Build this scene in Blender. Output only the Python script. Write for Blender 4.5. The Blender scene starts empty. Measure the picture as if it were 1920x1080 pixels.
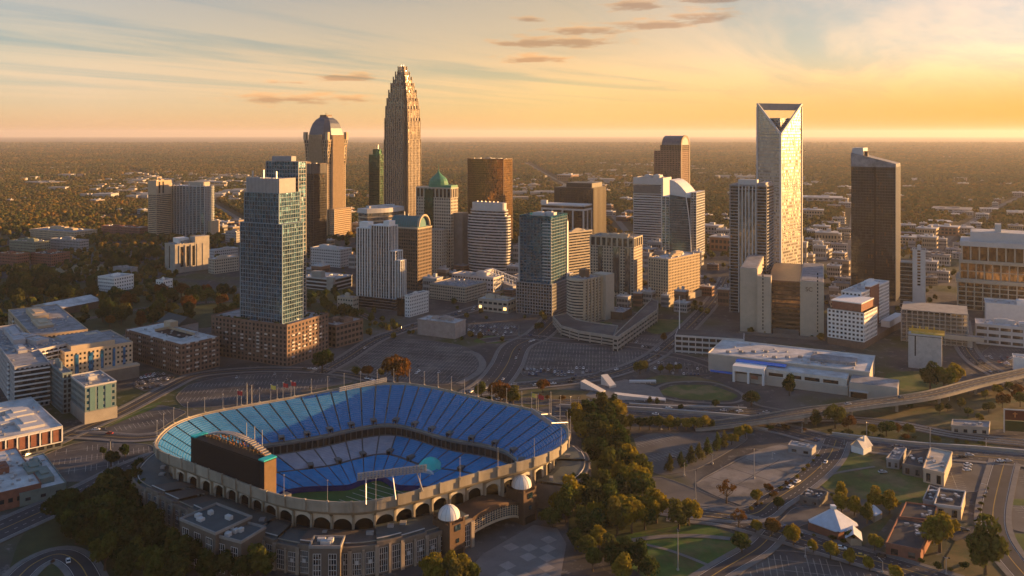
import bpy, math, random
from math import sin, cos, pi, radians, atan2, sqrt, hypot, floor, tan
from mathutils import Vector, noise as mnoise
random.seed(7)
SC = bpy.context.scene
COL = SC.collection

# ------------------------------------------------------------------ camera, sky, sun, exposure
H, F, Y0 = 190.0, 1600.0, 250.0
cam = bpy.data.cameras.new("camera")
cam.sensor_width = 36.0
cam.lens = 36.0 * F / 1920.0
cam.shift_y = -(540.0 - Y0) / 1920.0
cam.clip_start = 1.0
cam.clip_end = 150000.0
cam_o = bpy.data.objects.new("camera", cam)
COL.objects.link(cam_o)
cam_o.location = (0, 0, H)
cam_o.rotation_euler = (radians(90), 0, 0)
SC.camera = cam_o

SUN_AZ, SUN_EL = radians(69.0), radians(6.8)      # azimuth measured from +Y towards +X
world = bpy.data.worlds.new("World")
SC.world = world
world.use_nodes = True
wn, wl = world.node_tree.nodes, world.node_tree.links
wn.clear()
def N(tree_nodes, typ, **kw):
    n = tree_nodes.new(typ)
    for k, v in kw.items():
        setattr(n, k, v)
    return n
def build_world():
    out = N(wn, "ShaderNodeOutputWorld")
    bg = N(wn, "ShaderNodeBackground")
    bg.inputs["Strength"].default_value = 0.0485
    sky = N(wn, "ShaderNodeTexSky", sky_type="NISHITA", sun_disc=False)
    sky.sun_elevation = SUN_EL
    sky.sun_rotation = SUN_AZ
    sky.altitude = 200
    sky.air_density = 1.0
    sky.dust_density = 0.5
    sky.ozone_density = 2.0
    tc = N(wn, "ShaderNodeTexCoord")
    sep = N(wn, "ShaderNodeSeparateXYZ")
    wl.new(tc.outputs["Generated"], sep.inputs[0])
    def math1(op, a, b=None, c=None):
        m = N(wn, "ShaderNodeMath", operation=op)
        for i, v in enumerate((a, b, c)):
            if v is None: continue
            if isinstance(v, (int, float)): m.inputs[i].default_value = v
            else: wl.new(v, m.inputs[i])
        return m.outputs[0]
    def ss(v, a, b):
        m = N(wn, "ShaderNodeMapRange", interpolation_type="SMOOTHSTEP")
        wl.new(v, m.inputs["Value"])
        m.inputs["From Min"].default_value = a; m.inputs["From Max"].default_value = b
        return m.outputs["Result"]
    el = math1("ARCTAN2", sep.outputs["Z"], math1("SQRT", math1("ADD", math1("MULTIPLY", sep.outputs["X"], sep.outputs["X"]), math1("MULTIPLY", sep.outputs["Y"], sep.outputs["Y"]))))
    az = math1("ARCTAN2", sep.outputs["X"], sep.outputs["Y"])
    # evening tint: peach round the horizon, gold towards the sun, clearer blue overhead and behind, brightened as fill light
    csun = math1("COSINE", math1("SUBTRACT", az, SUN_AZ))
    def ramp(v, stops):
        r = N(wn, "ShaderNodeValToRGB"); wl.new(v, r.inputs[0])
        cr = r.color_ramp
        while len(cr.elements) < len(stops): cr.elements.new(0.5)
        for e, (p, c) in zip(cr.elements, stops):
            e.position = p; e.color = (*c, 1)
        return r.outputs[0]
    def mix(f, a, b, mode="MIX"):
        x = N(wn, "ShaderNodeMixRGB", blend_type=mode)
        for i, v in enumerate((f, a, b)):
            if isinstance(v, (int, float)): x.inputs[i].default_value = v
            elif isinstance(v, tuple): x.inputs[i].default_value = (*v, 1)
            else: wl.new(v, x.inputs[i])
        return x.outputs[0]
    cpos = math1("MULTIPLY_ADD", csun, 0.5, 0.5)
    low = ramp(cpos, [(0.0, (1.15, 1.1, 1.3)), (0.22, (1.5, 1.3, 1.55)), (0.45, (2.35, 1.75, 2.0)), (0.71, (2.1, 1.46, 1.0)), (0.90, (1.32, 0.58, 0.10)), (1.0, (1.15, 0.55, 0.14))])
    mid = ramp(cpos, [(0.0, (1.1, 1.15, 1.32)), (0.22, (1.3, 1.25, 1.4)), (0.45, (1.64, 1.32, 1.30)), (0.71, (1.62, 1.12, 0.86)), (0.90, (1.5, 1.12, 1.06)), (1.0, (1.3, 1.1, 1.1))])
    tint = mix(ss(el, 0.0, 0.10), low, mid)
    tint = mix(ss(el, 0.2, 0.7), tint, (1.55, 1.75, 2.1))
    col = mix(1.0, sky.outputs[0], tint, "MULTIPLY")
    # thin high cloud: streaked noise on a plane far above
    def plane_coords(sx, sy, rot):
        dz = math1("MAXIMUM", sep.outputs["Z"], 0.015)
        px = math1("DIVIDE", sep.outputs["X"], dz); py = math1("DIVIDE", sep.outputs["Y"], dz)
        cb = N(wn, "ShaderNodeCombineXYZ")
        wl.new(px, cb.inputs[0]); wl.new(py, cb.inputs[1])
        mp = N(wn, "ShaderNodeMapping", vector_type="TEXTURE")
        mp.inputs["Rotation"].default_value = (0, 0, -rot)
        mp.inputs["Scale"].default_value = (1 / sx, 1 / sy, 1)
        wl.new(cb.outputs[0], mp.inputs[0])
        return mp.outputs[0]
    n1 = N(wn, "ShaderNodeTexNoise"); n1.inputs["Scale"].default_value = 1.0; n1.inputs["Detail"].default_value = 7; n1.inputs["Roughness"].default_value = 0.62; n1.inputs["Distortion"].default_value = 0.9
    wl.new(plane_coords(0.42, 0.075, radians(27)), n1.inputs["Vector"])
    wisp = math1("MULTIPLY", ss(n1.outputs[0], 0.37, 0.60), math1("MULTIPLY", ss(el, 0.02, 0.08), 0.95))
    mixw = N(wn, "ShaderNodeMixRGB", blend_type="MIX")
    wl.new(wisp, mixw.inputs[0]); wl.new(col, mixw.inputs[1])
    hot = N(wn, "ShaderNodeMixRGB", blend_type="MULTIPLY"); hot.inputs[0].default_value = 1.0
    wl.new(col, hot.inputs[1]); hot.inputs[2].default_value = (1.66, 1.27, 1.04, 1)
    wl.new(hot.outputs[0], mixw.inputs[2])
    col = mixw.outputs[0]
    # small low clouds, each at its own bearing and height
    def cdir(px, py, wx, wy):
        A = math.atan((px - 960) / F)
        return A, math.atan((Y0 - py) / F * cos(A)), wx / F * cos(A) ** 2, wy / F * cos(A)
    n2 = N(wn, "ShaderNodeTexNoise"); n2.inputs["Scale"].default_value = 1.0; n2.inputs["Detail"].default_value = 6; n2.inputs["Roughness"].default_value = 0.6
    cb = N(wn, "ShaderNodeCombineXYZ"); wl.new(math1("MULTIPLY", az, 30.0), cb.inputs[0]); wl.new(math1("MULTIPLY", el, 150.0), cb.inputs[1])
    wl.new(cb.outputs[0], n2.inputs["Vector"])
    tot = None; shade = None
    for (px, py, wx, wy, k) in [(655, 146, 100, 13, 1.0), (570, 187, 190, 17, 0.8), (1045, 80, 150, 19, 1.1), (1005, 112, 80, 14, 1.0), (1195, 11, 75, 20, 1.0),
                             (1315, 34, 85, 22, 1.0), (1215, 47, 95, 17, 1.05), (1090, 58, 100, 14, 1.0), (990, 37, 50, 9, 0.7), (540, 155, 60, 6, 0.6), (1340, 0, 120, 13, 0.9)]:
        a_, e_, wa, we = cdir(px, py, wx, wy)
        da = math1("DIVIDE", math1("SUBTRACT", az, a_), wa)
        de = math1("DIVIDE", math1("SUBTRACT", el, e_), we)
        de = math1("MULTIPLY", de, math1("MULTIPLY_ADD", math1("LESS_THAN", de, 0.0), 0.6, 1.0))
        r = math1("SQRT", math1("ADD", math1("MULTIPLY", da, da), math1("MULTIPLY", de, de)))
        g = math1("MULTIPLY", math1("SUBTRACT", 1.0, r), k)
        tot = g if tot is None else math1("MAXIMUM", tot, g)
        sh = math1("MULTIPLY", math1("MAXIMUM", g, 0.0), math1("MULTIPLY_ADD", de, -0.8, 0.5))
        shade = sh if shade is None else math1("MAXIMUM", shade, sh)
    dens = ss(math1("ADD", tot, math1("MULTIPLY", math1("SUBTRACT", n2.outputs[0], 0.5), 3.0)), 0.0, 0.75)
    dens = math1("MULTIPLY", dens, 0.88)
    ccol = mix(ss(math1("ADD", shade, math1("MULTIPLY", math1("SUBTRACT", n2.outputs[0], 0.5), 0.5)), -0.02, 0.34), mix(1.0, col, (1.25, 0.95, 0.72), "MULTIPLY"), mix(1.0, col, (0.72, 0.56, 0.50), "MULTIPLY"))
    col = mix(dens, col, ccol)
    wl.new(col, bg.inputs["Color"])
    wl.new(bg.outputs[0], out.inputs["Surface"])
build_world()

sun = bpy.data.lights.new("sun", "SUN")
sun.energy = 5.0
sun.angle = radians(0.6)
sun.color = (1.0, 0.53, 0.18)
sun_o = bpy.data.objects.new("sun", sun)
COL.objects.link(sun_o)
sd = Vector((sin(SUN_AZ) * cos(SUN_EL), cos(SUN_AZ) * cos(SUN_EL), sin(SUN_EL)))
sun_o.rotation_euler = (-sd).to_track_quat("-Z", "Y").to_euler()
sun_o.location = sd * 5000

SC.view_settings.view_transform = "Standard"
SC.view_settings.look = "None"
SC.view_settings.exposure = 1.50
SC.view_settings.gamma = 1.0
SC.render.engine = "CYCLES"
SC.cycles.use_denoising = True
SC.cycles.max_bounces = 5
SC.cycles.diffuse_bounces = 2
SC.cycles.glossy_bounces = 3
SC.cycles.transmission_bounces = 2
SC.cycles.volume_bounces = 0
SC.cycles.transparent_max_bounces = 8
SC.cycles.caustics_reflective = False
SC.cycles.caustics_refractive = False
SC.cycles.sample_clamp_indirect = 4.0

# ------------------------------------------------------------------ helpers
def G(px, py, z=0.0):
    """world point seen at photo pixel (px, py) if it lies at height z"""
    y = F * (H - z) / (py - Y0)
    return Vector(((px - 960.0) * y / F, y, z))
def zat(py, y):
    return H - (py - Y0) * y / F

def tag(o, label=None, cat=None, group=None, kind=None):
    if label: o["label"] = label
    if cat: o["category"] = cat
    if group: o["group"] = group
    if kind: o["kind"] = kind
    return o
def empty(name, loc=(0, 0, 0), rz=0.0, label=None, cat=None, group=None):
    o = bpy.data.objects.new(name, None)
    o.empty_display_size = 0.5
    COL.objects.link(o)
    o.location = loc
    o.rotation_euler = (0, 0, rz)
    return tag(o, label, cat, group)

class MB:
    def __init__(s):
        s.v = []; s.f = []; s.m = []; s.mi = 0
    def poly(s, pts):
        b = len(s.v); s.v += [tuple(p) for p in pts]
        s.f.append(tuple(range(b, b + len(pts)))); s.m.append(s.mi)
        return s
    def hexa(s, p):     # 4 bottom (ccw from above), 4 top
        b = len(s.v); s.v += [tuple(q) for q in p]
        for f in ((3, 2, 1, 0), (4, 5, 6, 7), (0, 1, 5, 4), (1, 2, 6, 5), (2, 3, 7, 6), (3, 0, 4, 7)):
            s.f.append(tuple(b + i for i in f)); s.m.append(s.mi)
        return s
    def box(s, x0, x1, y0, y1, z0, z1):
        return s.hexa([(x0, y0, z0), (x1, y0, z0), (x1, y1, z0), (x0, y1, z0), (x0, y0, z1), (x1, y0, z1), (x1, y1, z1), (x0, y1, z1)])
    def cbox(s, cx, cy, z0, sx, sy, sz):
        return s.box(cx - sx / 2, cx + sx / 2, cy - sy / 2, cy + sy / 2, z0, z0 + sz)
    def obox(s, p, q, w, z0, z1):       # box along the segment p-q in plan
        d = Vector((q[0] - p[0], q[1] - p[1])); L = d.length or 1.0
        n = Vector((-d.y, d.x)) / L * (w / 2)
        a = [(p[0] - n.x, p[1] - n.y), (q[0] - n.x, q[1] - n.y), (q[0] + n.x, q[1] + n.y), (p[0] + n.x, p[1] + n.y)]
        if d.x * n.y - d.y * n.x < 0: a.reverse()
        return s.prism(a, z0, z1)
    def prism(s, pts, z0, z1, z1f=None):
        n = len(pts); b = len(s.v)
        A = sum(pts[i][0] * pts[(i + 1) % n][1] - pts[(i + 1) % n][0] * pts[i][1] for i in range(n))
        if A < 0: pts = list(reversed(pts))
        s.v += [(p[0], p[1], z0) for p in pts] + [(p[0], p[1], z1f(p) if z1f else z1) for p in pts]
        s.f.append(tuple(b + i for i in reversed(range(n)))); s.m.append(s.mi)
        s.f.append(tuple(b + n + i for i in range(n))); s.m.append(s.mi)
        for i in range(n):
            j = (i + 1) % n
            s.f.append((b + i, b + j, b + n + j, b + n + i)); s.m.append(s.mi)
        return s
    def loft(s, rings, closed=True, cap0=False, cap1=False):
        n = len(rings[0]); b = len(s.v)
        for r in rings: s.v += [tuple(p) for p in r]
        for k in range(len(rings) - 1):
            for i in range(n if closed else n - 1):
                j = (i + 1) % n
                s.f.append((b + k * n + i, b + k * n + j, b + (k + 1) * n + j, b + (k + 1) * n + i)); s.m.append(s.mi)
        if cap0: s.f.append(tuple(b + i for i in reversed(range(n)))); s.m.append(s.mi)
        if cap1: s.f.append(tuple(b + (len(rings) - 1) * n + i for i in range(n))); s.m.append(s.mi)
        return s
    def tube(s, p, q, r, r2=None, n=6):
        p = Vector(p); q = Vector(q); r2 = r if r2 is None else r2
        d = (q - p).normalized()
        u = d.orthogonal().normalized(); w = d.cross(u)
        return s.loft([[c + (u * cos(2 * pi * i / n) + w * sin(2 * pi * i / n)) * rr for i in range(n)] for c, rr in ((p, r), (q, r2))], True, True, True)
    def mesh(s, name, mats, smooth=False):
        me = bpy.data.meshes.new(name)
        me.from_pydata(s.v, [], s.f)
        for m in (mats if isinstance(mats, (list, tuple)) else [mats]): me.materials.append(m)
        if any(s.m): me.polygons.foreach_set("material_index", s.m)
        if smooth: me.polygons.foreach_set("use_smooth", [True] * len(s.f))
        me.update()
        return me
    def build(s, name, mats, parent=None, loc=(0, 0, 0), rz=0.0, smooth=False):
        o = bpy.data.objects.new(name, s.mesh(name, mats, smooth))
        COL.objects.link(o)
        o.location = loc; o.rotation_euler = (0, 0, rz)
        if parent: o.parent = parent
        return o
def link_copy(src, parent=None, loc=None, rz=None, sc=None):
    o = src.copy(); COL.objects.link(o)
    if parent is not None: o.parent = parent
    if loc is not None: o.location = loc
    if rz is not None: o.rotation_euler = (0, 0, rz)
    if sc is not None: o.scale = sc
    return o
CHILDREN = {}
def copy_tree(root, parts, loc, rz=0.0, sc=None, label=None, group=None, cat=None):
    r = link_copy(root, None, loc, rz, sc)
    tag(r, label, cat, group)
    for p in parts:
        c = link_copy(p); c.parent = r
    return r

# ------------------------------------------------------------------ materials
MATS = {}
def principled(name):
    m = bpy.data.materials.new(name); m.use_nodes = True
    nt = m.node_tree
    return m, nt, nt.nodes["Principled BSDF"]
def tex_coord(nt, kind="Object"):
    return nt.nodes.new("ShaderNodeTexCoord").outputs[kind]
def matte(name, col, rough=0.8, var=0.18, scale=0.25, metal=0.0, bump=0.0, world_space=False, rnd=0.0, streak=False, col2=None, scale2=0.03):
    """painted / mineral surface with broad mottling, fine grain and optional per-object shift"""
    if name in MATS: return MATS[name]
    m, nt, b = principled(name)
    n, l = nt.nodes, nt.links
    if world_space:
        co = n.new("ShaderNodeNewGeometry").outputs["Position"]
    else:
        co = tex_coord(nt)
    if streak:
        mp = n.new("ShaderNodeMapping"); mp.inputs["Scale"].default_value = (1, 1, 0.12)
        l.new(co, mp.inputs[0]); cs = mp.outputs[0]
    else:
        cs = co
    t1 = n.new("ShaderNodeTexNoise"); t1.inputs["Scale"].default_value = scale; t1.inputs["Detail"].default_value = 6; t1.inputs["Roughness"].default_value = 0.65
    l.new(cs, t1.inputs["Vector"])
    rp = n.new("ShaderNodeMapRange"); rp.inputs["From Min"].default_value = 0.3; rp.inputs["From Max"].default_value = 0.7
    rp.inputs["To Min"].default_value = 1 - var; rp.inputs["To Max"].default_value = 1 + var
    l.new(t1.outputs[0], rp.inputs["Value"])
    fac = rp.outputs[0]
    if rnd:
        oi = n.new("ShaderNodeObjectInfo")
        r2 = n.new("ShaderNodeMapRange"); r2.inputs["To Min"].default_value = 1 - rnd; r2.inputs["To Max"].default_value = 1 + rnd
        l.new(oi.outputs["Random"], r2.inputs["Value"])
        mm = n.new("ShaderNodeMath"); mm.operation = "MULTIPLY"
        l.new(fac, mm.inputs[0]); l.new(r2.outputs[0], mm.inputs[1]); fac = mm.outputs[0]
    mx = n.new("ShaderNodeVectorMath"); mx.operation = "SCALE"
    mx.inputs[0].default_value = col[:3]
    if col2:        # broad patches of a second colour with ragged edges: worn, dry or mended ground
        t2 = n.new("ShaderNodeTexNoise"); t2.inputs["Scale"].default_value = scale2; t2.inputs["Detail"].default_value = 7; t2.inputs["Roughness"].default_value = 0.68
        l.new(co, t2.inputs["Vector"])
        r3 = n.new("ShaderNodeMapRange"); r3.interpolation_type = "SMOOTHSTEP"; r3.inputs["From Min"].default_value = 0.46; r3.inputs["From Max"].default_value = 0.62
        l.new(t2.outputs[0], r3.inputs["Value"])
        m2 = n.new("ShaderNodeMixRGB"); m2.inputs[1].default_value = (*col[:3], 1); m2.inputs[2].default_value = (*col2[:3], 1)
        l.new(r3.outputs[0], m2.inputs[0]); l.new(m2.outputs[0], mx.inputs[0])
    l.new(fac, mx.inputs["Scale"])
    l.new(mx.outputs[0], b.inputs["Base Color"])
    b.inputs["Roughness"].default_value = rough; b.inputs["Metallic"].default_value = metal
    if rough >= 0.5: b.inputs["Specular IOR Level"].default_value = 0.22
    if bump:
        bp = n.new("ShaderNodeBump"); bp.inputs["Strength"].default_value = bump; bp.inputs["Distance"].default_value = 0.5
        l.new(t1.outputs[0], bp.inputs["Height"]); l.new(bp.outputs[0], b.inputs["Normal"])
    MATS[name] = m
    return m
def glass(name, col, cell=(1.5, 3.6), rough=0.12, metal=0.75, var=0.6, tilt=0.035, blind_or_reflection=None, share=0.14, wave=0.10):
    """reflective curtain-wall glazing: every pane differs a little in tint, roughness and tilt"""
    if name in MATS: return MATS[name]
    m, nt, b = principled(name)
    n, l = nt.nodes, nt.links
    co = tex_coord(nt)
    dv = n.new("ShaderNodeVectorMath"); dv.operation = "MULTIPLY_ADD"
    dv.inputs[1].default_value = (1 / cell[0], 1 / cell[0], 1 / cell[1]); dv.inputs[2].default_value = (0.37, 0.37, 0.37)
    l.new(co, dv.inputs[0])
    fl = n.new("ShaderNodeVectorMath"); fl.operation = "FLOOR"; l.new(dv.outputs[0], fl.inputs[0])
    wn_ = n.new("ShaderNodeTexWhiteNoise"); l.new(fl.outputs[0], wn_.inputs["Vector"])
    r = n.new("ShaderNodeMapRange"); r.inputs["To Min"].default_value = 1 - var; r.inputs["To Max"].default_value = 1 + var
    l.new(wn_.outputs["Value"], r.inputs["Value"])
    sc = n.new("ShaderNodeVectorMath"); sc.operation = "SCALE"; sc.inputs[0].default_value = col[:3]
    l.new(r.outputs[0], sc.inputs["Scale"])
    # a share of panes tinted: drawn blinds, on dark glass painted warm reflections
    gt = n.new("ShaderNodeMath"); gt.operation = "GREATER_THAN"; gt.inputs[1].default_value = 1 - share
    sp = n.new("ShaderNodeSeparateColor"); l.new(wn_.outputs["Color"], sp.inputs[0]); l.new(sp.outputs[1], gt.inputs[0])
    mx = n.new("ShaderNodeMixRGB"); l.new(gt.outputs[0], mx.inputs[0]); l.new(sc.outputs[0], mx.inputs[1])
    mx.inputs[2].default_value = (*blind_or_reflection, 1) if blind_or_reflection else (min(1, col[0] * 1.5 + 0.06), min(1, col[1] * 1.5 + 0.05), min(1, col[2] * 1.5 + 0.04), 1)
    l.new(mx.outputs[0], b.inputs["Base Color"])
    rr = n.new("ShaderNodeMapRange"); rr.inputs["To Min"].default_value = rough * 0.5; rr.inputs["To Max"].default_value = rough * 1.7
    l.new(sp.outputs[2], rr.inputs["Value"]); l.new(rr.outputs[0], b.inputs["Roughness"])
    b.inputs["Metallic"].default_value = metal
    ge = n.new("ShaderNodeNewGeometry")
    su = n.new("ShaderNodeVectorMath"); su.operation = "SUBTRACT"; su.inputs[1].default_value = (0.5, 0.5, 0.5); l.new(wn_.outputs["Color"], su.inputs[0])
    ms = n.new("ShaderNodeVectorMath"); ms.operation = "SCALE"; ms.inputs["Scale"].default_value = tilt; l.new(su.outputs[0], ms.inputs[0])
    ad = n.new("ShaderNodeVectorMath"); ad.operation = "ADD"; l.new(ge.outputs["Normal"], ad.inputs[0]); l.new(ms.outputs[0], ad.inputs[1])
    # the wall as a whole is never quite flat: slow waviness bends what it mirrors
    wv = n.new("ShaderNodeTexNoise"); wv.inputs["Scale"].default_value = 0.045; wv.inputs["Detail"].default_value = 3; l.new(co, wv.inputs["Vector"])
    s2 = n.new("ShaderNodeVectorMath"); s2.operation = "SUBTRACT"; s2.inputs[1].default_value = (0.5, 0.5, 0.5); l.new(wv.outputs["Color"], s2.inputs[0])
    s3 = n.new("ShaderNodeVectorMath"); s3.operation = "SCALE"; s3.inputs["Scale"].default_value = wave; l.new(s2.outputs[0], s3.inputs[0])
    a2 = n.new("ShaderNodeVectorMath"); a2.operation = "ADD"; l.new(ad.outputs[0], a2.inputs[0]); l.new(s3.outputs[0], a2.inputs[1]); ad = a2
    nm = n.new("ShaderNodeVectorMath"); nm.operation = "NORMALIZE"; l.new(ad.outputs[0], nm.inputs[0])
    l.new(nm.outputs[0], b.inputs["Normal"])
    MATS[name] = m
    return m
def leafmat(name, cols, val=0.35, patch=None):
    """foliage: a ramp of leaf colours picked per tree, varied per clump, with some light passing through"""
    if name in MATS: return MATS[name]
    m = bpy.data.materials.new(name); m.use_nodes = True
    nt = m.node_tree; n, l = nt.nodes, nt.links
    n.clear()
    oi = n.new("ShaderNodeObjectInfo")
    rp = n.new("ShaderNodeValToRGB")
    while len(rp.color_ramp.elements) < len(cols): rp.color_ramp.elements.new(0.5)
    for i, c in enumerate(cols):
        rp.color_ramp.elements[i].position = i / max(1, len(cols) - 1); rp.color_ramp.elements[i].color = (*c, 1)
    l.new(oi.outputs["Random"], rp.inputs[0])
    t = n.new("ShaderNodeTexNoise"); t.inputs["Scale"].default_value = 0.55; t.inputs["Detail"].default_value = 4
    l.new(n.new("ShaderNodeNewGeometry").outputs["Position"], t.inputs["Vector"])
    r = n.new("ShaderNodeMapRange"); r.inputs["From Min"].default_value = 0.3; r.inputs["From Max"].default_value = 0.7
    r.inputs["To Min"].default_value = 1 - val; r.inputs["To Max"].default_value = 1 + val
    l.new(t.outputs[0], r.inputs["Value"])
    sc = n.new("ShaderNodeVectorMath"); sc.operation = "SCALE"; l.new(rp.outputs[0], sc.inputs[0]); l.new(r.outputs[0], sc.inputs["Scale"])
    if patch:       # stands of different species: slow drift of hue and depth across the country
        tp = n.new("ShaderNodeTexNoise"); tp.inputs["Scale"].default_value = patch; tp.inputs["Detail"].default_value = 5; tp.inputs["Roughness"].default_value = 0.6
        l.new(n.new("ShaderNodeNewGeometry").outputs["Position"], tp.inputs["Vector"])
        pr = n.new("ShaderNodeValToRGB"); l.new(tp.outputs[0], pr.inputs[0])
        pe = pr.color_ramp.elements; pe[0].position = 0.34; pe[0].color = (0.55, 0.72, 0.75, 1); pe[1].position = 0.66; pe[1].color = (1.55, 1.15, 0.95, 1)
        mu = n.new("ShaderNodeVectorMath"); mu.operation = "MULTIPLY"; l.new(sc.outputs[0], mu.inputs[0]); l.new(pr.outputs[0], mu.inputs[1]); sc = mu
    d = n.new("ShaderNodeBsdfDiffuse"); tr = n.new("ShaderNodeBsdfTranslucent")
    l.new(sc.outputs[0], d.inputs[0]); l.new(sc.outputs[0], tr.inputs[0])
    mx = n.new("ShaderNodeMixShader"); mx.inputs[0].default_value = 0.3
    l.new(d.outputs[0], mx.inputs[1]); l.new(tr.outputs[0], mx.inputs[2])
    o = n.new("ShaderNodeOutputMaterial"); l.new(mx.outputs[0], o.inputs[0])
    MATS[name] = m
    return m

M_ASPHALT = matte("asphalt", (0.045, 0.046, 0.052), 0.85, 0.28, 0.06)
M_LOT = matte("parking_asphalt", (0.062, 0.062, 0.066), 0.85, 0.45, 0.035, col2=(0.095, 0.09, 0.085), scale2=0.05)
M_LOTPALE = matte("pale_lot_concrete", (0.20, 0.185, 0.17), 0.85, 0.3, 0.05, col2=(0.13, 0.12, 0.11), scale2=0.06)
M_WALK = matte("pavement_concrete", (0.15, 0.145, 0.14), 0.85, 0.2, 0.2)
M_PAINT = matte("road_paint", (0.40, 0.39, 0.37), 0.6, 0.25, 0.5)
M_YPAINT = matte("yellow_road_paint", (0.36, 0.24, 0.05), 0.6, 0.25, 0.5)
M_GRASS = matte("mown_grass", (0.055, 0.095, 0.022), 0.9, 0.4, 0.06, col2=(0.11, 0.095, 0.04))
M_DRYGRASS = matte("dry_grass", (0.115, 0.09, 0.04), 0.9, 0.4, 0.06, col2=(0.06, 0.075, 0.025), scale2=0.04)
M_CONC = matte("concrete", (0.34, 0.31, 0.27), 0.8, 0.16, 0.15)
M_DCONC = matte("dark_concrete", (0.16, 0.15, 0.14), 0.85, 0.2, 0.15)
M_WHITE = matte("white_paint", (0.72, 0.71, 0.69), 0.6, 0.08, 0.3)
M_ROOF = matte("grey_roofing", (0.24, 0.24, 0.25), 0.85, 0.45, 0.12)
M_ROOFW = matte("pale_roofing", (0.48, 0.47, 0.46), 0.8, 0.38, 0.10)
M_ROOFD = matte("dark_roofing", (0.05, 0.05, 0.055), 0.85, 0.3, 0.12)
M_BEIGE = matte("beige_stone", (0.44, 0.38, 0.30), 0.75, 0.1, 0.2)
M_TAN = matte("tan_stone", (0.46, 0.36, 0.25), 0.75, 0.12, 0.2)
M_GREY = matte("grey_cladding", (0.30, 0.29, 0.29), 0.6, 0.12, 0.2)
M_LGREY = matte("light_grey_cladding", (0.50, 0.49, 0.48), 0.6, 0.08, 0.2)
M_BROWN = matte("brown_stone", (0.13, 0.085, 0.06), 0.6, 0.15, 0.2)
M_BRICK = matte("red_brick", (0.23, 0.10, 0.07), 0.85, 0.22, 0.4)
M_BROWNBRICK = matte("brown_brick", (0.17, 0.115, 0.09), 0.85, 0.22, 0.4)
M_DARK = matte("dark_metal", (0.035, 0.033, 0.035), 0.45, 0.15, 0.4, metal=0.4)
M_STEEL = matte("galvanised_steel", (0.42, 0.42, 0.43), 0.45, 0.12, 0.5, metal=0.6)
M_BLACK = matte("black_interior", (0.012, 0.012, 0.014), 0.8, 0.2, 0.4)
M_TRUNK = matte("bark", (0.09, 0.065, 0.045), 0.9, 0.3, 1.5)
G_BLUE = glass("blue_glass", (0.06, 0.145, 0.21))
G_TEAL = glass("teal_glass", (0.015, 0.15, 0.25))
G_GREY = glass("grey_glass", (0.20, 0.21, 0.22))
G_DARK = glass("dark_glass", (0.052, 0.056, 0.062), blind_or_reflection=(0.26, 0.15, 0.07), share=0.06)  # orange panes: warm reflections of the city painted into the colour
G_SLATE = glass("slate_glass", (0.05, 0.064, 0.085), cell=(1.6, 4.4), blind_or_reflection=(0.30, 0.17, 0.07), share=0.035)  # the few orange panes paint in warm reflections, no blinds
G_TANG = glass("tan_glass", (0.15, 0.105, 0.07), blind_or_reflection=(0.26, 0.17, 0.09), share=0.12)
G_GOLD = glass("bronze_glass", (0.34, 0.19, 0.07), rough=0.1, blind_or_reflection=(0.45, 0.25, 0.07), share=0.2)
G_GREEN = glass("green_glass", (0.03, 0.10, 0.065))
G_SILVER = glass("silver_glass", (0.36, 0.33, 0.28), cell=(2, 3.9), rough=.22, metal=.6, var=.18, tilt=.010, share=.03, wave=.018)
G_WIN = glass("window_glass", (0.022, 0.026, 0.033), cell=(2.5, 3.2), metal=0.2, blind_or_reflection=(0.16, 0.14, 0.12), share=0.16)
# ------------------------------------------------------------------ stadium outline (needed for the hole in the ground)
RIM_Z = 28.0
RIM_PX = [(287, 835), (318, 800), (375, 778), (470, 760), (560, 744), (650, 728), (740, 719), (805, 726), (860, 738), (925, 754), (985, 766),
          (1040, 784), (1070, 812), (1052, 840), (1000, 862), (940, 877), (880, 893), (800, 917), (690, 944), (600, 943), (540, 935), (480, 918), (420, 894), (352, 868), (302, 850)]
def closed_curve(pts, n):
    m = len(pts); out = []
    for i in range(m):
        p0, p1, p2, p3 = pts[(i - 1) % m], pts[i], pts[(i + 1) % m], pts[(i + 2) % m]
        for k in range(24):
            t = k / 24
            out.append(0.5 * ((2 * p1) + (p2 - p0) * t + (2 * p0 - 5 * p1 + 4 * p2 - p3) * t * t + (3 * p1 - p0 - 3 * p2 + p3) * t ** 3))
    L = [0]
    for i in range(len(out)): L.append(L[-1] + (out[(i + 1) % len(out)] - out[i]).length)
    res = []; j = 0
    for i in range(n):
        s = L[-1] * i / n
        while L[j + 1] < s: j += 1
        f = (s - L[j]) / max(1e-9, L[j + 1] - L[j])
        res.append(out[j].lerp(out[(j + 1) % len(out)], f))
    return res
NR = 480
rim = closed_curve([G(x, y, RIM_Z).to_2d() for x, y in RIM_PX], NR)
for _ in range(60):
    rim = [(rim[i - 1] + rim[i] * 2 + rim[(i + 1) % NR]) / 4 for i in range(NR)]
SCX = sum(p.x for p in rim) / NR; SCY = sum(p.y for p in rim) / NR
CEN = Vector((SCX, SCY))
RIML = [p - CEN for p in rim]            # relative to the stadium's centre
def rp(t, d, z):
    """point on the bowl: t 0..1 round the rim, d metres in from it, height z (stadium coordinates)"""
    t = (t % 1.0) * NR; i = int(t); f = t - i
    p = RIML[i % NR].lerp(RIML[(i + 1) % NR], f)
    L = p.length
    p = p * ((L - d) / L)
    return (p.x, p.y, z)
def t_of(px, py, z):
    q = G(px, py, z).to_2d() - CEN
    a = atan2(q.y, q.x)
    return min(range(NR), key=lambda i: abs((atan2(RIML[i].y, RIML[i].x) - a + pi) % (2 * pi) - pi)) / NR

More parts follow.
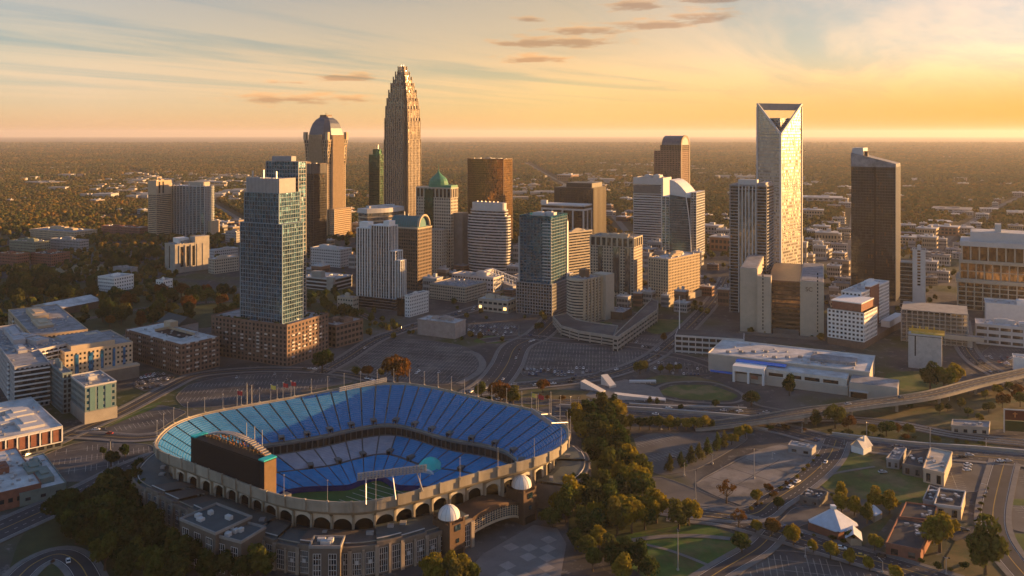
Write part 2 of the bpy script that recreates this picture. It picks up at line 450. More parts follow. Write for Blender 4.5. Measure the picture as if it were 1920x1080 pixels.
# ------------------------------------------------------------------ ground
def ground_material():
    m, nt, b = principled("ground_soil")
    n, l = nt.nodes, nt.links
    pos = n.new("ShaderNodeNewGeometry").outputs["Position"]
    def noise(scale, det=5, rough=0.6):
        t = n.new("ShaderNodeTexNoise"); t.inputs["Scale"].default_value = scale; t.inputs["Detail"].default_value = det; t.inputs["Roughness"].default_value = rough
        l.new(pos, t.inputs["Vector"]); return t.outputs[0]
    def ramp(v, a, b_):
        r = n.new("ShaderNodeMapRange"); r.interpolation_type = "SMOOTHSTEP"; r.inputs["From Min"].default_value = a; r.inputs["From Max"].default_value = b_
        l.new(v, r.inputs["Value"]); return r.outputs[0]
    def mix(f, a, b_):
        x = n.new("ShaderNodeMixRGB")
        l.new(f, x.inputs[0])
        for i, v in ((1, a), (2, b_)):
            if isinstance(v, tuple): x.inputs[i].default_value = (*v, 1)
            else: l.new(v, x.inputs[i])
        return x.outputs[0]
    sp = n.new("ShaderNodeSeparateXYZ"); l.new(pos, sp.inputs[0])
    urban = mix(ramp(noise(0.012), 0.42, 0.6), (0.055, 0.055, 0.058), (0.115, 0.108, 0.10))
    urban = mix(ramp(noise(0.006, 3), 0.52, 0.62), urban, (0.06, 0.07, 0.028))
    urban = mix(ramp(noise(0.12, 6, 0.75), 0.54, 0.68), urban, (0.17, 0.165, 0.16))
    wood = mix(ramp(noise(0.05, 6, 0.7), 0.35, 0.65), (0.018, 0.02, 0.009), (0.075, 0.06, 0.025))
    wood = mix(ramp(noise(0.0016, 4), 0.45, 0.62), wood, (0.05, 0.042, 0.022))
    wood = mix(ramp(noise(0.004, 4, 0.7), 0.63, 0.70), wood, (0.24, 0.21, 0.18))
    f = ramp(sp.outputs["Y"], 1300, 2000)
    l.new(mix(f, urban, wood), b.inputs["Base Color"])
    b.inputs["Roughness"].default_value = 0.95
    b.inputs["Specular IOR Level"].default_value = 0.1
    bp = n.new("ShaderNodeBump"); bp.inputs["Strength"].default_value = 0.9; bp.inputs["Distance"].default_value = 12.0
    l.new(noise(0.04, 6, 0.75), bp.inputs["Height"])
    mm = n.new("ShaderNodeMix"); mm.data_type = "VECTOR"
    l.new(ramp(sp.outputs["Y"], 2500, 5000), mm.inputs[0])
    l.new(n.new("ShaderNodeNewGeometry").outputs["Normal"], mm.inputs[4]); l.new(bp.outputs[0], mm.inputs[5])
    l.new(mm.outputs[1], b.inputs["Normal"])
    return m
import bmesh
def make_ground():
    bm = bmesh.new()
    R = 48000.0
    outer = [bm.verts.new((R * cos(2 * pi * i / 96), R * sin(2 * pi * i / 96), 0)) for i in range(96)]
    hole = [bm.verts.new((CEN.x + x, CEN.y + y, 0)) for x, y, _ in (rp(i / 64, 14, 0) for i in range(64))]
    es = [bm.edges.new((L[i], L[(i + 1) % len(L)])) for L in (outer, hole) for i in range(len(L))]
    bmesh.ops.triangle_fill(bm, use_beauty=True, use_dissolve=False, edges=es, normal=(0, 0, 1))
    bmesh.ops.recalc_face_normals(bm, faces=bm.faces[:])
    if sum(f.normal.z for f in bm.faces) < 0: bmesh.ops.reverse_faces(bm, faces=bm.faces[:])
    me = bpy.data.meshes.new("ground"); bm.to_mesh(me); bm.free()
    me.materials.append(ground_material())
    o = bpy.data.objects.new("ground", me); COL.objects.link(o)
    tag(o, kind="structure")
make_ground()
# ------------------------------------------------------------------ the stadium
M_SEATB = matte("blue_seats", (0.016, 0.19, 0.42), 0.75, 0.16, 0.12)
M_SEATL = matte("deep_blue_seats", (0.004, 0.22, 0.48), 0.75, 0.2, 0.2)
M_SEATG = matte("grey_seats", (0.40, 0.37, 0.41), 0.6, 0.12, 0.2)
SEATFRONT = {"blue_seats": matte("blue_seat_fronts", (0.05, 0.175, 0.36), 0.36, 0.2, 0.2), "deep_blue_seats": matte("deep_blue_seat_fronts", (0.01, 0.2, 0.42), 0.45, 0.2, 0.2), "grey_seats": matte("grey_seat_fronts", (0.32, 0.30, 0.34), 0.5, 0.15, 0.2)}
M_STCONC = matte("stadium_concrete", (0.31, 0.275, 0.22), 0.8, 0.3, 0.12, streak=True)
M_ARC = matte("pale_arcade_concrete", (0.60, 0.56, 0.49), 0.75, 0.12, 0.2)
M_ANNEX = matte("brown_grey_annex_stone", (0.19, 0.155, 0.125), 0.75, 0.2, 0.25)
M_ANROOF = matte("annex_green_grey_roofing", (0.075, 0.095, 0.10), 0.7, 0.25, 0.1)
M_ROOFB = matte("brown_annex_roofing", (0.12, 0.10, 0.09), 0.75, 0.25, 0.1)
M_GATE = matte("dark_brown_gate_stone", (0.10, 0.062, 0.042), 0.7, 0.2, 0.25)
M_TURF = matte("field_turf", (0.03, 0.10, 0.022), 0.9, 0.2, 0.1)
M_SCREEN = matte("black_screen", (0.006, 0.009, 0.013), 0.7, 0.15, 0.5)
M_BRONZE = matte("bronze_cladding", (0.17, 0.105, 0.05), 0.5, 0.15, 0.4)
M_TEAL = matte("teal_fabric", (0.02, 0.42, 0.42), 0.6, 0.15, 0.3)
M_FLAGR = matte("red_flag_cloth", (0.45, 0.05, 0.05), 0.8, 0.1, 0.5)
M_FLAGY = matte("yellow_flag_cloth", (0.75, 0.55, 0.12), 0.8, 0.1, 0.5)
M_FLAGB = matte("blue_flag_cloth", (0.03, 0.20, 0.35), 0.8, 0.1, 0.5)

stad = empty("stadium", (CEN.x, CEN.y, 0), 0, "open football stadium with bright blue seats, arched concrete rim and black scoreboard", "stadium")
def ring(prof, n=240, t0=0.0, t1=1.0):
    return [[rp(t0 + (t1 - t0) * i / n, d, z) for i in range(n if t1 - t0 >= 0.999 else n + 1)] for d, z in prof]
def ring_part(name, prof, m, n=240, smooth=False):
    mb = MB(); mb.loft(ring(prof, n), True)
    return mb.build(name, m, stad, smooth=smooth)
# bare concrete decks below the seats, walls, rim
ring_part("upper_deck", [(0.0, 24.0), (0.0, 28.2), (1.6, 28.2), (1.6, 27.0), (27.9, 10.7)], M_STCONC)
ring_part("deck_fascia", [(27.9, 10.72), (28.0, 9.4), (24.4, 9.0)], M_DCONC)
ring_part("suite_level", [(24.5, 9.05), (24.5, 3.8), (26.5, 3.7)], M_DARK)
ring_part("lower_deck", [(25.0, 3.6), (26.6, 3.5), (41.2, -2.4), (43.0, -2.6), (60.4, -8.6)], M_DCONC)
ring_part("field_wall", [(60.3, -7.0), (60.6, -7.0), (60.9, -10.3)], matte("blue_wall_pads", (0.008, 0.03, 0.16), 0.6))
def seats(name, K, d0, z0, d1, z1, rows, colour, gap, sub=6, skip=lambda t: False):
    for s in range(K):
        ta, tb = (s + gap) / K, (s + 1 - gap) / K
        if skip((s + .5) / K): continue
        mb = MB(); rr = []
        for r in range(rows):
            da, db = d0 + (d1 - d0) * r / rows, d0 + (d1 - d0) * (r + 1) / rows
            za = z0 + (z1 - z0) * r / rows; zb = z0 + (z1 - z0) * (r + 1) / rows
            dm = da + (db - da) * 0.45
            rr += [(da, za + 0.55), (dm, za + 0.42), (db, za + 0.02)]
        mb.loft([[rp(ta + (tb - ta) * i / sub, d, z) for i in range(sub + 1)] for d, z in rr], False)
        mb.m = [0 if (i // sub) % 3 == 0 else 1 for i in range(len(mb.f))]
        cm = colour((s + .5) / K)
        mb.build(name, [cm, SEATFRONT[cm.name]], stad)
seats("upper_seating_section", 60, 1.7, 27.3, 27.9, 11.2, 20, lambda t: M_SEATB, 0.055)
t_left = t_of(470, 760, 28); t_right = t_of(820, 728, 28)
def midcol(t):
    lo, hi = min(t_left, t_right), max(t_left, t_right)
    f = (t - t_left) % 1.0; g = (t_right - t_left) % 1.0
    if g > .5: f = (t - t_right) % 1.0; g = (t_left - t_right) % 1.0
    return M_SEATG if f < g * 0.86 else M_SEATL
seats("club_seating_section", 40, 27.0, 3.5, 41.0, -2.1, 11, midcol, 0.045)
seats("lower_seating_section", 40, 43.2, -2.2, 60.0, -7.9, 13, lambda t: M_SEATL, 0.045)
# playing field with its lines
mb = MB(); mb.poly([rp(i / 96, 60.5, -10.0) for i in range(96)])
field = mb.build("playing_field", M_TURF, stad)
mb = MB()
ax = Vector((0.55, 0.835)); nx = Vector((-ax.y, ax.x))
for k in range(-5, 6):
    c = ax * (k * 5.2)
    a, b = c - nx * 15, c + nx * 15
    mb.obox((a.x, a.y), (b.x, b.y), 0.4, -9.99, -9.96)
mb.build("field_lines", M_PAINT, field)
# entrances at the front of the upper and club decks
def vom(t, d, z, w, h, nm):
    p = Vector(rp(t, d, z)); q = Vector(rp(t + 0.001, d, z))
    tg = (q - p).normalized(); inn = Vector((-p.x, -p.y, 0)).normalized()
    ang = atan2(tg.y, tg.x)
    mb = MB()
    s = 1 if (Vector((-sin(ang), cos(ang), 0)).dot(inn) > 0) else -1
    mb.box(-w / 2, -w / 2 + .45, -2.2, 2.2, 0, h); mb.box(w / 2 - .45, w / 2, -2.2, 2.2, 0, h); mb.box(-w / 2 + .45, w / 2 - .45, -2.2, 2.2, h - .5, h)
    mb.mi = 1; y = 0.9 * s
    mb.box(-w / 2 + .45, w / 2 - .45, y - .1, y + .1, 0, h - .5)
    mb.build(nm, [M_DCONC, M_BLACK], stad, p, ang)
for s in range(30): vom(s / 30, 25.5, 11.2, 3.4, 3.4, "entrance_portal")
for s in range(20): vom(s / 20, 40.0, -2.2, 3.0, 2.8, "club_entrance_portal")
# rails along the suites, dark columns in the gap below the upper deck
mb = MB()
for s in range(120):
    p = rp(s / 120, 24.55, 0); q = rp(s / 120, 25.2, 0)
    mb.obox(p, q, 0.5, 3.6, 9.0)
mb.loft(ring([(26.3, 3.4), (26.3, 4.6), (26.6, 4.6), (26.6, 3.4)], 160), True)
mb.build("suite_mullions", M_DCONC, stad)
# outer face: raked wall, arcade, struts
ring_part("rim_walkway", [(-0.35, 27.2), (-0.35, 28.9), (0.35, 28.9), (0.35, 28.21)], M_STCONC)
ring_part("raked_outer_wall", [(-0.02, 24.1), (2.0, 22.2), (8.2, 19.4)], M_STCONC)
KA = 56
arch_z0, arch_z1 = 8.0, 19.6
for s in range(KA):
    mb = MB(); ns = 14
    ta, tb = s / KA, (s + 1) / KA
    top, bot, topi, boti = [], [], [], []
    for i in range(ns + 1):
        u = i / ns; t = ta + (tb - ta) * u
        e = max(0.0, 1 - ((u - .5) / .47) ** 2)
        z = arch_z0 if abs(u - .5) > .47 else 13.6 + 4.2 * sqrt(e)
        top.append(rp(t, 8.2, arch_z1)); bot.append(rp(t, 8.2, z)); topi.append(rp(t, 9.4, arch_z1)); boti.append(rp(t, 9.4, z))
    mb.loft([bot, top], False); mb.loft([topi, boti], False); mb.loft([boti, bot], False)
    mb.build("arch", M_ARC, stad)
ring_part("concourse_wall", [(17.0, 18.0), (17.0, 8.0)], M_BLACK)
ring_part("concourse_floor", [(17.0, 8.1), (8.0, 8.1)], M_DCONC)
ring_part("concourse_ceiling", [(8.3, 19.5), (17.0, 17.9)], M_DCONC)
for s in range(KA):
    t = s / KA; mb = MB(); w = 0.55 / 620
    def slab(d0a, d1a, za, d0b, d1b, zb):
        mb.hexa([rp(t - w, d1a, za), rp(t + w, d1a, za), rp(t + w, d0a, za), rp(t - w, d0a, za), rp(t - w, d1b, zb), rp(t + w, d1b, zb), rp(t + w, d0b, zb), rp(t - w, d0b, zb)])
    slab(7.0, 8.6, 6.5, 7.0, 8.6, 19.0)
    slab(7.0, 8.6, 19.01, -0.9, 1.0, 24.6)
    slab(-0.9, 0.2, 24.61, -0.9, 0.2, 29.3)
    mb.build("strut", M_STCONC, stad)
# masts and flags round the rim
def mast(t, hgt, nm="floodlight_mast", flag=None):
    x, y, z = rp(t, -0.5, 28.6)
    mb = MB(); mb.tube((x, y, z - 2.5), (x, y, z + hgt), 0.15, 0.09, 6); mb.cbox(x, y, z - .4, .8, .8, .7); mb.cbox(x, y, z + hgt, .5, .5, .4)
    p = mb.build(nm, M_STEEL, stad)
    if flag:
        f = MB(); a = -0.35
        pts = []
        for i in range(6):
            for zz in (hgt - 2.6, hgt - .2): pts.append((x + cos(a) * i * .72, y + sin(a) * i * .72 + .28 * sin(i * 1.6), z + zz - .05 * i))
        f.loft([[pts[2 * i], pts[2 * i + 1]] for i in range(6)], False)
        f.build("flag", flag, p)
for s in range(KA):
    t = (s) / KA
    x, y, z = rp(t, 0, 28); far = y > -18
    px = 960 + F * (x + CEN.x) / (y + CEN.y)
    py = Y0 + F * (H - z) / (y + CEN.y)
    if px < 530 and py > 830 or (s % 2 and not far): continue
    mast(t, 8.5 if far else 9.5)
for px, py, fl in ((507, 752, M_FLAGY), (531, 748, M_FLAGR), (546, 745, M_FLAGR), (443, 764, M_FLAGR), (998, 769, M_FLAGY), (1012, 772, M_FLAGR)):
    mast(t_of(px, py, 28), 9.5, "flagpole", fl)
# floodlight banks: lattice frames on brackets
def lattice(name, p, q, hgt, z, rows=3, arms=()):
    p, q = Vector(p), Vector(q); d = q - p; L = d.length; d /= L
    mb = MB(); nb = int(L / 1.5)
    nrm = Vector((-d.y, d.x))
    for k in range(rows + 1):
        zz = z + hgt * k / rows
        mb.tube((*p, zz), (*q, zz), 0.16, n=4)
    for i in range(nb + 1):
        c = p + d * (L * i / nb)
        mb.tube((*c, z), (*c, z + hgt), 0.10, n=4)
        if i < nb:
            for k in range(rows):
                e = c + d * (L / nb / 2)
                zz = z + hgt * (k + .5) / rows
                mb.cbox(e.x, e.y, zz - .33, .95, .95, .66)
    o = mb.build(name, M_STEEL, stad)
    for (a, za), (b, zb) in arms:
        MB().tube((*a, za), (*b, zb), 0.35, 0.28, 6).build("bracket", M_STEEL, o)
def rel(px, py, z): return (G(px, py, z).to_2d() - CEN)
r0, r1 = rel(670, 899, 37), rel(800, 882, 37)
arms = [((rel(686, 946, 28), 28.0), (r0.lerp(r1, .12), 37.2)), ((rel(742, 937, 28), 28.0), (r0.lerp(r1, .5), 37.2)), ((rel(793, 921, 28), 28.0), (r0.lerp(r1, .85), 37.2))]
lattice("floodlight_bank", r0, r1, 3.2, 36.5, 3, arms)
lattice("floodlight_bank", rel(636, 733, 29.5), rel(725, 714, 29.5), 2.4, 29.2, 2)
r0, r1 = rel(996, 770, 33), rel(1034, 796, 33)
lattice("floodlight_bank", r0, r1, 2.6, 32, 3, [((rel(1032, 776, 28), 28), (r0.lerp(r1, .3), 33)), ((rel(1064, 792, 28), 28), (r0.lerp(r1, .9), 33))])
# scoreboard at the near left end
a, b = rel(358, 886, 23), rel(494, 939, 23)
d = (b - a); Lb = d.length; d /= Lb; inn = Vector((-d.y, d.x)); ang = atan2(d.y, d.x)
sbo = MB().box(0, Lb, 0, 7.2, 23, 40.6).build("scoreboard", matte("scoreboard_black", (.014, .016, .02), .7), stad, (a.x, a.y, 0), ang)
MB().box(2.6, Lb - 2.8, -0.25, -0.02, 23.8, 39.8).build("screen", M_SCREEN, sbo)
MB().box(Lb + .02, Lb + .3, 0.3, 7.0, 23.2, 40.2).build("side_cladding", M_BRONZE, sbo)
MB().box(-0.2, 3.4, -.1, 7.3, 40.62, 41.2).build("end_cap", M_TEAL, sbo); MB().box(Lb - 3.6, Lb + .35, -.1, 7.3, 40.62, 41.2).build("end_cap", M_TEAL, sbo)
mb = MB(); nseg = 26
for i in range(nseg):
    u = (i + .5) / nseg; x = 4.5 + (Lb - 9) * u; zt = 40.7 + 4.8 * (1 - (2 * u - 1) ** 2)
    mb.cbox(x, 6.2, zt - .25, (Lb - 9) / nseg * .8, 3.6, 0.5)
mb.build("canopy_panels", matte("pale_canopy_panel", (0.30, 0.27, 0.25), 0.5), sbo)
mb = MB()
for i in range(18):
    u = (i + .5) / 18; x = 4.5 + (Lb - 9) * u; zt = 40.6 + 4.5 * (1 - (2 * u - 1) ** 2)
    mb.box(x - .2, x + .2, 4.6, 5.0, 40.6, zt)
    for zz in (42.2, 44.2, 46):
        if zz < zt: mb.box(x - 1.2, x + 1.2, 4.65, 4.95, zz, zz + .25)
mb.build("arch_lattice", M_DARK, sbo)
mb = MB(); rr = random.Random(4)
for i in range(70):
    u = rr.random(); x = 5 + (Lb - 10) * u; zt = 4.4 * (1 - (2 * u - 1) ** 2); z = 40.9 + rr.random() * zt * .85
    mb.cbox(x, 4.5 + rr.random() * .2, z, .9, .3, .5)
mb.build("little_lights", matte("orange_light_paint", (0.42, 0.16, 0.04), 0.5), sbo)  # little lights of the arch infill, made as plain orange boxes
for k in (0.35, 0.46, 0.56):
    MB().tube((Lb * k + 12, 9, 30), (Lb * k + 12, 9, 53 - 5 * k), 0.2, 0.12).build("flagpole", M_STEEL, sbo)
# inflatable entry tunnel in the corner of the field
c = rel(808, 893, -8.0)
tun = MB()
prof = []
for k in range(9):
    ph = pi / 2 * k / 8
    prof.append([(8.5 * cos(ph) * cos(2 * pi * i / 28), 7.0 * cos(ph) * sin(2 * pi * i / 28), 11.5 * sin(ph)) for i in range(28)])
tun.loft(prof, True)
M_TUN = matte("turquoise_inflatable", (0.04, 0.62, 0.52), .6, .12, .3)
to = empty("inflatable_tunnel", (c.x + CEN.x, c.y + CEN.y, -9.95), radians(-20), "teal inflatable dome tunnel with a white face on the stadium field", "inflatable tunnel")
tun.build("dome", M_TUN, to, smooth=True); to.scale = (1.12, 1.12, 1.12)
mb = MB(); fr = []
for k in range(2):
    fr.append([(7.0 * cos(pi * i / 18), -6.2 - 1.2 * k + .6 * abs(cos(pi * i / 18)), 8.0 * sin(pi * i / 18)) for i in range(19)])
mb.loft(fr, False); mb.poly([fr[1][i] for i in range(19)])
mb.build("face_panel", M_WHITE, to)
# ring of lower buildings outside the arcade: bays with pilasters and glazing
def dout(t):
    x, y, _ = rp(t, 0, 0)
    a = atan2(y, x)
    k = 0.5 + 0.5 * cos(a - radians(-8)); kl = 0.5 + 0.5 * cos(a - radians(185))
    return -5.5 - 5.0 * k ** 2 - 5.0 * kl ** 3
rng = random.Random(11)
KB = 56
gate_t0, gate_t1 = t_of(838, 966, 11), t_of(992, 908, 11)
if (gate_t1 - gate_t0) % 1.0 > .5: gate_t0, gate_t1 = gate_t1, gate_t0
def in_gate(t): return (t - gate_t0) % 1.0 < (gate_t1 - gate_t0) % 1.0
ann_h = []
for s in range(KB):
    t = (s + .5) / KB
    ann_h.append([12.6, 12.6, 12.6, 11.4, 12.6, 13.6][s % 6])
for s in range(KB):
    t0, t1 = s / KB, (s + 1) / KB; tm = (t0 + t1) / 2
    if in_gate(tm): continue
    dd = dout(tm); h = ann_h[s]
    mb = MB()
    sub = 4
    def strip(prof):
        return [[rp(t0 + (t1 - t0) * i / sub, d, z) for i in range(sub + 1)] for d, z in prof]
    mb.loft(strip([(dd, -0.3), (dd, h - 1.6), (dd - .5, h - 1.5), (dd - .5, h + .5), (dd + .3, h + .5), (dd + .3, h)]), False)
    for tt, sg in ((t0, 1), (t1, -1)):
        pts = [rp(tt, dd, 0), rp(tt, 7.0, 0), rp(tt, 7.0, h), rp(tt, dd, h)]
        mb.poly(pts if sg > 0 else pts[::-1])
    o = mb.build("annex_bay", M_ANNEX, stad)
    mb = MB(); mb.loft(strip([(dd + .3, h + .02), (dd + 2.2, h + .05), (dd + 2.2, h + .9), (4.0, h + 1.2), (7.4, h + .7), (7.6, h - 0.2)]), False)
    mb.build("roof", (M_ANROOF, M_ANROOF, M_ROOFB)[(s // 3) % 3], o)
    mb = MB(); mb.loft(strip([(dd + 2.1, h + .91), (dd + 2.1, h + 1.15), (dd + 2.5, h + 1.2), (dd + 2.5, h + .96)]), False)
    mb.build("roof_edge", M_LGREY if s % 3 else M_STCONC, o)
    if rng.random() < .55:
        x, y, z = rp(tm + rng.uniform(-.3, .3) / KB, rng.uniform(.5, 4), h + .8)
        mb = MB(); mb.cbox(x, y, z - .3, rng.uniform(1.5, 3.5), rng.uniform(1.5, 3), rng.uniform(1.2, 2.4))
        mb.build("roof_plant", M_GREY, o)
    mb = MB(); wv = .5 / 620
    for k in (0, 1, 2):
        tt = t0 + (t1 - t0) * (k / 2); ww = wv * (1.6 if k != 1 else 1.0)
        mb.hexa([rp(tt - ww, dd - 1.1, -.3), rp(tt + ww, dd - 1.1, -.3), rp(tt + ww, dd + .1, -.3), rp(tt - ww, dd + .1, -.3), rp(tt - ww, dd - 1.1, h - .8), rp(tt + ww, dd - 1.1, h - .8), rp(tt + ww, dd + .1, h - .8), rp(tt - ww, dd + .1, h - .8)])
    mb.build("pilaster", matte("brown_pilaster_stone", (0.30, 0.25, 0.20), .75, .2, .25), o)
    mb = MB()
    for k in range(2):
        ta, tb = t0 + (t1 - t0) * (k * .5 + .09), t0 + (t1 - t0) * (k * .5 + .41)
        mb.loft([[rp(ta, dd - .12, z), rp((ta + tb) / 2, dd - .12, z), rp(tb, dd - .12, z)] for z in (0.8, h - 2.4)], False)
    mb.build("window", G_WIN, o)
    mb = MB()
    for k in range(2):
        ta, tb = t0 + (t1 - t0) * (k * .5 + .09), t0 + (t1 - t0) * (k * .5 + .41)
        for j in range(5):
            z = .8 + (h - 3.2) * j / 4
            mb.loft([[rp(ta, dd - .2, z), rp(tb, dd - .2, z)], [rp(ta, dd - .2, z + .22), rp(tb, dd - .2, z + .22)]], False)
        for j in range(5):
            tt = ta + (tb - ta) * j / 4
            mb.loft([[rp(tt - wv * .25, dd - .22, .8), rp(tt + wv * .25, dd - .22, .8)], [rp(tt - wv * .25, dd - .22, h - 2.4), rp(tt + wv * .25, dd - .22, h - 2.4)]], False)
        if rng.random() < .8:
            tt = (ta + tb) / 2
            mb.loft([[rp(tt - wv * 1.3, dd - .26, h * .42), rp(tt + wv * 1.3, dd - .26, h * .42)], [rp(tt - wv * 1.3, dd - .26, h * .56), rp(tt + wv * 1.3, dd - .26, h * .56)]], False)
    mb.build("window_frame", M_LGREY, o)
# pale roof strips and rooftop plant on the annex
for (ta, tb, d0, d1) in ((t_of(305, 905, 11), t_of(335, 945, 11), 2.0, 4.4), (t_of(455, 985, 11), t_of(525, 1000, 11), -.5, 1.2)):
    lo, hi = (ta, tb) if (tb - ta) % 1 < .5 else (tb, ta)
    w = (hi - lo) % 1
    mb = MB(); mb.loft([[rp(lo + w * i / 8, d, z) for i in range(9)] for d, z in ((d0, 12.7), (d0, 13.6), (d1, 13.6), (d1, 12.7))], False)
    mb.build("roof_light_strip", M_ROOFW, stad)
# pavilions standing out of the ring
def pavilion(px0, px1, pyb, h, depth, wings=True):
    a, b = rel(px0, pyb[0], 0), rel(px1, pyb[1], 0)
    d = b - a; L = d.length; ang = atan2(d.y, d.x)
    o = MB().box(0, L, 0, depth, -.3, h).build("pavilion", matte("pavilion_stone", (0.125, 0.105, 0.09), 0.75, 0.15, 0.2), stad, (a.x, a.y, 0), ang)
    mb = MB()
    for x0, x1, y0, y1 in ((-.3, L + .3, -.3, .3), (-.3, L + .3, depth - .3, depth + .3), (-.3, .3, .3, depth - .3), (L - .3, L + .3, .3, depth - .3)): mb.box(x0, x1, y0, y1, h + .01, h + 1.2)
    mb.build("parapet", matte("pavilion_parapet", (.26, .25, .24), .7), o)
    MB().box(.31, L - .31, .31, depth - .31, h + .01, h + .25).build("roof", M_ANROOF, o)
    mb = MB(); r = random.Random(int(px0))
    for i in range(5): mb.cbox(2 + r.random() * (L - 4), 2 + r.random() * (depth - 4), h + .26, 1.5 + r.random() * 2, 1.5 + r.random(), .8 + r.random() * 1.2)
    mb.build("roof_plant", M_LGREY, o)
    n = max(2, int(L / 7))
    for i in range(n):
        x = L * (i + .5) / n; w = L / n * .5
        w_ = MB().box(x - w / 2, x + w / 2, -.12, .0, 1.2, h - 2.2).build("window", G_WIN, o)
        f = MB()
        for k in range(6): f.box(x - w / 2, x + w / 2, -.22, -.13, 1.2 + (h - 3.6) * k / 5, 1.42 + (h - 3.6) * k / 5)
        for k in range(4): f.box(x - w / 2 + w * k / 3 - .1, x - w / 2 + w * k / 3 + .1, -.24, -.13, 1.2, h - 2.2)
        f.build("frame", M_LGREY, w_)
pavilion(338, 404, (1052, 1082), 18.0, 19, True)
pavilion(404, 452, (1076, 1090), 16.0, 15, True)
pavilion(580, 638, (1096, 1096), 15.2, 9, True)
# gate with two domed towers and a great arched window
ga, gb = rel(849, 1040, 0), rel(985, 976, 0)
gd = gb - ga; GL = gd.length; gang = atan2(gd.y, gd.x)
go = empty("entrance_gate", (ga.x, ga.y, 0), gang); go.parent = stad
def gate_wall():
    mb = MB(); n = 24; zt = []
    for i in range(n + 1):
        u = i / n; x = 3.5 + (GL - 7) * u; e = 1 - (2 * u - 1) ** 2
        zt.append((x, 9.6 + 4.6 * e, 7.4 + 4.4 * sqrt(max(0, e)), 1.0 + 4.8 * sqrt(max(0, e))))
    for y in (0, 13):
        top = [(x, y, a) for x, a, b, c in zt]; win = [(x, y, b) for x, a, b, c in zt]
        mb.loft([win, top], False)
    mb.loft([[(x, 0, a) for x, a, b, c in zt], [(x, 13, a) for x, a, b, c in zt]], False)
    mb.loft([[(x, 13, c) for x, a, b, c in zt], [(x, 0, c) for x, a, b, c in zt]], False)
    o = mb.build("arch_wall", M_GATE, go)
    m2 = MB(); m2.loft([[(x, .5, c + .8) for x, a, b, c in zt], [(x, .5, b) for x, a, b, c in zt]], False)
    m2.build("arched_window", G_BLUE, go)
    m3 = MB(); m3.loft([[(x, .1, c) for x, a, b, c in zt], [(x, .1, c + 1.3) for x, a, b, c in zt]], False)
    for i in range(1, n):
        x, a, b, c = zt[i]; m3.box(x - .12, x + .12, .15, .45, c + 1.2, b)
    for k in range(1, 5):
        m3.loft([[(x, .2, c + 1 + (b - c - 1) * k / 5) for x, a, b, c in zt], [(x, .2, c + 1.25 + (b - c - 1) * k / 5) for x, a, b, c in zt]], False)
    m3.build("window_frame", M_TAN, go)
    MB().box(2, GL - 2, 13.01, 13.4, 0, 9).build("rear_wall", M_DCONC, go)
gate_wall()
for x in (0.0, GL):
    tw = MB().box(x - 4.6, x + 4.6, -3.2, 8.5, -.3, 15.2)
    tw = tw.build("gate_tower", M_GATE, go)
    dm = []
    for k in range(8):
        ph = pi / 2 * k / 7
        dm.append([(x + 5.0 * cos(ph) * cos(2 * pi * i / 24), 2.6 + 5.0 * cos(ph) * sin(2 * pi * i / 24), 16.4 + 5.2 * sin(ph)) for i in range(24)])
    MB().loft(dm, True).build("dome", M_WHITE, tw, smooth=True)
    rb = MB()
    for i in range(12):
        for k in range(7):
            rb.tube(Vector(dm[k][2 * i]) * 1.0, Vector(dm[k + 1][2 * i]), 0.12, n=4)
    rb.build("dome_rib", M_LGREY, tw)
    MB().prism([(x + 4.2 * cos(2 * pi * i / 12), 2.6 + 4.2 * sin(2 * pi * i / 12)) for i in range(12)], 15.21, 16.4).build("drum", M_GATE, tw)
    MB().box(x - 1.6, x + 1.6, -3.5, -3.21, 12.0, 14.6).build("window", G_BLUE, tw)
    MB().box(x - .7, x + .7, -3.5, -3.21, 6.6, 8.4).build("window", G_BLUE, tw)
    mb = MB()
    for sx in (-1, 1):
        for sy in (-2.6, 7.9): mb.cbox(x + 4.0 * sx, sy, 15.21, 1.2, 1.2, 1.4)
    mb.build("corner_merlon", M_GATE, tw)
    MB().box(x - 3.4, x + 3.4, -3.45, -3.21, .2, 3.4).build("door", M_BLACK, tw)
# ------------------------------------------------------------------ buildings
FOOT = []            # (x, y, radius) of everything trees must keep clear of
CAMP = Vector((0, 0, H))
class Bd: pass
def building(label, xl, xc, xr, yb, yt, th=27.0, name="office_tower", cat="office tower", group=None, zb=0.0, dep=None):
    """footprint from the photo: left end, near corner and right end of the two faces we see, base and top of that corner"""
    th = radians(th)
    C = G(xc, yb, zb); ul = (xl - 960) / F; ur = (xr - 960) / F
    a = (C.x - ul * C.y) / (cos(th) + ul * sin(th))
    b = (ur * C.y - C.x) / max(0.05, (sin(th) - ur * cos(th)))
    a = max(3.0, min(a, 220)); b = dep or max(3.0, min(b, 120))
    o = Bd(); o.w, o.d, o.cy = a, b, C.y
    o.h = zat(yt, C.y) - zb
    ctr = C + Vector((-cos(th), sin(th), 0)) * (a / 2) + Vector((sin(th), cos(th), 0)) * (b / 2)
    o.root = empty(name, (ctr.x, ctr.y, zb), -th, label, cat, group)
    o.x0, o.x1, o.y0, o.y1 = -a / 2, a / 2, -b / 2, b / 2
    o.zb = zb; o.th = th; o.ctr = ctr
    o.z = lambda py: zat(py, C.y) - zb
    o.x = lambda px: -a / 2 + a * (px - xl) / (xc - xl)     # along the front face
    o.y = lambda px: -b / 2 + b * (px - xc) / (xr - xc)     # along the right face
    FOOT.append((ctr.x, ctr.y, hypot(a, b) / 2 + 2))
    return o
def ringbox(mb, x0, x1, y0, y1, z0, z1, p):
    mb.box(x0 - p, x1 + p, y0 - p, y1 + p, z0, z1)
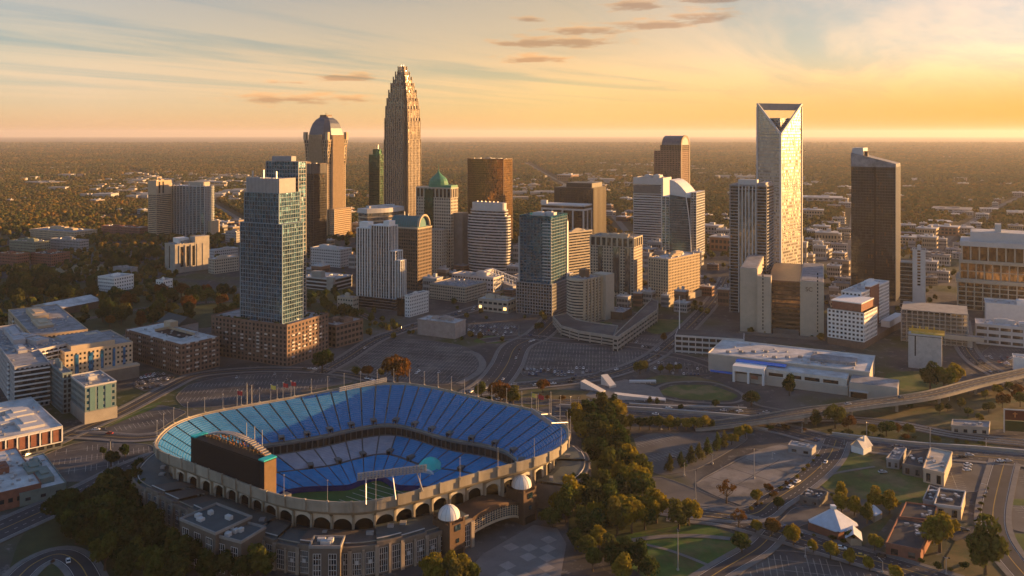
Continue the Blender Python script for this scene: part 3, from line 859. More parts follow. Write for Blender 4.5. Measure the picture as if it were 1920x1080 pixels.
def cap(b, x0, x1, y0, y1, z, m_par, m_roof, ph=1.2, plant=2, pm=None, seed=0, p=0.4):
    mb = MB(); t = .4
    X0, X1, Y_0, Y1 = x0 - p, x1 + p, y0 - p, y1 + p
    for q in ((X0, X1, Y_0, Y_0 + t), (X0, X1, Y1 - t, Y1), (X0, X0 + t, Y_0 + t, Y1 - t), (X1 - t, X1, Y_0 + t, Y1 - t)): mb.box(*q, z, z + ph)
    mb.build("parapet", m_par, b.root)
    MB().box(X0 + t, X1 - t, Y_0 + t, Y1 - t, z, z + .3).build("roof", m_roof, b.root)
    r = random.Random(seed + int(x0 * 7 + z * 3))
    W, D = x1 - x0, y1 - y0
    for i in range(plant):
        sx, sy = W * (.15 + .22 * r.random()), D * (.18 + .25 * r.random()); sz = 1.5 + 3 * r.random()
        cx = x0 + W * (.2 + .6 * (i + .5) / plant); cy = y0 + D * (.32 + .36 * r.random())
        mb = MB().cbox(cx, cy, z + .31, sx, sy, sz)
        mb.box(cx - sx * .3, cx + sx * .2, cy - sy * .25, cy + sy * .3, z + .31 + sz, z + .31 + sz + .8)
        mb.build("roof_plant", pm or m_par, b.root)
    # small rooftop units and pipes
    mb = MB()
    for i in range(int(min(30, 4 + W * D / 60))):
        mb.cbox(x0 + W * (.08 + .84 * r.random()), y0 + D * (.08 + .84 * r.random()), z + .31, .8 + 1.6 * r.random(), .8 + 1.2 * r.random(), .5 + .9 * r.random())
    mb.build("roof_vents", M_STEEL, b.root)
def curtain(b, x0, x1, y0, y1, z0, z1, gm, fm, fh=3.8, bw=1.8, bh=0.5, pw=0.25, bp=0.12, pp=0.2, floors=True, piers=True, gname="glazing"):
    """glazed block: glass core, floor bands and uprights standing proud of it"""
    MB().box(x0, x1, y0, y1, z0, z1).build(gname, gm, b.root)
    if floors:
        mb = MB(); n = max(1, round((z1 - z0) / fh)); s = (z1 - z0) / n
        for k in range(n + 1):
            za = z0 + k * s - bh / 2; ringbox(mb, x0, x1, y0, y1, max(z0 - .02, za), min(z1 + .03, za + bh), bp)
        mb.build("floor_bands", fm, b.root)
    if piers:
        mb = MB()
        nx = max(1, round((x1 - x0) / bw)); ny = max(1, round((y1 - y0) / bw))
        for i in range(1, nx):
            x = x0 + (x1 - x0) * i / nx
            mb.box(x - pw / 2, x + pw / 2, y0 - pp, y0 + .05, z0, z1 + .02); mb.box(x - pw / 2, x + pw / 2, y1 - .05, y1 + pp, z0, z1 + .02)
        for i in range(1, ny):
            y = y0 + (y1 - y0) * i / ny
            mb.box(x1 - .05, x1 + pp, y - pw / 2, y + pw / 2, z0, z1 + .02); mb.box(x0 - pp, x0 + .05, y - pw / 2, y + pw / 2, z0, z1 + .02)
        c = max(pw, .5)
        for x in (x0, x1):
            for y in (y0, y1): mb.box(x - c / 2 - .12, x + c / 2 + .12, y - c / 2 - .12, y + c / 2 + .12, z0, z1 + .04)
        mb.build("uprights", fm, b.root)
def punched(b, x0, x1, y0, y1, z0, z1, wm, gm=None, fh=3.2, bw=3.2, ww=1.6, wh=1.9, individual=True, budget=100, left=False, wall_name="wall", frame=None):
    """masonry block: recessed panes in openings between piers and spandrels; each of the nearest panes is an object"""
    gm = gm or G_WIN
    p = .22
    mb = MB(); mb.box(x0, x1, y0, y1, z0, z1)
    n = max(1, int((z1 - z0 - .6) / fh)); s = (z1 - z0) / n
    for k in range(n + 1):
        zlo = z0 if k == 0 else z0 + k * s - (s - wh) / 2
        zhi = z1 if k == n else z0 + k * s + (s - wh) / 2
        ringbox(mb, x0, x1, y0, y1, zlo, zhi, p)
    sides = []
    nx = max(1, round((x1 - x0) / bw)); ny = max(1, round((y1 - y0) / bw))
    sx, sy = (x1 - x0) / nx, (y1 - y0) / ny
    q = p + .03
    for i in range(nx + 1):
        a_ = x0 - q if i == 0 else x0 + i * sx - (sx - ww) / 2; b_ = x1 + q if i == nx else x0 + i * sx + (sx - ww) / 2
        mb.box(a_, b_, y0 - q, y0 + .03, z0 + .01, z1 - .01); mb.box(a_, b_, y1 - .03, y1 + q, z0 + .01, z1 - .01)
    for i in range(ny + 1):
        a_ = y0 + .04 if i == 0 else y0 + i * sy - (sy - ww) / 2; b_ = y1 - .04 if i == ny else y0 + i * sy + (sy - ww) / 2
        mb.box(x1 - .03, x1 + q, a_, b_, z0 + .01, z1 - .01); mb.box(x0 - q, x0 + .03, a_, b_, z0 + .01, z1 - .01)
    mb.build(wall_name, wm, b.root)
    spots = []
    for k in range(n):
        zc = z0 + (k + .5) * s
        for i in range(nx): spots.append((x0 + (i + .5) * sx, y0 - .06, zc, 0))
        for i in range(ny): spots.append((x1 + .06, y0 + (i + .5) * sy, zc, 1))
        if left:
            for i in range(ny): spots.append((x0 - .06, y0 + (i + .5) * sy, zc, 2))
    M = b.root.matrix_world
    c, s_ = cos(-b.th), sin(-b.th)
    def dist(t):
        X = b.ctr.x + c * t[0] - s_ * t[1]; Yw = b.ctr.y + s_ * t[0] + c * t[1]
        return X * X + Yw * Yw + (t[2] - H) ** 2
    spots.sort(key=dist)
    if not individual: budget = 0
    used = getattr(b, "nwin", 0); budget = max(0, min(budget, 100 - used)); b.nwin = used + min(budget, len(spots))
    proto = None
    for x, y, z, sd in spots[:budget]:
        if proto is None:
            proto = MB().box(-ww / 2, ww / 2, -.05, .05, -wh / 2, wh / 2).build("window", gm, b.root, (x, y, z), (0, pi / 2, -pi / 2)[sd])
        else:
            link_copy(proto, b.root, (x, y, z), (0, pi / 2, -pi / 2)[sd])
    if len(spots) > budget:
        mb = MB()
        for x, y, z, sd in spots[budget:]:
            if sd == 0: mb.box(x - ww / 2, x + ww / 2, y - .05, y + .05, z - wh / 2, z + wh / 2)
            else: mb.box(x - .05, x + .05, y - ww / 2, y + ww / 2, z - wh / 2, z + wh / 2)
        o = mb.build("windows", gm, b.root)
        if len(spots) - budget > 100: o["kind"] = "stuff"
def part(b, name, m, *boxes, tagged=None):
    mb = MB()
    for q in boxes: mb.box(*q)
    return mb.build(name, m, b.root)
# ------------------------------------------------------------------ the skyline, left to right
T = building
b = T("slim tan concrete tower beside a glass tower at the city's left edge", 278, 293, 321, 447, 340, 30, "apartment_tower", "apartment tower")
curtain(b, b.x0, b.x1, b.y0, b.y1, 0, b.h - 24, G_WIN, M_TAN, 3.4, 60, 1.9, .4, .5, .3)
part(b, "crown_wall", M_TAN, (b.x0 - .5, b.x1 + .52, b.y0 - .52, b.y1 + .5, b.h - 24, b.h))
part(b, "crown_slot", M_BLACK, (b.x1 + .53, b.x1 + .6, b.y(297), b.y(300), b.h - 22, b.h - 1), (b.x1 + .53, b.x1 + .6, b.y(304), b.y(307), b.h - 22, b.h - 1))
cap(b, b.x0, b.x1, b.y0, b.y1, b.h, M_TAN, M_ROOF, 1.4, 1)

b = T("blue glass apartment tower with a curved front, beside the slim tan tower", 322, 384, 402, 447, 350, 27, "apartment_tower", "apartment tower")
n = 10; pts = []
for i in range(n + 1):
    u = i / n; pts.append((b.x0 + b.w * u, b.y0 - 5 * sin(pi * u) ** .8 * (1 if 0 < i < n else 0)))
pts += [(b.x1, b.y1), (b.x0, b.y1)]
MB().prism(pts, 0, b.h).build("glazing", G_BLUE, b.root)
mb = MB(); nf = 30
for k in range(nf + 1):
    z = b.h * k / nf; cx = sum(p[0] for p in pts) / len(pts); cy = sum(p[1] for p in pts) / len(pts)
    mb.prism([(cx + (x - cx) * 1.012, cy + (y - cy) * 1.02) for x, y in pts], z - .25, z + .25)
mb.build("floor_bands", M_LGREY, b.root)
mb = MB()
for i in range(n + 1):
    x, y = pts[i]; mb.box(x - .5, x + .5, y - .7, y + .4, 0, b.h + (2 if i % 3 else 5))
for i in range(1, 7):
    y = b.y0 + b.d * i / 7; mb.box(b.x1 - .3, b.x1 + .8, y - .5, y + .5, 0, b.h + 1)
mb.build("uprights", M_LGREY, b.root)
part(b, "penthouse", M_BEIGE, (b.x(350), b.x(378), b.y0 + 4, b.y1 - 3, b.h + .2, b.h + 8))
part(b, "stepped_wing", M_TAN, (b.x1 + .9, b.x1 + 9, b.y0 + 6, b.y1 + 4, 0, b.h * .33))

b = T("tall blue glass apartment tower rising from a brown brick podium", 397, 538, 615, 688, 612, 27, "apartment_tower", "apartment tower")
ph = b.h
punched(b, b.x0, b.x1, b.y0, b.y1, 0, ph, M_BROWNBRICK, G_WIN, 3.4, 4.2, 2.2, 2.2, budget=100)
r = random.Random(5); bal = MB().box(-1.4, 1.4, -.3, .3, 0, 1.1).mesh("balcony", M_LGREY)
for i in range(1, 15):
    for k in range(2, 10):
        if r.random() < .45:
            z = ph * k / 11
            o = bpy.data.objects.new("balcony", bal); COL.objects.link(o); o.parent = b.root
            if i < 9: o.location = (b.x0 + b.w * i / 9.5, b.y0 - .6, z)
            else: o.location = (b.x1 + .6, b.y0 + b.d * (i - 8) / 7.5, z); o.rotation_euler = (0, 0, pi / 2)
cap(b, b.x0, b.x1, b.y0, b.y1, ph, M_BROWNBRICK, M_ROOF, 1.4, 0)
tx0, tx1 = b.x(447) - .5, b.x1 - 8.5; ty0, ty1 = b.y0 + 4, b.y0 + b.d * .56
zA, zB, zC = b.z(430) + 3, b.z(374) + 4, b.z(346) + 4
def vue_block(x0, x1, y0, y1, z0, z1): curtain(b, x0, x1, y0, y1, z0, z1, G_BLUE, matte("pale_slab_edge", (0.20, 0.27, 0.31), .6), 3.5, 2.9, .42, .28, .45, .3)
vue_block(tx0, tx1, ty0, ty1, ph + .4, zA)
vue_block(tx0 + 2.5, tx1 - 5.5, ty0 + 2, ty1 + 2.5, zA + .1, zB)
part(b, "crown", M_GREY, (tx0 + 4, tx1 - 6, ty0 + 3, ty1 - 2, zB + .1, zC))
part(b, "crown_fins", M_LGREY, *[(tx0 + 4 + i * 1.55, tx0 + 4.5 + i * 1.55, ty0 + 2.4, ty0 + 2.98, zB + .1, zC + .8) for i in range(int((tx1 - tx0 - 10) / 1.55))])
curtain(b, tx0 + 3, tx1 - 7, ty1 + 2.6, ty1 + 12, ph + .4, b.z(322) + 7, G_BLUE, M_GREY, 3.5, 3, .5, .35, .3, .2, gname="rear_glazing")
part(b, "penthouse", M_GREY, (tx0 + 8, tx1 - 16, ty1 + 4, ty1 + 10, b.z(322) + 7.3, b.z(314) + 8))
part(b, "roof_frame", M_STEEL, (tx0 + 8, tx0 + 9, ty0 + 5, ty0 + 6, zC, zC + 6), (tx0 + 20, tx0 + 21, ty0 + 5, ty0 + 6, zC, zC + 7), (tx1 - 12, tx1 - 11, ty0 + 5, ty0 + 6, zC, zC + 6))
mb = MB(); r = random.Random(8)
for i in range(60):
    x = b.x0 + 2 + (b.w - 4) * r.random(); y = (b.y0 + 1.2 + 2 * r.random()) if r.random() < .4 else b.y1 - 2 - (b.d * .36) * r.random()
    mb.cbox(x, y, ph + .35, 1 + 1.5 * r.random(), 1 + 1.5 * r.random(), .7 + 1.2 * r.random())
mb.build("roof_garden", matte("hedge_green", (0.03, 0.05, 0.018), .95, .4, .8), b.root)
VUE = b

b = T("dark brown office tower with thin pale fins, left of the flared sunlit tower", 541, 588, 612, 480, 308, 27)
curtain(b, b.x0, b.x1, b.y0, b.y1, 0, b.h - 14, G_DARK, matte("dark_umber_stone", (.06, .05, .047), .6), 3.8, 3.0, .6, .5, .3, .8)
part(b, "crown", matte("dark_umber_stone", (.06, .05, .047), .6), (b.x0 - .5, b.x1 + .5, b.y0 - .5, b.y1 + .5, b.h - 13.9, b.h))
part(b, "crown_fins", M_GREY, *[(b.x0 + i * 3 - .2, b.x0 + i * 3 + .2, b.y0 - 1.0, b.y0 - .51, b.h - 15, b.h + .4) for i in range(int(b.w / 3) + 1)], *[(b.x1 + .51, b.x1 + 1.0, b.y0 + i * 3 - .2, b.y0 + i * 3 + .2, b.h - 15, b.h + .4) for i in range(int(b.d / 3) + 1)])
cap(b, b.x0, b.x1, b.y0, b.y1, b.h, M_BROWN, M_ROOFD, 1, 1)

b = T("flared stone tower with a dark blue domed mansard roof and gold sunlit side", 573, 614, 649, 445, 262, 27)
zt = b.h
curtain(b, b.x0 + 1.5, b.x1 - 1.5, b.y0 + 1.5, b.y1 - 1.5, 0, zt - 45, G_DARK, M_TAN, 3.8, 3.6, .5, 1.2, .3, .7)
# flare
nst = 7
for k in range(nst):
    e = -1.5 + 3.6 * ((k + 1) / nst) ** 1.6; z0, z1 = zt - 45 + 45 * k / nst, zt - 45 + 45 * (k + 1) / nst
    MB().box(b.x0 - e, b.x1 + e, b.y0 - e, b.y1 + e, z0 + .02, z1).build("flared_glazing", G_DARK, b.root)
    part(b, "flared_uprights", M_TAN, *[(b.x0 + b.w * i / 11 - .6, b.x0 + b.w * i / 11 + .6, b.y0 - e - .6, b.y0 - e + .02, z0, z1 - .05) for i in range(12)], *[(b.x1 + e - .02, b.x1 + e + .6, b.y0 + b.d * i / 9 - .6, b.y0 + b.d * i / 9 + .6, z0, z1 - .05) for i in range(10)],
         (b.x0 - e - .2, b.x1 + e + .2, b.y0 - e - .2, b.y1 + e + .2, z1 - 1, z1 - .1))
part(b, "central_bay", M_TAN, *[(b.x0 + b.w * .2 + i * 2.6, b.x0 + b.w * .2 + i * 2.6 + .8, b.y0 - 4.2, b.y0 + 1.4, 0, zt + 9) for i in range(int(b.w * .6 / 2.6) + 1)])
part(b, "central_bay", M_TAN, *[(b.x1 - 1.4, b.x1 + 4.2, b.y0 + b.d * .2 + i * 2.6, b.y0 + b.d * .2 + i * 2.6 + .8, 0, zt + 9) for i in range(int(b.d * .6 / 2.6) + 1)])
ww, dd = b.w / 2, b.d / 2
M_SLATE = matte("blue_slate_roof", (0.085, 0.095, 0.115), .45, .25, .3, metal=.3)
rings = []
for f, z in ((1.05, zt), (1.02, zt + 10), (.93, zt + 21), (.80, zt + 30), (.62, zt + 37), (.4, zt + 41), (.38, zt + 43)):
    rings.append([(ww * f * sx * min(1, abs(1.25)) , dd * f * sy, z) for sx, sy in ((-1, -.62), (-.62, -1), (.62, -1), (1, -.62), (1, .62), (.62, 1), (-.62, 1), (-1, .62))])
MB().loft(rings, True, False, True).build("mansard_roof", M_SLATE, b.root)
for sx in (-1, 1):
    for sy in (-1, 1): part(b, "corner_turret", M_TAN, (ww * sx - 3, ww * sx + 3, dd * sy - 3, dd * sy + 3, zt, zt + 14))
part(b, "lantern", M_BROWN, (-ww * .3, ww * .3, -dd * .3, dd * .3, zt + 43, zt + 46), (-.4, .4, -.4, .4, zt + 46, zt + 50))
lo = b.z(392)
curtain(b, b.x1 + 4.4, b.x1 + 5 + 9, b.y0 + 2, b.y1 - 4, 0, lo, G_GOLD, M_TAN, 3.8, 3, 1.2, 1, .3, .4, gname="low_wing_glazing")

b = T("narrow green glass tower half hidden behind the tallest tower", 692, 712, 719, 470, 290, 27)
curtain(b, b.x0, b.x1, b.y0, b.y1, 0, b.h, G_GREEN, matte("dark_green_frame", (0.03, 0.06, 0.045), .5), 3.8, 2.5, .4, .3, .2, .3)
part(b, "crown", G_GREEN, (b.x0 + 6, b.x1 - 2, b.y0 + 2, b.y1 - 2, b.h, b.h + 9)); part(b, "spire", M_STEEL, (b.x1 - 8, b.x1 - 7, 0, 1, b.h + 9, b.h + 16))

b = T("tallest stone and glass skyscraper with a stepped crown of golden spikes", 717, 762, 792, 480, 265, 30, "skyscraper", "skyscraper")
M_BOA = matte("granite_upright", (0.34, 0.27, 0.21), .5, .1, .2)
G_BOA = glass("amber_glass", (0.13, 0.11, 0.095), rough=.1)
tiers = [(470, 401, 0.0), (401, 262, .3), (262, 228, .9), (228, 205, 1.9), (205, 190, 3.3), (190, 174, 5.3), (174, 161, 7.9), (161, 149, 10.7), (149, 139, 13.3), (139, 129, 16.4)]
zb_ = 0
W2, D2 = b.w / 2, b.d / 2
for k, (ya, yb2, ins) in enumerate(tiers):
    z0 = 0 if k == 0 else b.z(ya); z1 = b.z(yb2)
    fx = max(.12, 1 - ins / 21.5)
    x0, x1, y0, y1 = -W2 * fx, W2 * fx, -D2 * fx, D2 * fx
    c = min(W2, D2) * .20 * fx
    pts = [(x0 + c, y0), (x1 - c, y0), (x1 - c, y0 + c * .5), (x1 - c * .5, y0 + c * .5), (x1 - c * .5, y0 + c), (x1, y0 + c), (x1, y1 - c), (x1 - c * .5, y1 - c), (x1 - c * .5, y1 - c * .5), (x1 - c, y1), (x0 + c, y1), (x0, y1 - c), (x0, y0 + c), (x0 + c * .5, y0 + c * .5)]
    MB().prism(pts, z0 + .01 * k, z1).build("glazing", G_BOA, b.root)
    mb = MB(); m = MB()
    nfl = max(1, round((z1 - z0) / 4))
    for i in range(nfl):
        z = z0 + (z1 - z0) * i / nfl; mb.prism([(x * 1.006, y * 1.006) for x, y in pts], z + .05, z + .8)
    mb.build("floor_bands", matte("dark_spandrel", (.12, .095, .075), .5), b.root)
    for i in range(len(pts)):
        p, q = Vector(pts[i]), Vector(pts[(i + 1) % len(pts)]); L = (q - p).length
        nn = max(1, round(L / 3.7))
        up = 0 if k < 2 else 6.0
        for j in range(nn + 1):
            u = p.lerp(q, j / nn)
            ex = (up * (1 if j % 2 else .3) if nn > 2 else up)
            m.cbox(u.x, u.y, z0, 1.25, 1.25, z1 - z0 + ex)
    m.build("uprights" if k < 2 else "crown_spikes", M_BOA, b.root)
part(b, "spire", M_STEEL, (-2.6, -1.8, -.6, .2, b.z(128), b.z(119)), (1.4, 2.2, -.2, .6, b.z(128), b.z(119)), (-.4, .4, -1.6, -.8, b.z(128), b.z(121)), (-.4, .4, 1.2, 2.0, b.z(128), b.z(121)))

b = T("low curved grey office block with a white roof band, behind the white striped tower", 672, 689, 756, 520, 392, 42, "office_block", "office block")
n = 10; pts = [(b.x0, b.y0), (b.x1, b.y0)] + [(b.x1 + 7 * sin(pi * i / n), b.y0 + b.d * i / n) for i in range(1, n)] + [(b.x1, b.y1), (b.x0, b.y1)]
MB().prism(pts, 0, b.h - 6).build("glazing", G_GREY, b.root)
mb = MB()
for k in range(1, 16):
    z = (b.h - 6) * k / 16; mb.prism([(x * 1.015, y * 1.015) for x, y in pts], z - .8, z + .8)
mb.build("floor_bands", M_TAN, b.root)
MB().prism([(x * 1.04, y * 1.04) for x, y in pts], b.h - 5.9, b.h).build("roof_band", M_LGREY, b.root)
part(b, "roof_plant", M_ROOFW, (b.x0 + 6, b.x1 - 6, b.y0 + 8, b.y1 - 10, b.h + .01, b.h + 3))

b = T("white tower with tall vertical stripes and stepped terraces over a dark glass podium", 670, 740, 757, 583, 424, 27, "hotel_tower", "hotel tower")
ph = b.z(562)
MB().box(b.x0, b.x1 + 1, b.y0, b.y1 + 1, 0, ph).build("podium_glazing", G_DARK, b.root)
part(b, "podium_frame", M_GREY, *[(b.x0 - .1, b.x1 + 1.1, b.y0 - .1, b.y1 + 1.1, ph * k / 4, ph * k / 4 + .4) for k in range(5)])
def stripes(x0, x1, y0, y1, z1, fw=1.25, bw=3.9):
    MB().box(x0, x1, y0, y1, ph + .5, z1).build("glazing", G_WIN, b.root)
    mb = MB(); nx = max(2, round((x1 - x0) / bw)); ny = max(2, round((y1 - y0) / bw))
    for i in range(nx + 1):
        x = x0 + (x1 - x0) * i / nx; mb.box(x - fw / 2, x + fw / 2, y0 - .8, y0 + .02, ph + .4, z1 + 1)
    for i in range(1, ny + 1):
        y = y0 + (y1 - y0) * i / ny; mb.box(x1 - .02, x1 + .8, y - fw / 2, y + fw / 2, ph + .4, z1 + 1)
    mb.build("white_fins", M_WHITE, b.root)
    mb = MB(); nf = int((z1 - ph) / 3.3)
    for k in range(1, nf): ringbox(mb, x0, x1, y0, y1, ph + (z1 - ph) * k / nf - .2, ph + (z1 - ph) * k / nf + .2, .2)
    mb.build("floor_bands", M_GREY, b.root)
    part(b, "parapet", M_WHITE, (x0 - .5, x1 + .5, y0 - .5, y1 + .5, z1, z1 + .9))
stripes(b.x0, b.x(695), b.y0, b.y1 - 3, b.z(432))
stripes(b.x(695) + .5, b.x(728), b.y0 + 1.5, b.y1, b.z(426), .8, 3.4)
stripes(b.x(728) + .5, b.x1 - 1, b.y0 + 3, b.y1 - 2, b.z(473), 1.1, 3.6)
stripes(b.x1 - .9, b.x1 + 5, b.y0 + 4, b.y1 - 4, b.z(490), 1.1, 3.6)
part(b, "roof_crown", M_WHITE, (b.x0 + 1, b.x(688), b.y0 + 2, b.y1 - 5, b.z(432) + .95, b.z(420)), (b.x(716), b.x(727), b.y0 + 3, b.y1 - 3, b.z(426) + .95, b.z(416)))

b = T("white hotel slab with small square windows at the foot of the white striped tower", 745, 768, 803, 595, 556, 32, "hotel", "hotel")
part(b, "dark_glass_wing", G_DARK, (b.x0, b.x1 - 6, b.y0 - .2, b.y1, 0, b.h - 3))
punched(b, b.x1 - 5.9, b.x1, b.y0, b.y1, 0, b.h, M_WHITE, G_WIN, 3.1, 2.9, 1.3, 1.5, budget=90)
cap(b, b.x1 - 6, b.x1, b.y0, b.y1, b.h, M_WHITE, M_ROOF, 1, 1)

b = T("brown office tower with a teal barrel roof and arched gable", 722, 783, 809, 545, 430, 27)
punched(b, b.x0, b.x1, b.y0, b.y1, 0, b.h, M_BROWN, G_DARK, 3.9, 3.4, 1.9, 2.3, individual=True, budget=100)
part(b, "cornice", M_TAN, (b.x0 - .6, b.x1 + .6, b.y0 - .6, b.y1 + .6, b.h, b.h + 1.4))
rr = b.d * .36; yc = 0; arch = [(yc + rr * cos(pi * i / 14), rr * 1.15 * sin(pi * i / 14)) for i in range(15)]
zr = b.h + 1.41
mb = MB(); mb.loft([[(x, y, zr + z) for y, z in arch] for x in (b.x0 + 5, b.x1 - 3)], False)
mb.poly([(b.x0 + 5, y, zr + z) for y, z in arch]); mb.poly([(b.x1 - 3, y, zr + z) for y, z in reversed(arch)])
mb.build("barrel_roof", matte("teal_copper_roof", (0.035, 0.16, 0.17), .5, .2, .3), b.root)
mb = MB()
for i in range(12):
    x = b.x0 + 6 + (b.w - 10) * i / 11
    mb.loft([[(x - .2, y * 1.02, zr + z * 1.02 + .02) for y, z in arch], [(x + .2, y * 1.02, zr + z * 1.02 + .02) for y, z in arch]], False)
mb.build("roof_ribs", M_DARK, b.root)
big = [(y * 1.14, z * 1.12 + 1.2) for y, z in arch]
mb = MB(); mb.loft([[(b.x1 - 2.6, y, zr + z) for y, z in big], [(b.x1 + .4, y, zr + z) for y, z in big], [(b.x1 + .4, y * .9, zr + z * .86) for y, z in big], [(b.x1 - 2.6, y * .9, zr + z * .86) for y, z in big]], False)
mb.build("arched_gable", M_TAN, b.root)
part(b, "mast", M_STEEL, (b.x(745), b.x(745) + .5, 0, .5, zr, zr + 18), (b.x(752), b.x(752) + .5, 0, .5, zr, zr + 15))

b = T("beige office tower with square windows and a green copper dome", 781, 845, 858, 508, 352, 27)
punched(b, b.x0, b.x1, b.y0, b.y1, 0, b.h - 14, M_BEIGE, G_DARK, 4.2, 3.8, 2.0, 2.4, budget=100)
part(b, "colonnade_core", G_DARK, (b.x0 + .4, b.x1 - .4, b.y0 + .4, b.y1 - .4, b.h - 13.9, b.h - 2))
part(b, "colonnade", M_BEIGE, *[(b.x0 + b.w * i / 9 - .8, b.x0 + b.w * i / 9 + .8, b.y0 - .4, b.y0 + .39, b.h - 14, b.h - 2) for i in range(10)], *[(b.x1 - .39, b.x1 + .4, b.y0 + b.d * i / 4 - .8, b.y0 + b.d * i / 4 + .8, b.h - 14, b.h - 2) for i in range(5)])
part(b, "cornice", M_BEIGE, (b.x0 - .8, b.x1 + .8, b.y0 - .8, b.y1 + .8, b.h - 1.99, b.h))
part(b, "corner_bay", G_GREEN, (b.x(797), b.x(813), b.y0 - 1.2, b.y0 + .3, b.z(440), b.h - 3))
M_COPPER = matte("green_copper", (0.07, 0.22, 0.13), .55, .2, .2)
part(b, "copper_roof", M_COPPER, (b.x(845) - b.w * .4, b.x1 + .5, b.y0 + .5, b.y1 - .5, b.h + .02, b.h + 3))
dr = b.w * .24; dcx, dcy = b.x(813), b.y0 + dr
MB().prism([(dcx + dr * 1.05 * cos(2 * pi * i / 16), dcy + dr * 1.05 * sin(2 * pi * i / 16)) for i in range(16)], b.h + .03, b.h + 5).build("drum", M_COPPER, b.root)
MB().loft([[(dcx + dr * f * cos(2 * pi * i / 16), dcy + dr * f * sin(2 * pi * i / 16), b.h + z) for i in range(16)] for f, z in ((1.0, 5), (.97, 8), (.84, 11.5), (.62, 14), (.36, 17), (.12, 20.5), (.04, 24), (.02, 31))], True).build("dome", M_COPPER, b.root)
part(b, "rear_slab", M_DCONC, (b.x1 + .3, b.x1 + 14, b.y0 + 8, b.y1 + 6, 0, b.z(400)))

b = T("slim beige stone slab with small windows in front of the domed tower", 805, 828, 838, 512, 432, 27, "office_block", "office block")
punched(b, b.x0, b.x1, b.y0, b.y1, 0, b.h, M_BEIGE, G_DARK, 4.0, 4.0, 1.6, 2.0, budget=60)
cap(b, b.x0, b.x1, b.y0, b.y1, b.h, M_BEIGE, M_ROOF, 1, 0)

b = T("bronze mirror glass tower with a flat top behind the rounded banded tower", 877, 944, 961, 455, 299, 27)
curtain(b, b.x0, b.x1, b.y0, b.y1, 0, b.h, G_GOLD, M_BROWN, 3.9, 2.6, .25, .12, .05, .08)
cap(b, b.x0, b.x1, b.y0, b.y1, b.h, M_BROWN, M_ROOF, 1.2, 1, M_GREY)

b = T("rounded beige office tower with bulging horizontal bands and a drum top", 872, 948, 963, 515, 395, 27)
def oval(s, ns=28, p=3.2):
    o = []
    for i in range(ns):
        a = 2 * pi * i / ns; c, s_ = cos(a), sin(a)
        o.append((b.w / 2 * s * (abs(c) ** (2 / p)) * (1 if c > 0 else -1), b.d / 2 * s * (abs(s_) ** (2 / p)) * (1 if s_ > 0 else -1)))
    return o
nf = 22
mb, mg = MB(), MB()
def bulge(u): return .90 + .12 * sin(pi * (.12 + .70 * u)) - (0.10 if u > .93 else 0)
for k in range(nf):
    z0, z1 = b.h * k / nf, b.h * (k + 1) / nf; s = bulge((k + .5) / nf)
    mg.prism(oval(s * .975), z0, z1); mb.prism(oval(s), z0 + (z1 - z0) * .52, z1 - .02)
mg.build("glazing", G_WIN, b.root); mb.build("floor_bands", M_LGREY, b.root)
MB().prism(oval(.80), b.h, b.h + 9).build("drum_top", M_LGREY, b.root)
MB().prism(oval(.72), b.h + 9.01, b.h + 9.4).build("roof", M_ROOF, b.root)
part(b, "roof_vents", M_STEEL, *[(-b.w * .3 + i * b.w * .1, -b.w * .3 + i * b.w * .1 + 1.5, -2, 0, b.h + 9.41, b.h + 11) for i in range(6)])

b = T("teal blue glass apartment tower with balconies on a wider grey podium", 975, 1033, 1063, 592, 410, 27, "apartment_tower", "apartment tower")
ph = b.z(533)
curtain(b, b.x0 - 3, b.x1 + 2, b.y0 - 2, b.y1 + 1, 0, ph, G_DARK, M_GREY, 3.2, 3.2, .9, .7, .3, .5, gname="podium_glazing")
curtain(b, b.x0, b.x1, b.y0, b.y1, ph + .1, b.h, G_TEAL, matte("slate_frame", (0.16, 0.2, 0.22), .6), 3.3, 4.2, .5, .35, .35, .3)
part(b, "balconies", M_LGREY, *[(b.x(1018), b.x1 + 1.2, b.y0 - 1.2, b.y0 - .5, ph + 3.3 * k, ph + 3.3 * k + .9) for k in range(1, int((b.h - ph) / 3.3))])
part(b, "white_pier", M_WHITE, (b.x1 + .4, b.x1 + 1.4, b.y1 - 2.4, b.y1 + .6, 0, b.h - 6))
cap(b, b.x0, b.x1, b.y0, b.y1, b.h, G_TEAL, M_ROOF, 2.5, 2, M_LGREY)
part(b, "left_slab", M_LGREY, (b.x0 - 5, b.x0 - .5, b.y0 + 6, b.y1, 0, b.z(448)))

b = T("black box office tower with a sunlit bronze edge behind the white framed block", 1040, 1112, 1135, 460, 353, 27)
curtain(b, b.x0 + 3, b.x1 - 3, b.y0, b.y1, 0, b.h - 3, G_DARK, M_DARK, 3.9, 3, .3, .2, .1, .15)
part(b, "corner_piers", M_DARK, (b.x0 - .5, b.x0 + 9, b.y0 - 1, b.y1, 0, b.h), (b.x1 - 3, b.x1 + .5, b.y0 - 1, b.y1, 0, b.h))
part(b, "side_fins", M_BRONZE, *[(b.x1 + .51, b.x1 + 1.3, b.y0 + b.d * i / 10, b.y0 + b.d * i / 10 + .8, 0, b.h + .5) for i in range(11)])
part(b, "top_band", M_DARK, (b.x0 + 9.1, b.x1 - 3.1, b.y0 - .9, b.y1, b.h - 3, b.h + .4))
part(b, "penthouse", M_DARK, (b.x(1060), b.x(1108), b.y0 + 5, b.y1 - 5, b.h + .5, b.h + 8))

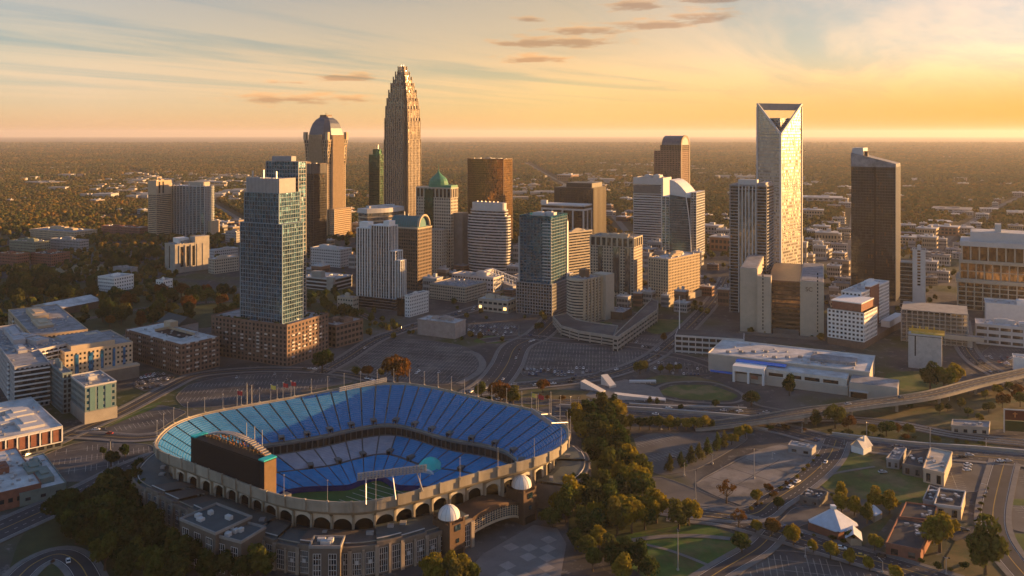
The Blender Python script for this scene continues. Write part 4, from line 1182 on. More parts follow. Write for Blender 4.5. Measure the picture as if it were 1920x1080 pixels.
b = T("dark glass block in a white frame, in front of the black box tower", 1016, 1094, 1109, 500, 385, 27)
curtain(b, b.x0 + 1, b.x1 - 1, b.y0 + 1, b.y1 - 1, 0, b.h - 9, G_DARK, M_DARK, 3.9, 3, .25, .15, .05, .1)
part(b, "white_frame", M_LGREY, *[(b.x0 + b.w * i / 4 - 1, b.x0 + b.w * i / 4 + 1, b.y0 - .6, b.y0 + .9, 0, b.h - 6) for i in range(5)], *[(b.x1 - .9, b.x1 + .6, b.y0 + b.d * i / 2 - 1, b.y0 + b.d * i / 2 + 1, 0, b.h - 6) for i in range(3)], (b.x0 - .8, b.x1 + .8, b.y0 - .8, b.y1 + .8, b.h - 8, b.h - 5.5), (b.x0 - .8, b.x1 + .8, b.y0 - .8, b.y1 + .8, b.h - 2, b.h))
part(b, "top_glazing", G_DARK, (b.x0 - .2, b.x1 + .2, b.y0 - .2, b.y1 + .2, b.h - 5.45, b.h - 2.05))
part(b, "roof_sign_box", M_LGREY, (b.x0 - 3, b.x0 + 6, b.y0 + 2, b.y0 + 8, b.h, b.h + 5))

b = T("beige banded office block right of the teal glass tower", 1052, 1066, 1110, 520, 437, 48, "office_block", "office block")
curtain(b, b.x0, b.x1, b.y0, b.y1, 0, b.h, G_WIN, M_BEIGE, 3.6, 40, 1.9, .5, .4, .3)
cap(b, b.x0, b.x1, b.y0, b.y1, b.h, M_BEIGE, M_ROOF, 1.4, 2)

b = T("beige apartment tower with a grid of square windows and rooftop machinery", 1107, 1188, 1204, 560, 446, 27, "apartment_tower", "apartment tower")
punched(b, b.x0, b.x1, b.y0, b.y1, 0, b.h - 11, M_BEIGE, G_WIN, 3.3, 3.4, 1.9, 2.0, budget=100)
part(b, "top_storey_glazing", G_WIN, (b.x0 + .6, b.x1 - .6, b.y0 + .6, b.y1 - .6, b.h - 10.9, b.h - 1.5))
part(b, "top_colonnade", M_BEIGE, *[(b.x0 + b.w * i / 8 - .9, b.x0 + b.w * i / 8 + .9, b.y0 - .4, b.y0 + .59, b.h - 11, b.h - 1.6) for i in range(9)], *[(b.x1 - .59, b.x1 + .4, b.y0 + b.d * i / 4 - .9, b.y0 + b.d * i / 4 + .9, b.h - 11, b.h - 1.6) for i in range(5)])
part(b, "glass_bay", G_GREY, (b.x(1122), b.x(1130), b.y0 - .9, b.y0 - .3, 6, b.h - 12), (b.x(1150), b.x(1162), b.y0 - .9, b.y0 - .3, 6, b.h - 12), (b.x(1172), b.x(1182), b.y0 - .9, b.y0 - .3, 6, b.h - 12))
cap(b, b.x0, b.x1, b.y0, b.y1, b.h - 1.5, M_BEIGE, M_ROOF, 1.6, 3)
mb = MB()
for i in range(5):
    x = b.x(1165) + i * 2.6
    mb.loft([[(x - .4, -3 + 3.5 * cos(pi * k / 8), b.h + 4.5 * sin(pi * k / 8)) for k in range(9)], [(x + .4, -3 + 3.5 * cos(pi * k / 8), b.h + 4.5 * sin(pi * k / 8)) for k in range(9)]], False)
mb.build("roof_hoops", M_TAN, b.root)

b = T("white office tower with horizontal window bands and a plain white top", 1188, 1243, 1258, 475, 335, 27)
curtain(b, b.x0, b.x1, b.y0, b.y1, 0, b.h - 9, G_GREY, M_LGREY, 3.9, 40, 2.0, .5, .35, .3)
part(b, "top_band", M_LGREY, (b.x0 - .6, b.x1 + .6, b.y0 - .6, b.y1 + .6, b.h - 8.9, b.h))
part(b, "louvre_band", M_DCONC, (b.x0 - .1, b.x1 - 4, b.y0 - .75, b.y0 - .61, b.h - 24, b.h - 11))
part(b, "edge_pier", M_LGREY, (b.x1 - 2.5, b.x1 + .62, b.y0 - .65, b.y1, 0, b.h - 9))
cap(b, b.x0, b.x1, b.y0, b.y1, b.h + .01, M_LGREY, M_ROOF, 1, 2)

b = T("curved blue glass tower with a white sail-shaped top and stepped right wing", 1241, 1288, 1306, 490, 392, 27)
M_SAIL = matte("white_sail_roof", (0.62, 0.62, 0.60), .45, .1, .3)
xs = b.x(1256); xe = b.x(1291)
mb = MB(); n = 12
front = []
for i in range(n + 1):
    z = b.z(370) * i / n; front.append((xe + 4 - 7.5 * (i / n) ** 2.2, z))
mb.poly([(xs, b.y0 - 1.5, 0)] + [(x, b.y0 - 1.5, z) for x, z in front] + [(xs, b.y0 - 1.5, b.z(366))])
mb.poly(([(xs, b.y1, 0)] + [(x, b.y1, z) for x, z in front] + [(xs, b.y1, b.z(366))])[::-1])
mb.loft([[(x, b.y0 - 1.5, z) for x, z in front], [(x, b.y1, z) for x, z in front]], False)
mb.poly([(xs, b.y1, 0), (xs, b.y0 - 1.5, 0), (xs, b.y0 - 1.5, b.z(366)), (xs, b.y1, b.z(366))])
mb.build("glazing", G_BLUE, b.root)
mb = MB()
for k in range(1, 26):
    z = b.z(370) * k / 26; xx = xe + 4 - 7.5 * (k / 26) ** 2.2
    mb.box(xs, xx + .1, b.y0 - 1.62, b.y0 - 1.45, z - .15, z + .15)
mb.build("floor_bands", M_GREY, b.root)
mb = MB(); pr = [(xs - 1, b.z(338))] + [(xs + (xe + 1 - xs) * u, b.z(338) - (b.z(338) - b.z(371)) * u ** 1.7) for u in (.2, .4, .6, .8, 1.0)]
mb.poly([(xs - 1, b.y0 + 2, b.z(369))] + [(xe + 1, b.y0 + 2, b.z(371.1))] + [(x, b.y0 + 2, z) for x, z in reversed(pr)])
mb.loft([[(x, b.y0 + 2, z) for x, z in pr], [(x, b.y1 - 1, z) for x, z in pr]], False)
mb.poly(([(xs - 1, b.y1 - 1, b.z(369))] + [(xe + 1, b.y1 - 1, b.z(371.1))] + [(x, b.y1 - 1, z) for x, z in reversed(pr)])[::-1])
mb.build("sail_roof", M_SAIL, b.root)
mb = MB()
for i in range(len(front) - 1):
    (xa, za), (xb, zb2) = front[i], front[i + 1]
    mb.hexa([(xa - .3, b.y0 - 2, za), (xa + .8, b.y0 - 2, za), (xa + .8, b.y0 - 1.2, za), (xa - .3, b.y0 - 1.2, za), (xb - .3, b.y0 - 2, zb2), (xb + .8, b.y0 - 2, zb2), (xb + .8, b.y0 - 1.2, zb2), (xb - .3, b.y0 - 1.2, zb2)])
mb.build("white_edge", M_WHITE, b.root)
curtain(b, b.x0, xs - .2, b.y0, b.y1, 0, b.z(370), G_BLUE, M_WHITE, 3.9, 5, .45, .7, .4, .5, gname="left_wing_glazing")
curtain(b, xe + 4.6, b.x1 + 5, b.y0 + 2, b.y1, 0, b.z(381), G_GREY, M_LGREY, 3.9, 4, .9, .6, .5, .4, gname="right_wing_glazing")
curtain(b, xe + 2, xe + 10, b.y0 + 6, b.y1 - .2, 0, b.z(361), G_GREY, M_LGREY, 3.9, 4, .9, .6, .4, .3, gname="upper_wing_glazing")

b = T("brown stone tower with a round arched dark roof, far behind the white banded tower", 1227, 1276, 1293, 430, 285, 27)
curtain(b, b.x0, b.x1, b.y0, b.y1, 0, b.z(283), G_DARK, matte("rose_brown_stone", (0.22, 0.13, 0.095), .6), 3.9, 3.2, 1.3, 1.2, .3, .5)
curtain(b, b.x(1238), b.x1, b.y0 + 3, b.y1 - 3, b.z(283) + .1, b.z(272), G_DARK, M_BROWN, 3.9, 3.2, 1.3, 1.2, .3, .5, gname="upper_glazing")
rr = (b.d - 6) / 2; zr = b.z(272)
arch = [(rr * cos(pi * i / 14), (b.z(254.5) - zr) * sin(pi * i / 14)) for i in range(15)]
mb = MB(); mb.loft([[(x, y, zr + z) for y, z in arch] for x in (b.x(1240), b.x1 + .4)], False)
mb.poly([(b.x1 + .4, y, zr + z) for y, z in reversed(arch)]); mb.poly([(b.x(1240), y, zr + z) for y, z in arch])
mb.build("barrel_roof", M_SLATE, b.root)
mb = MB(); mb.loft([[(b.x1 - 1.6, y * 1.07, zr + z * 1.06) for y, z in arch], [(b.x1 + .9, y * 1.07, zr + z * 1.06) for y, z in arch], [(b.x1 + .9, y * .86, zr + z * .84) for y, z in arch], [(b.x1 - 1.6, y * .86, zr + z * .84) for y, z in arch]], False)
mb.build("arch_gable", M_BROWN, b.root)
part(b, "gable_piers", M_BROWN, (b.x1 + .05, b.x1 + 1.2, -rr * 1.07, -rr * .86, 0, zr), (b.x1 + .05, b.x1 + 1.2, rr * .86, rr * 1.07, 0, zr))
part(b, "finial", M_STEEL, (b.x(1248), b.x(1248) + .6, -.3, .3, zr + 14, zr + 20))

b = T("beige hotel block with square windows, its right face glowing orange in the sun", 1216, 1253, 1312, 572, 488, 42, "hotel", "hotel")
part(b, "podium", M_BEIGE, (b.x0 - 2, b.x1 + 1.5, b.y0 - 1.5, b.y1 + 2, 0, 7))
punched(b, b.x0, b.x1, b.y0, b.y1, 7.1, b.h, M_TAN, G_WIN, 3.2, 3.3, 1.6, 1.9, budget=100)
cap(b, b.x0, b.x1, b.y0, b.y1, b.h, M_TAN, M_ROOFW, 1.2, 2)

b = T("grey apartment tower with dark balconies and white central bay before the V-cut tower", 1369, 1437, 1450, 590, 350, 27, "apartment_tower", "apartment tower")
curtain(b, b.x0, b.x1, b.y0, b.y1, 0, b.h, G_DARK, M_GREY, 3.3, 9, .8, .5, .9, .35)
xa, xb = b.x(1386), b.x(1418)
part(b, "central_bay", M_LGREY, *[(xa + (xb - xa) * i / 5 - .55, xa + (xb - xa) * i / 5 + .55, b.y0 - 1.6, b.y0 - .91, 0, b.h + (3 if i in (0, 5) else 0)) for i in range(6)])
part(b, "bay_glazing", G_GREY, (xa, xb, b.y0 - 1.25, b.y0 - 1.0, 0, b.h - 6))
part(b, "rooftop_frame", M_LGREY, (xa - 1, xb + 1, b.y0 - .3, b.y0 + 8, b.h + .5, b.h + 7))
part(b, "rooftop_frame", M_GREY, (b.x1 - 7, b.x1 - 1, b.y0 + 2, b.y1 - 2, b.h + .45, b.h + 4))
cap(b, b.x0, b.x1, b.y0, b.y1, b.h + .41, M_GREY, M_ROOF, 1.2, 0)

b = T("tall silver skyscraper with a V-shaped cut and open frame at its top", 1420, 1464, 1503, 527, 250, 43, "skyscraper", "skyscraper")
zt, zv, zg = b.z(193), b.z(252), b.z(222)
curtain(b, b.x0, b.x1, b.y0, b.y1, 0, zv, G_SILVER, M_GREY, 4.2, 40, 1.5, .3, .25, .2, piers=False)
w, d = b.w, b.d
def cut(side):
    mb = MB()
    if side == 0:
        mb.poly([(b.x0, b.y0, zv), (b.x1, b.y0, zv), (b.x0, b.y0, zt)])
    else:
        mb.poly([(b.x1, b.y0, zv), (b.x1, b.y1, zv), (b.x1, b.y1, zt)])
    return mb
cut(0).build("upper_glazing", G_SILVER, b.root); cut(1).build("upper_glazing", G_SILVER, b.root)
mb = MB(); nf = 11
for k in range(nf):
    z = zv + (zt - zv) * k / nf; u = k / nf
    mb.box(b.x0 - .25, b.x0 + w * (1 - u), b.y0 - .25, b.y0 + .1, z - .45, z + .45)
    mb.box(b.x1 - .1, b.x1 + .25, b.y0 + d * u, b.y1 + .25, z - .45, z + .45)
mb.build("upper_floor_bands", M_GREY, b.root)
part(b, "inner_core", G_GREY, (b.x0 + 4, b.x1 - 3, b.y0 + 5, b.y1 - 1, zv - 2, zg))
part(b, "inner_core_bands", M_GREY, *[(b.x0 + 3.8, b.x1 - 2.8, b.y0 + 4.8, b.y1 - .9, zv + (zg - zv) * k / 8, zv + (zg - zv) * k / 8 + .8) for k in range(9)])
mb = MB()
mb.tube((b.x0, b.y0, zt), (b.x1, b.y0, zv), 1.7, n=4); mb.tube((b.x1, b.y1, zt), (b.x1, b.y0, zv), 1.7, n=4)
mb.box(b.x1 - 1.4, b.x1 + 1.0, b.y0 - 1.0, b.y0 + 1.4, 0, zv)
mb.box(b.x0 - 1, b.x0 + 1, b.y0 - 1, b.y0 + 1, 0, zt - 4); mb.box(b.x1 - 1, b.x1 + 1, b.y1 - 1, b.y1 + 1, 0, zt - 4)
mb.build("white_edge_frame", M_LGREY, b.root)
mb = MB()
p0, p1 = Vector((b.x0, b.y0)), Vector((b.x1, b.y1))
mb.obox(p0, p1, 2.4, zt - 8.5, zt + .3)
mb.build("diagonal_beam", M_GREY, b.root)

b = T("dark glass tower with a slanted roof and a vertical seam, standing apart on the right", 1596, 1679, 1687, 565, 309, 31)
zl, zr_ = b.z(289), b.z(309)
def slope(p): return zr_ + (zl - zr_) * (b.x1 - p[0]) / b.w
sq = [(b.x0, b.y0), (b.x1, b.y0), (b.x1, b.y1), (b.x0, b.y1)]
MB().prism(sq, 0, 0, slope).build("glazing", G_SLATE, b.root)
mb = MB(); n = 52
for k in range(n):
    z = zl * k / n
    xe_ = b.x1 if z < zr_ else b.x0 + b.w * max(0, (zl - z) / (zl - zr_))
    mb.box(b.x0 - .12, xe_ + .12, b.y0 - .12, b.y0 + .1, z - .2, z + .2)
    if z < zr_: mb.box(b.x1 - .1, b.x1 + .12, b.y0 + .1, b.y1 + .12, z - .2, z + .2)
mb.build("floor_bands", M_DARK, b.root)
mb = MB()
for i in range(1, 28):
    x = b.x0 + b.w * i / 28; mb.box(x - .08, x + .08, b.y0 - .18, b.y0 - .11, 0, slope((x, 0)))
mb.build("mullions", M_DARK, b.root)
part(b, "vertical_seam", M_BLACK, (b.x(1641) - 1, b.x(1641) + 1, b.y0 - .3, b.y0 - .19, 0, slope((b.x(1641), 0)) - .5))
part(b, "bright_edge", M_STEEL, *[(b.x1 + .13, b.x1 + .8, b.y0 + b.d * i / 6, b.y0 + b.d * i / 6 + .6, 0, zr_ - 1) for i in range(7)])
MB().prism([(b.x0 - .5, b.y0 - .5), (b.x1 + .5, b.y0 - .5), (b.x1 + .5, b.y1 + .5), (b.x0 - .5, b.y1 + .5)], zr_ - 3, 0, lambda p: slope(p) + 1.2).build("sloping_roof", M_ROOF, b.root)
part(b, "rooftop_box", M_LGREY, (b.x0 + .5, b.x(1618), b.y0 + 3, b.y1 - 3, zl - 3, b.z(278)))
part(b, "window_crane", M_BROWN, (b.x(1619), b.x(1626), b.y0 + 6, b.y0 + 9, zl - 4, b.z(284)), (b.x(1626), b.x(1640), b.y0 + 7, b.y0 + 8, b.z(286), b.z(285)))
# ------------------------------------------------------------------ mid-rise and low buildings nearer the stadium
def simple(label, xl, xc, xr, yb, yt, th=27, wm=None, rm=None, name="low_building", cat="low building", group=None, win=(3.6, 3.4, 1.8, 1.7), plant=1, budget=60, par=1.0, individual=True, fascia=None, dep=None):
    b = building(label, xl, xc, xr, yb, yt, th, name, cat, group, dep=dep)
    wm = wm or M_BEIGE
    if win: punched(b, b.x0, b.x1, b.y0, b.y1, 0, b.h, wm, G_WIN, *win, budget=budget, individual=individual)
    else: MB().box(b.x0, b.x1, b.y0, b.y1, 0, b.h).build("wall", wm, b.root)
    cap(b, b.x0, b.x1, b.y0, b.y1, b.h, fascia or wm, rm or M_ROOF, par, plant)
    return b
# far left
simple("low tan block with a sunlit orange end among the trees at far left", 55, 140, 182, 452, 436, 24, M_TAN, M_ROOF, individual=False, plant=2)
simple("long red brick block left of the slim tan tower", 190, 262, 280, 446, 428, 24, M_BRICK, M_ROOF, individual=False, plant=2)
simple("grey green three storey block with tall windows at the far left edge", 18, 66, 94, 476, 455, 24, matte("sage_wall", (.2, .22, .17), .8), M_ROOF, individual=False, plant=3)
simple("grey flat block between the grey green block and the playing field", 95, 150, 166, 473, 452, 24, M_GREY, M_ROOF, individual=False)
simple("red brick building with a sunlit orange roof at the left edge", -6, 32, 55, 501, 478, 24, M_BRICK, matte("orange_roofing", (.42, .22, .1), .8), individual=False)
simple("pair of dark red brick flats beside the sandy field", 58, 96, 131, 499, 478, 24, M_BRICK, M_ROOFD, individual=False)
simple("white apartment block half hidden in trees below the sandy field", 184, 214, 250, 548, 522, 24, M_WHITE, M_ROOFW, "apartment_block", "apartment block", individual=False)
simple("small white flats right of the white apartment block in the trees", 293, 306, 323, 550, 527, 24, M_WHITE, M_ROOF, "apartment_block", "apartment block", individual=False)
simple("grey flat house beyond the white apartment block", 212, 245, 258, 517, 504, 24, M_GREY, M_ROOF, win=None)
# concrete block with three dark window strips
b = T("bare concrete mid-rise with three dark vertical window strips and a white penthouse", 309, 328, 392, 513, 460, 40, "office_block", "office block")
part(b, "wall", M_CONC, (b.x0, b.x1, b.y0, b.y1, 0, b.h))
part(b, "stair_tower", M_CONC, (b.x1 - 14, b.x1 + .3, b.y(365), b.y1 + .3, 0, b.h + 9))
for px in (341, 352, 363): part(b, "window_strip", G_DARK, (b.x1 - .3, b.x1 + .2, b.y(px - 2.6), b.y(px + 2.6), 8, b.h - 3))
part(b, "window_strip", G_DARK, (b.x(318) - 1, b.x(318) + 1, b.y0 - .2, b.y0 + .2, 6, b.h - 2))
part(b, "piers", M_CONC, *[(b.x1 - .1, b.x1 + 1, b.y(px) - .6, b.y(px) + .6, 0, b.h - 1) for px in (336, 346.5, 357.5, 369, 380)])
part(b, "penthouse", M_WHITE, (b.x1 - 30, b.x1 - 14.1, b.y(345), b.y(364), b.h + .02, b.h + 7))
cap(b, b.x0, b.x1, b.y0, b.y1, b.h, M_CONC, M_ROOF, 1, 1)
simple("beige parking block left of the tall blue tower", 391, 402, 447, 514, 487, 40, M_BEIGE, M_ROOFW, "office_block", "office block", budget=60)
simple("low white roofed block behind the beige parking block", 393, 402, 446, 486, 470, 40, M_LGREY, M_ROOFW, individual=False)
simple("small grey block with a sunlit side behind the tall blue tower", 423, 443, 453, 455, 436, 27, M_GREY, M_ROOF, individual=False)
# between the Vue tower and the white tower
simple("white office building with flat roof behind the tall blue tower", 583, 638, 659, 502, 469, 27, M_LGREY, M_ROOFW, "office_block", "office block", plant=2, budget=70)
b = simple("white parking deck with a square stair tower right of the tall blue tower", 562, 625, 660, 546, 525, 27, M_LGREY, M_ROOFW, "parking_deck", "parking deck", win=None, plant=0)
part(b, "deck_openings", M_BLACK, *[(b.x0 + 1, b.x1 - 1, b.y0 - .08, b.y0 + .02, b.h * k / 3 + 1.2, b.h * (k + 1) / 3 - .6) for k in range(3)], *[(b.x1 - .02, b.x1 + .08, b.y0 + 1, b.y1 - 1, b.h * k / 3 + 1.2, b.h * (k + 1) / 3 - .6) for k in range(3)])
part(b, "stair_tower", M_CONC, (b.x(582), b.x(600), b.y0 + 2, b.y0 + 10, b.h + .32, b.h + 8), (b.x(613), b.x1 + .7, b.y0 - .6, b.y0 + 3, 0, b.h + 2.6))
simple("dim beige block with narrow windows left of the white striped tower's base", 633, 662, 672, 585, 560, 27, M_BEIGE, M_ROOF, "office_block", "office block", budget=60)
simple("flat brown building with dark blue glazing beside the brick podium", 600, 630, 680, 653, 612, 34, M_BROWNBRICK, M_ROOF, win=(4.2, 5, 3.6, 2.6), plant=3, budget=40)
simple("plain beige windowless box in front of the big striped parking lot", 783, 853, 873, 636, 608, 27, matte("pinkish_render", (.36, .31, .29), .8), M_ROOFW, win=None, plant=2)
# around the arena
b = simple("long beige parking deck with open storeys right of the white hotel slab", 806, 872, 912, 568, 540, 32, M_BEIGE, M_ROOF, "parking_deck", "parking deck", win=(3.2, 3.0, 2.0, 1.5), plant=0, budget=90)
simple("pale flat roofed hall with an arched gable behind the beige deck", 848, 925, 944, 548, 522, 32, M_LGREY, M_ROOFW, "hall", "hall", win=(5, 4, 2.6, 2), plant=2, budget=30)
b = T("white trussed grandstand wing beside the teal glass tower", 914, 962, 972, 545, 520, 27, "grandstand", "grandstand")
MB().prism([(b.x0, b.y0), (b.x1, b.y0), (b.x1, b.y1), (b.x0, b.y1)], 0, 0, lambda p: 5 + 8 * (b.x1 - p[0]) / b.w).build("wall", M_GREY, b.root)
mb = MB()
for y in (b.y0 - 1, b.y1 + 1):
    mb.tube((b.x0 - 2, y, 22), (b.x1, y, 12), .7, n=4); mb.tube((b.x0 - 2, y, 16), (b.x1, y, 7), .6, n=4)
    for i in range(9):
        x = b.x0 - 2 + (b.w + 2) * i / 8; mb.tube((x, y, 22 - 10 * i / 8), (x, y, 16 - 9 * i / 8), .4, n=4)
        if i < 8: mb.tube((x, y, 16 - 9 * i / 8), (x + (b.w + 2) / 8, y, 22 - 10 * (i + 1) / 8), .35, n=4)
mb.build("truss", M_WHITE, b.root)
part(b, "end_drum", M_LGREY, (b.x0 - 5, b.x0 - .1, b.y0 - 2, b.y1 + 2, 0, 22))
b = simple("pale two storey entertainment hall with warm lit corners, left of the teal tower's podium", 897, 952, 968, 588, 566, 27, M_BEIGE, M_ROOFW, "hall", "hall", win=(5, 6, 4.4, 2.4), plant=3, budget=30)
lamp = bpy.data.materials.new("warm_window_light"); lamp.use_nodes = True
e = lamp.node_tree.nodes["Principled BSDF"]; e.inputs["Emission Color"].default_value = (1, .55, .18, 1); e.inputs["Emission Strength"].default_value = 1.2; e.inputs["Base Color"].default_value = (.5, .3, .1, 1)
part(b, "lit_window", lamp, (b.x0 + 1, b.x0 + 4, b.y0 - .4, b.y0 - .27, 3, 6)); part(b, "lit_window", lamp, (b.x1 - 5, b.x1 - 1.5, b.y0 - .4, b.y0 - .27, 3, 6))
simple("low grey infill block behind the beige hotel with balconies", 960, 985, 1000, 540, 520, 27, M_GREY, M_ROOF, individual=False)
# beige hotel with curved balconies on the ramped deck
b = T("beige hotel with curved balcony bands and a plain slab, standing on a ramped deck", 1063, 1095, 1127, 608, 527, 42, "hotel", "hotel")
n = 10; pts = [(b.x0, b.y0)] + [(b.x0 + b.w * i / n, b.y0 - 4.5 * sin(pi * i / n)) for i in range(1, n)] + [(b.x1, b.y0), (b.x1, b.y1), (b.x0, b.y1)]
MB().prism(pts, 0, b.h).build("glazing", G_WIN, b.root)
mb = MB(); nf = 15
for k in range(nf + 1):
    z = b.h * k / nf; mb.prism([(x * 1.02, y * 1.03) for x, y in pts], max(.01, z - .9), z + .7)
mb.build("balcony_bands", M_BEIGE, b.root)
part(b, "side_wall", M_TAN, *[(b.x1 - .2, b.x1 + 1.3, b.y0 + b.d * i / 5 - 1.2, b.y0 + b.d * i / 5 + 1.2, 0, b.h + 1.5) for i in range(6)])
part(b, "rear_slab", M_BEIGE, (b.x1 - 12, b.x1 + 5, b.y1 + 1, b.y1 + 16, 0, b.h + 3))
part(b, "lift_drum", M_BROWN, (-4, 4, -3, 4, b.h + .75, b.h + 9))
cap(b, b.x0, b.x1, b.y0, b.y1, b.h + .72, M_BEIGE, M_ROOF, 1, 0)
# ramped deck below it
def deck_poly(label, pts, z1, name, cat, m, par=1.1, levels=3, zb=0):
    P = [G(x, y, z1).to_2d() for x, y in pts]
    c = sum(P, Vector((0, 0))) / len(P)
    root = empty(name, (c.x, c.y, 0), 0, label, cat)
    L = [(p.x - c.x, p.y - c.y) for p in P]
    mb = MB()
    for k in range(levels):
        za = z1 * (k + .45) / levels; zc = z1 * (k + 1) / levels + (par if k == levels - 1 else 0)
        for i in range(len(L)): 
            p, q = Vector(L[i]), Vector(L[(i + 1) % len(L)])
            mb.obox(p, q, .5, za, zc)
    for i in range(len(L)):
        p, q = Vector(L[i]), Vector(L[(i + 1) % len(L)]); n = max(1, int((q - p).length / 9))
        for j in range(n):
            u = p.lerp(q, j / n); mb.cbox(u.x, u.y, 0, .9, .9, z1 + .4)
    mb.build("parapet_walls", m, root)
    MB().prism([(x * .985, y * .985) for x, y in L], .01, z1).build("deck", M_BLACK, root)
    MB().prism([(x * .984, y * .984) for x, y in L], z1 + .01, z1 + .2).build("roof_deck", M_LOT, root)
    FOOT.append((c.x, c.y, max(hypot(*p) for p in L)))
    return root, L, c
deck_poly("curving concrete parking deck with layered ramps around the beige balcony hotel", [(1037, 594), (1052, 612), (1085, 622), (1150, 632), (1158, 612), (1110, 606), (1080, 600), (1062, 588)], 8.5, "parking_deck", "parking deck", M_CONC)
deck_poly("straight sloping concrete ramp deck right of the beige balcony hotel", [(1150, 632), (1158, 633), (1232, 582), (1234, 565), (1222, 562)], 12.0, "parking_deck", "parking deck", M_CONC)
simple("low brown canopy building in the court of the ramped deck", 1135, 1168, 1185, 600, 588, 27, M_BROWN, M_ROOF, win=None, plant=0)
# right: slab complex with slot windows
b = T("beige concrete slab complex with plain towers and a glazed middle behind flat parking deck", 1388, 1500, 1541, 632, 527, 20, "office_block", "office block")
part(b, "middle_glazing", G_TANG, (b.x(1440), b.x(1500), b.y0 + 5, b.y1, 0, b.h - 2))
part(b, "middle_bands", M_BROWN, *[(b.x(1440) + .2, b.x(1500), b.y0 + 4.6, b.y1 - 1, (b.h - 2) * k / 12 - .7, (b.h - 2) * k / 12 + .7) for k in range(1, 13)])
part(b, "left_tower", M_BEIGE, (b.x0, b.x(1421), b.y0 - 1, b.y1 - 4, 0, b.z(508)))
part(b, "front_slab", M_BEIGE, (b.x(1421) + .2, b.x(1447), b.y0 - 7, b.y0 + 6, 0, b.z(520)))
part(b, "right_slab", M_BEIGE, (b.x(1500) + .1, b.x1 + 21, b.y0 - .5, b.y1 - 1, 0, b.h))
part(b, "window_slots", M_BLACK, *[(b.x(1432) - .5, b.x(1432) + .5, b.y0 - 7.1, b.y0 - 6.95, 6 + 3.3 * k, 8 + 3.3 * k) for k in range(19)])
part(b, "window_slots", M_BLACK, *[(b.x1 + 15, b.x1 + 16, b.y0 - .6, b.y0 - .45, 6 + 3.3 * k, 8 + 3.3 * k) for k in range(17)])
part(b, "roof", M_ROOF, (b.x0 + 1, b.x(1421) - 1, b.y0 + .5, b.y1 - 5, b.z(508) + .01, b.z(508) + .4), (b.x(1500) + 1, b.x1 + 20, b.y0 + .5, b.y1 - 2, b.h + .01, b.h + .4))
part(b, "plinth", M_DCONC, (b.x0 - 1, b.x1 + 22, b.y0 - 8, b.y0 - 7.2, 0, 3), (b.x(1447) + 1, b.x(1500) - 1, b.y0 + 1, b.y0 + 4, 0, 6))
def text_part(s, size, m, parent, loc, rot, name="lettering", depth=.15):
    cu = bpy.data.curves.new(name, "FONT"); cu.body = s; cu.size = size; cu.extrude = depth; cu.align_x = "CENTER"
    ob = bpy.data.objects.new(name, cu); COL.objects.link(ob)
    dg = bpy.context.evaluated_depsgraph_get()
    me = bpy.data.meshes.new_from_object(ob.evaluated_get(dg)); bpy.data.objects.remove(ob)
    o = bpy.data.objects.new(name, me); COL.objects.link(o); me.materials.append(m)
    o.parent = parent; o.location = loc; o.rotation_euler = rot
    return o
text_part("SC", 5.5, M_BROWN, b.root, (b.x1 + 8, b.y0 - .62, b.h - 9), (pi / 2, 0, 0))
# flat parking deck in front of it
b = T("long white parking deck with open storeys left of the pale museum", 1266, 1395, 1400, 670, 637, 16, "parking_deck", "parking deck", dep=24)
for k in range(4): part(b, "deck_slab", M_LGREY, (b.x0, b.x1, b.y0, b.y1, b.h * k / 3.4 + .6, b.h * k / 3.4 + 2.2))
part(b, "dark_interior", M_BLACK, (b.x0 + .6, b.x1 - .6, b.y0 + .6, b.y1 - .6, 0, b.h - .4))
part(b, "columns", M_LGREY, *[(b.x0 + b.w * i / 10 - .4, b.x0 + b.w * i / 10 + .4, b.y0 - .1, b.y0 + .4, 0, b.h) for i in range(11)])
part(b, "roof_deck", M_LOT, (b.x0 + .5, b.x1 - .5, b.y0 + .5, b.y1 - .5, b.h * 3 / 3.4 + 2.21, b.h * 3 / 3.4 + 2.3))
FOOT.append((b.ctr.x - b.w / 3, b.ctr.y, 30)); FOOT.append((b.ctr.x + b.w / 3, b.ctr.y, 30))
# pale museum / convention hall with blue roof strip
b = T("long pale museum hall with flat white roofs and a row of dark openings", 1375, 1590, 1600, 742, 707, 27, "museum", "museum", dep=70)
W_, D_ = b.w, b.d
M_PALE = matte("pale_museum_wall", (.42, .38, .33), .8, .1, .15)
M_FASC = matte("white_museum_fascia", (.58, .55, .5), .75)
mx0, mx1, my0 = b.x0 - 24, b.x1 + 13, b.y0 + 19
part(b, "main_hall", M_PALE, (mx0, mx1, my0, b.y1, 0, b.h))
cap(b, mx0, mx1, my0, b.y1, b.h, M_FASC, M_ROOFW, .9, 0)
part(b, "raised_roof", M_ROOF, (b.x(1510), b.x1 + 2, my0 + 14, my0 + 30, b.h + .31, b.h + 2.6))
part(b, "roof_equipment", M_ROOF, *[(mx0 + 12 + 9 * i, mx0 + 15 + 9 * i, my0 + 8 + 5 * (i % 4), my0 + 11 + 5 * (i % 4), b.h + .31, b.h + 1.9) for i in range(9)])
part(b, "front_wing", M_PALE, (b.x0 + 1, b.x1, b.y0, my0 - .1, 0, b.h * .46))
part(b, "front_wing_upper", M_FASC, (b.x0 + 24, b.x1 - 1, b.y0 + 2.4, my0 - .12, b.h * .46 + .01, b.h * .84))
part(b, "front_roof", M_ROOFW, (b.x0 + 24.5, b.x1 - 1.5, b.y0 + 2.9, my0 - .5, b.h * .84 + .01, b.h * .84 + .25))
for i in range(4):
    x = b.x0 + 26 + i * 13
    part(b, "loggia_opening", M_BLACK, (x, x + 10.5, b.y0 + 2.25, b.y0 + 2.41, b.h * .5, b.h * .68))
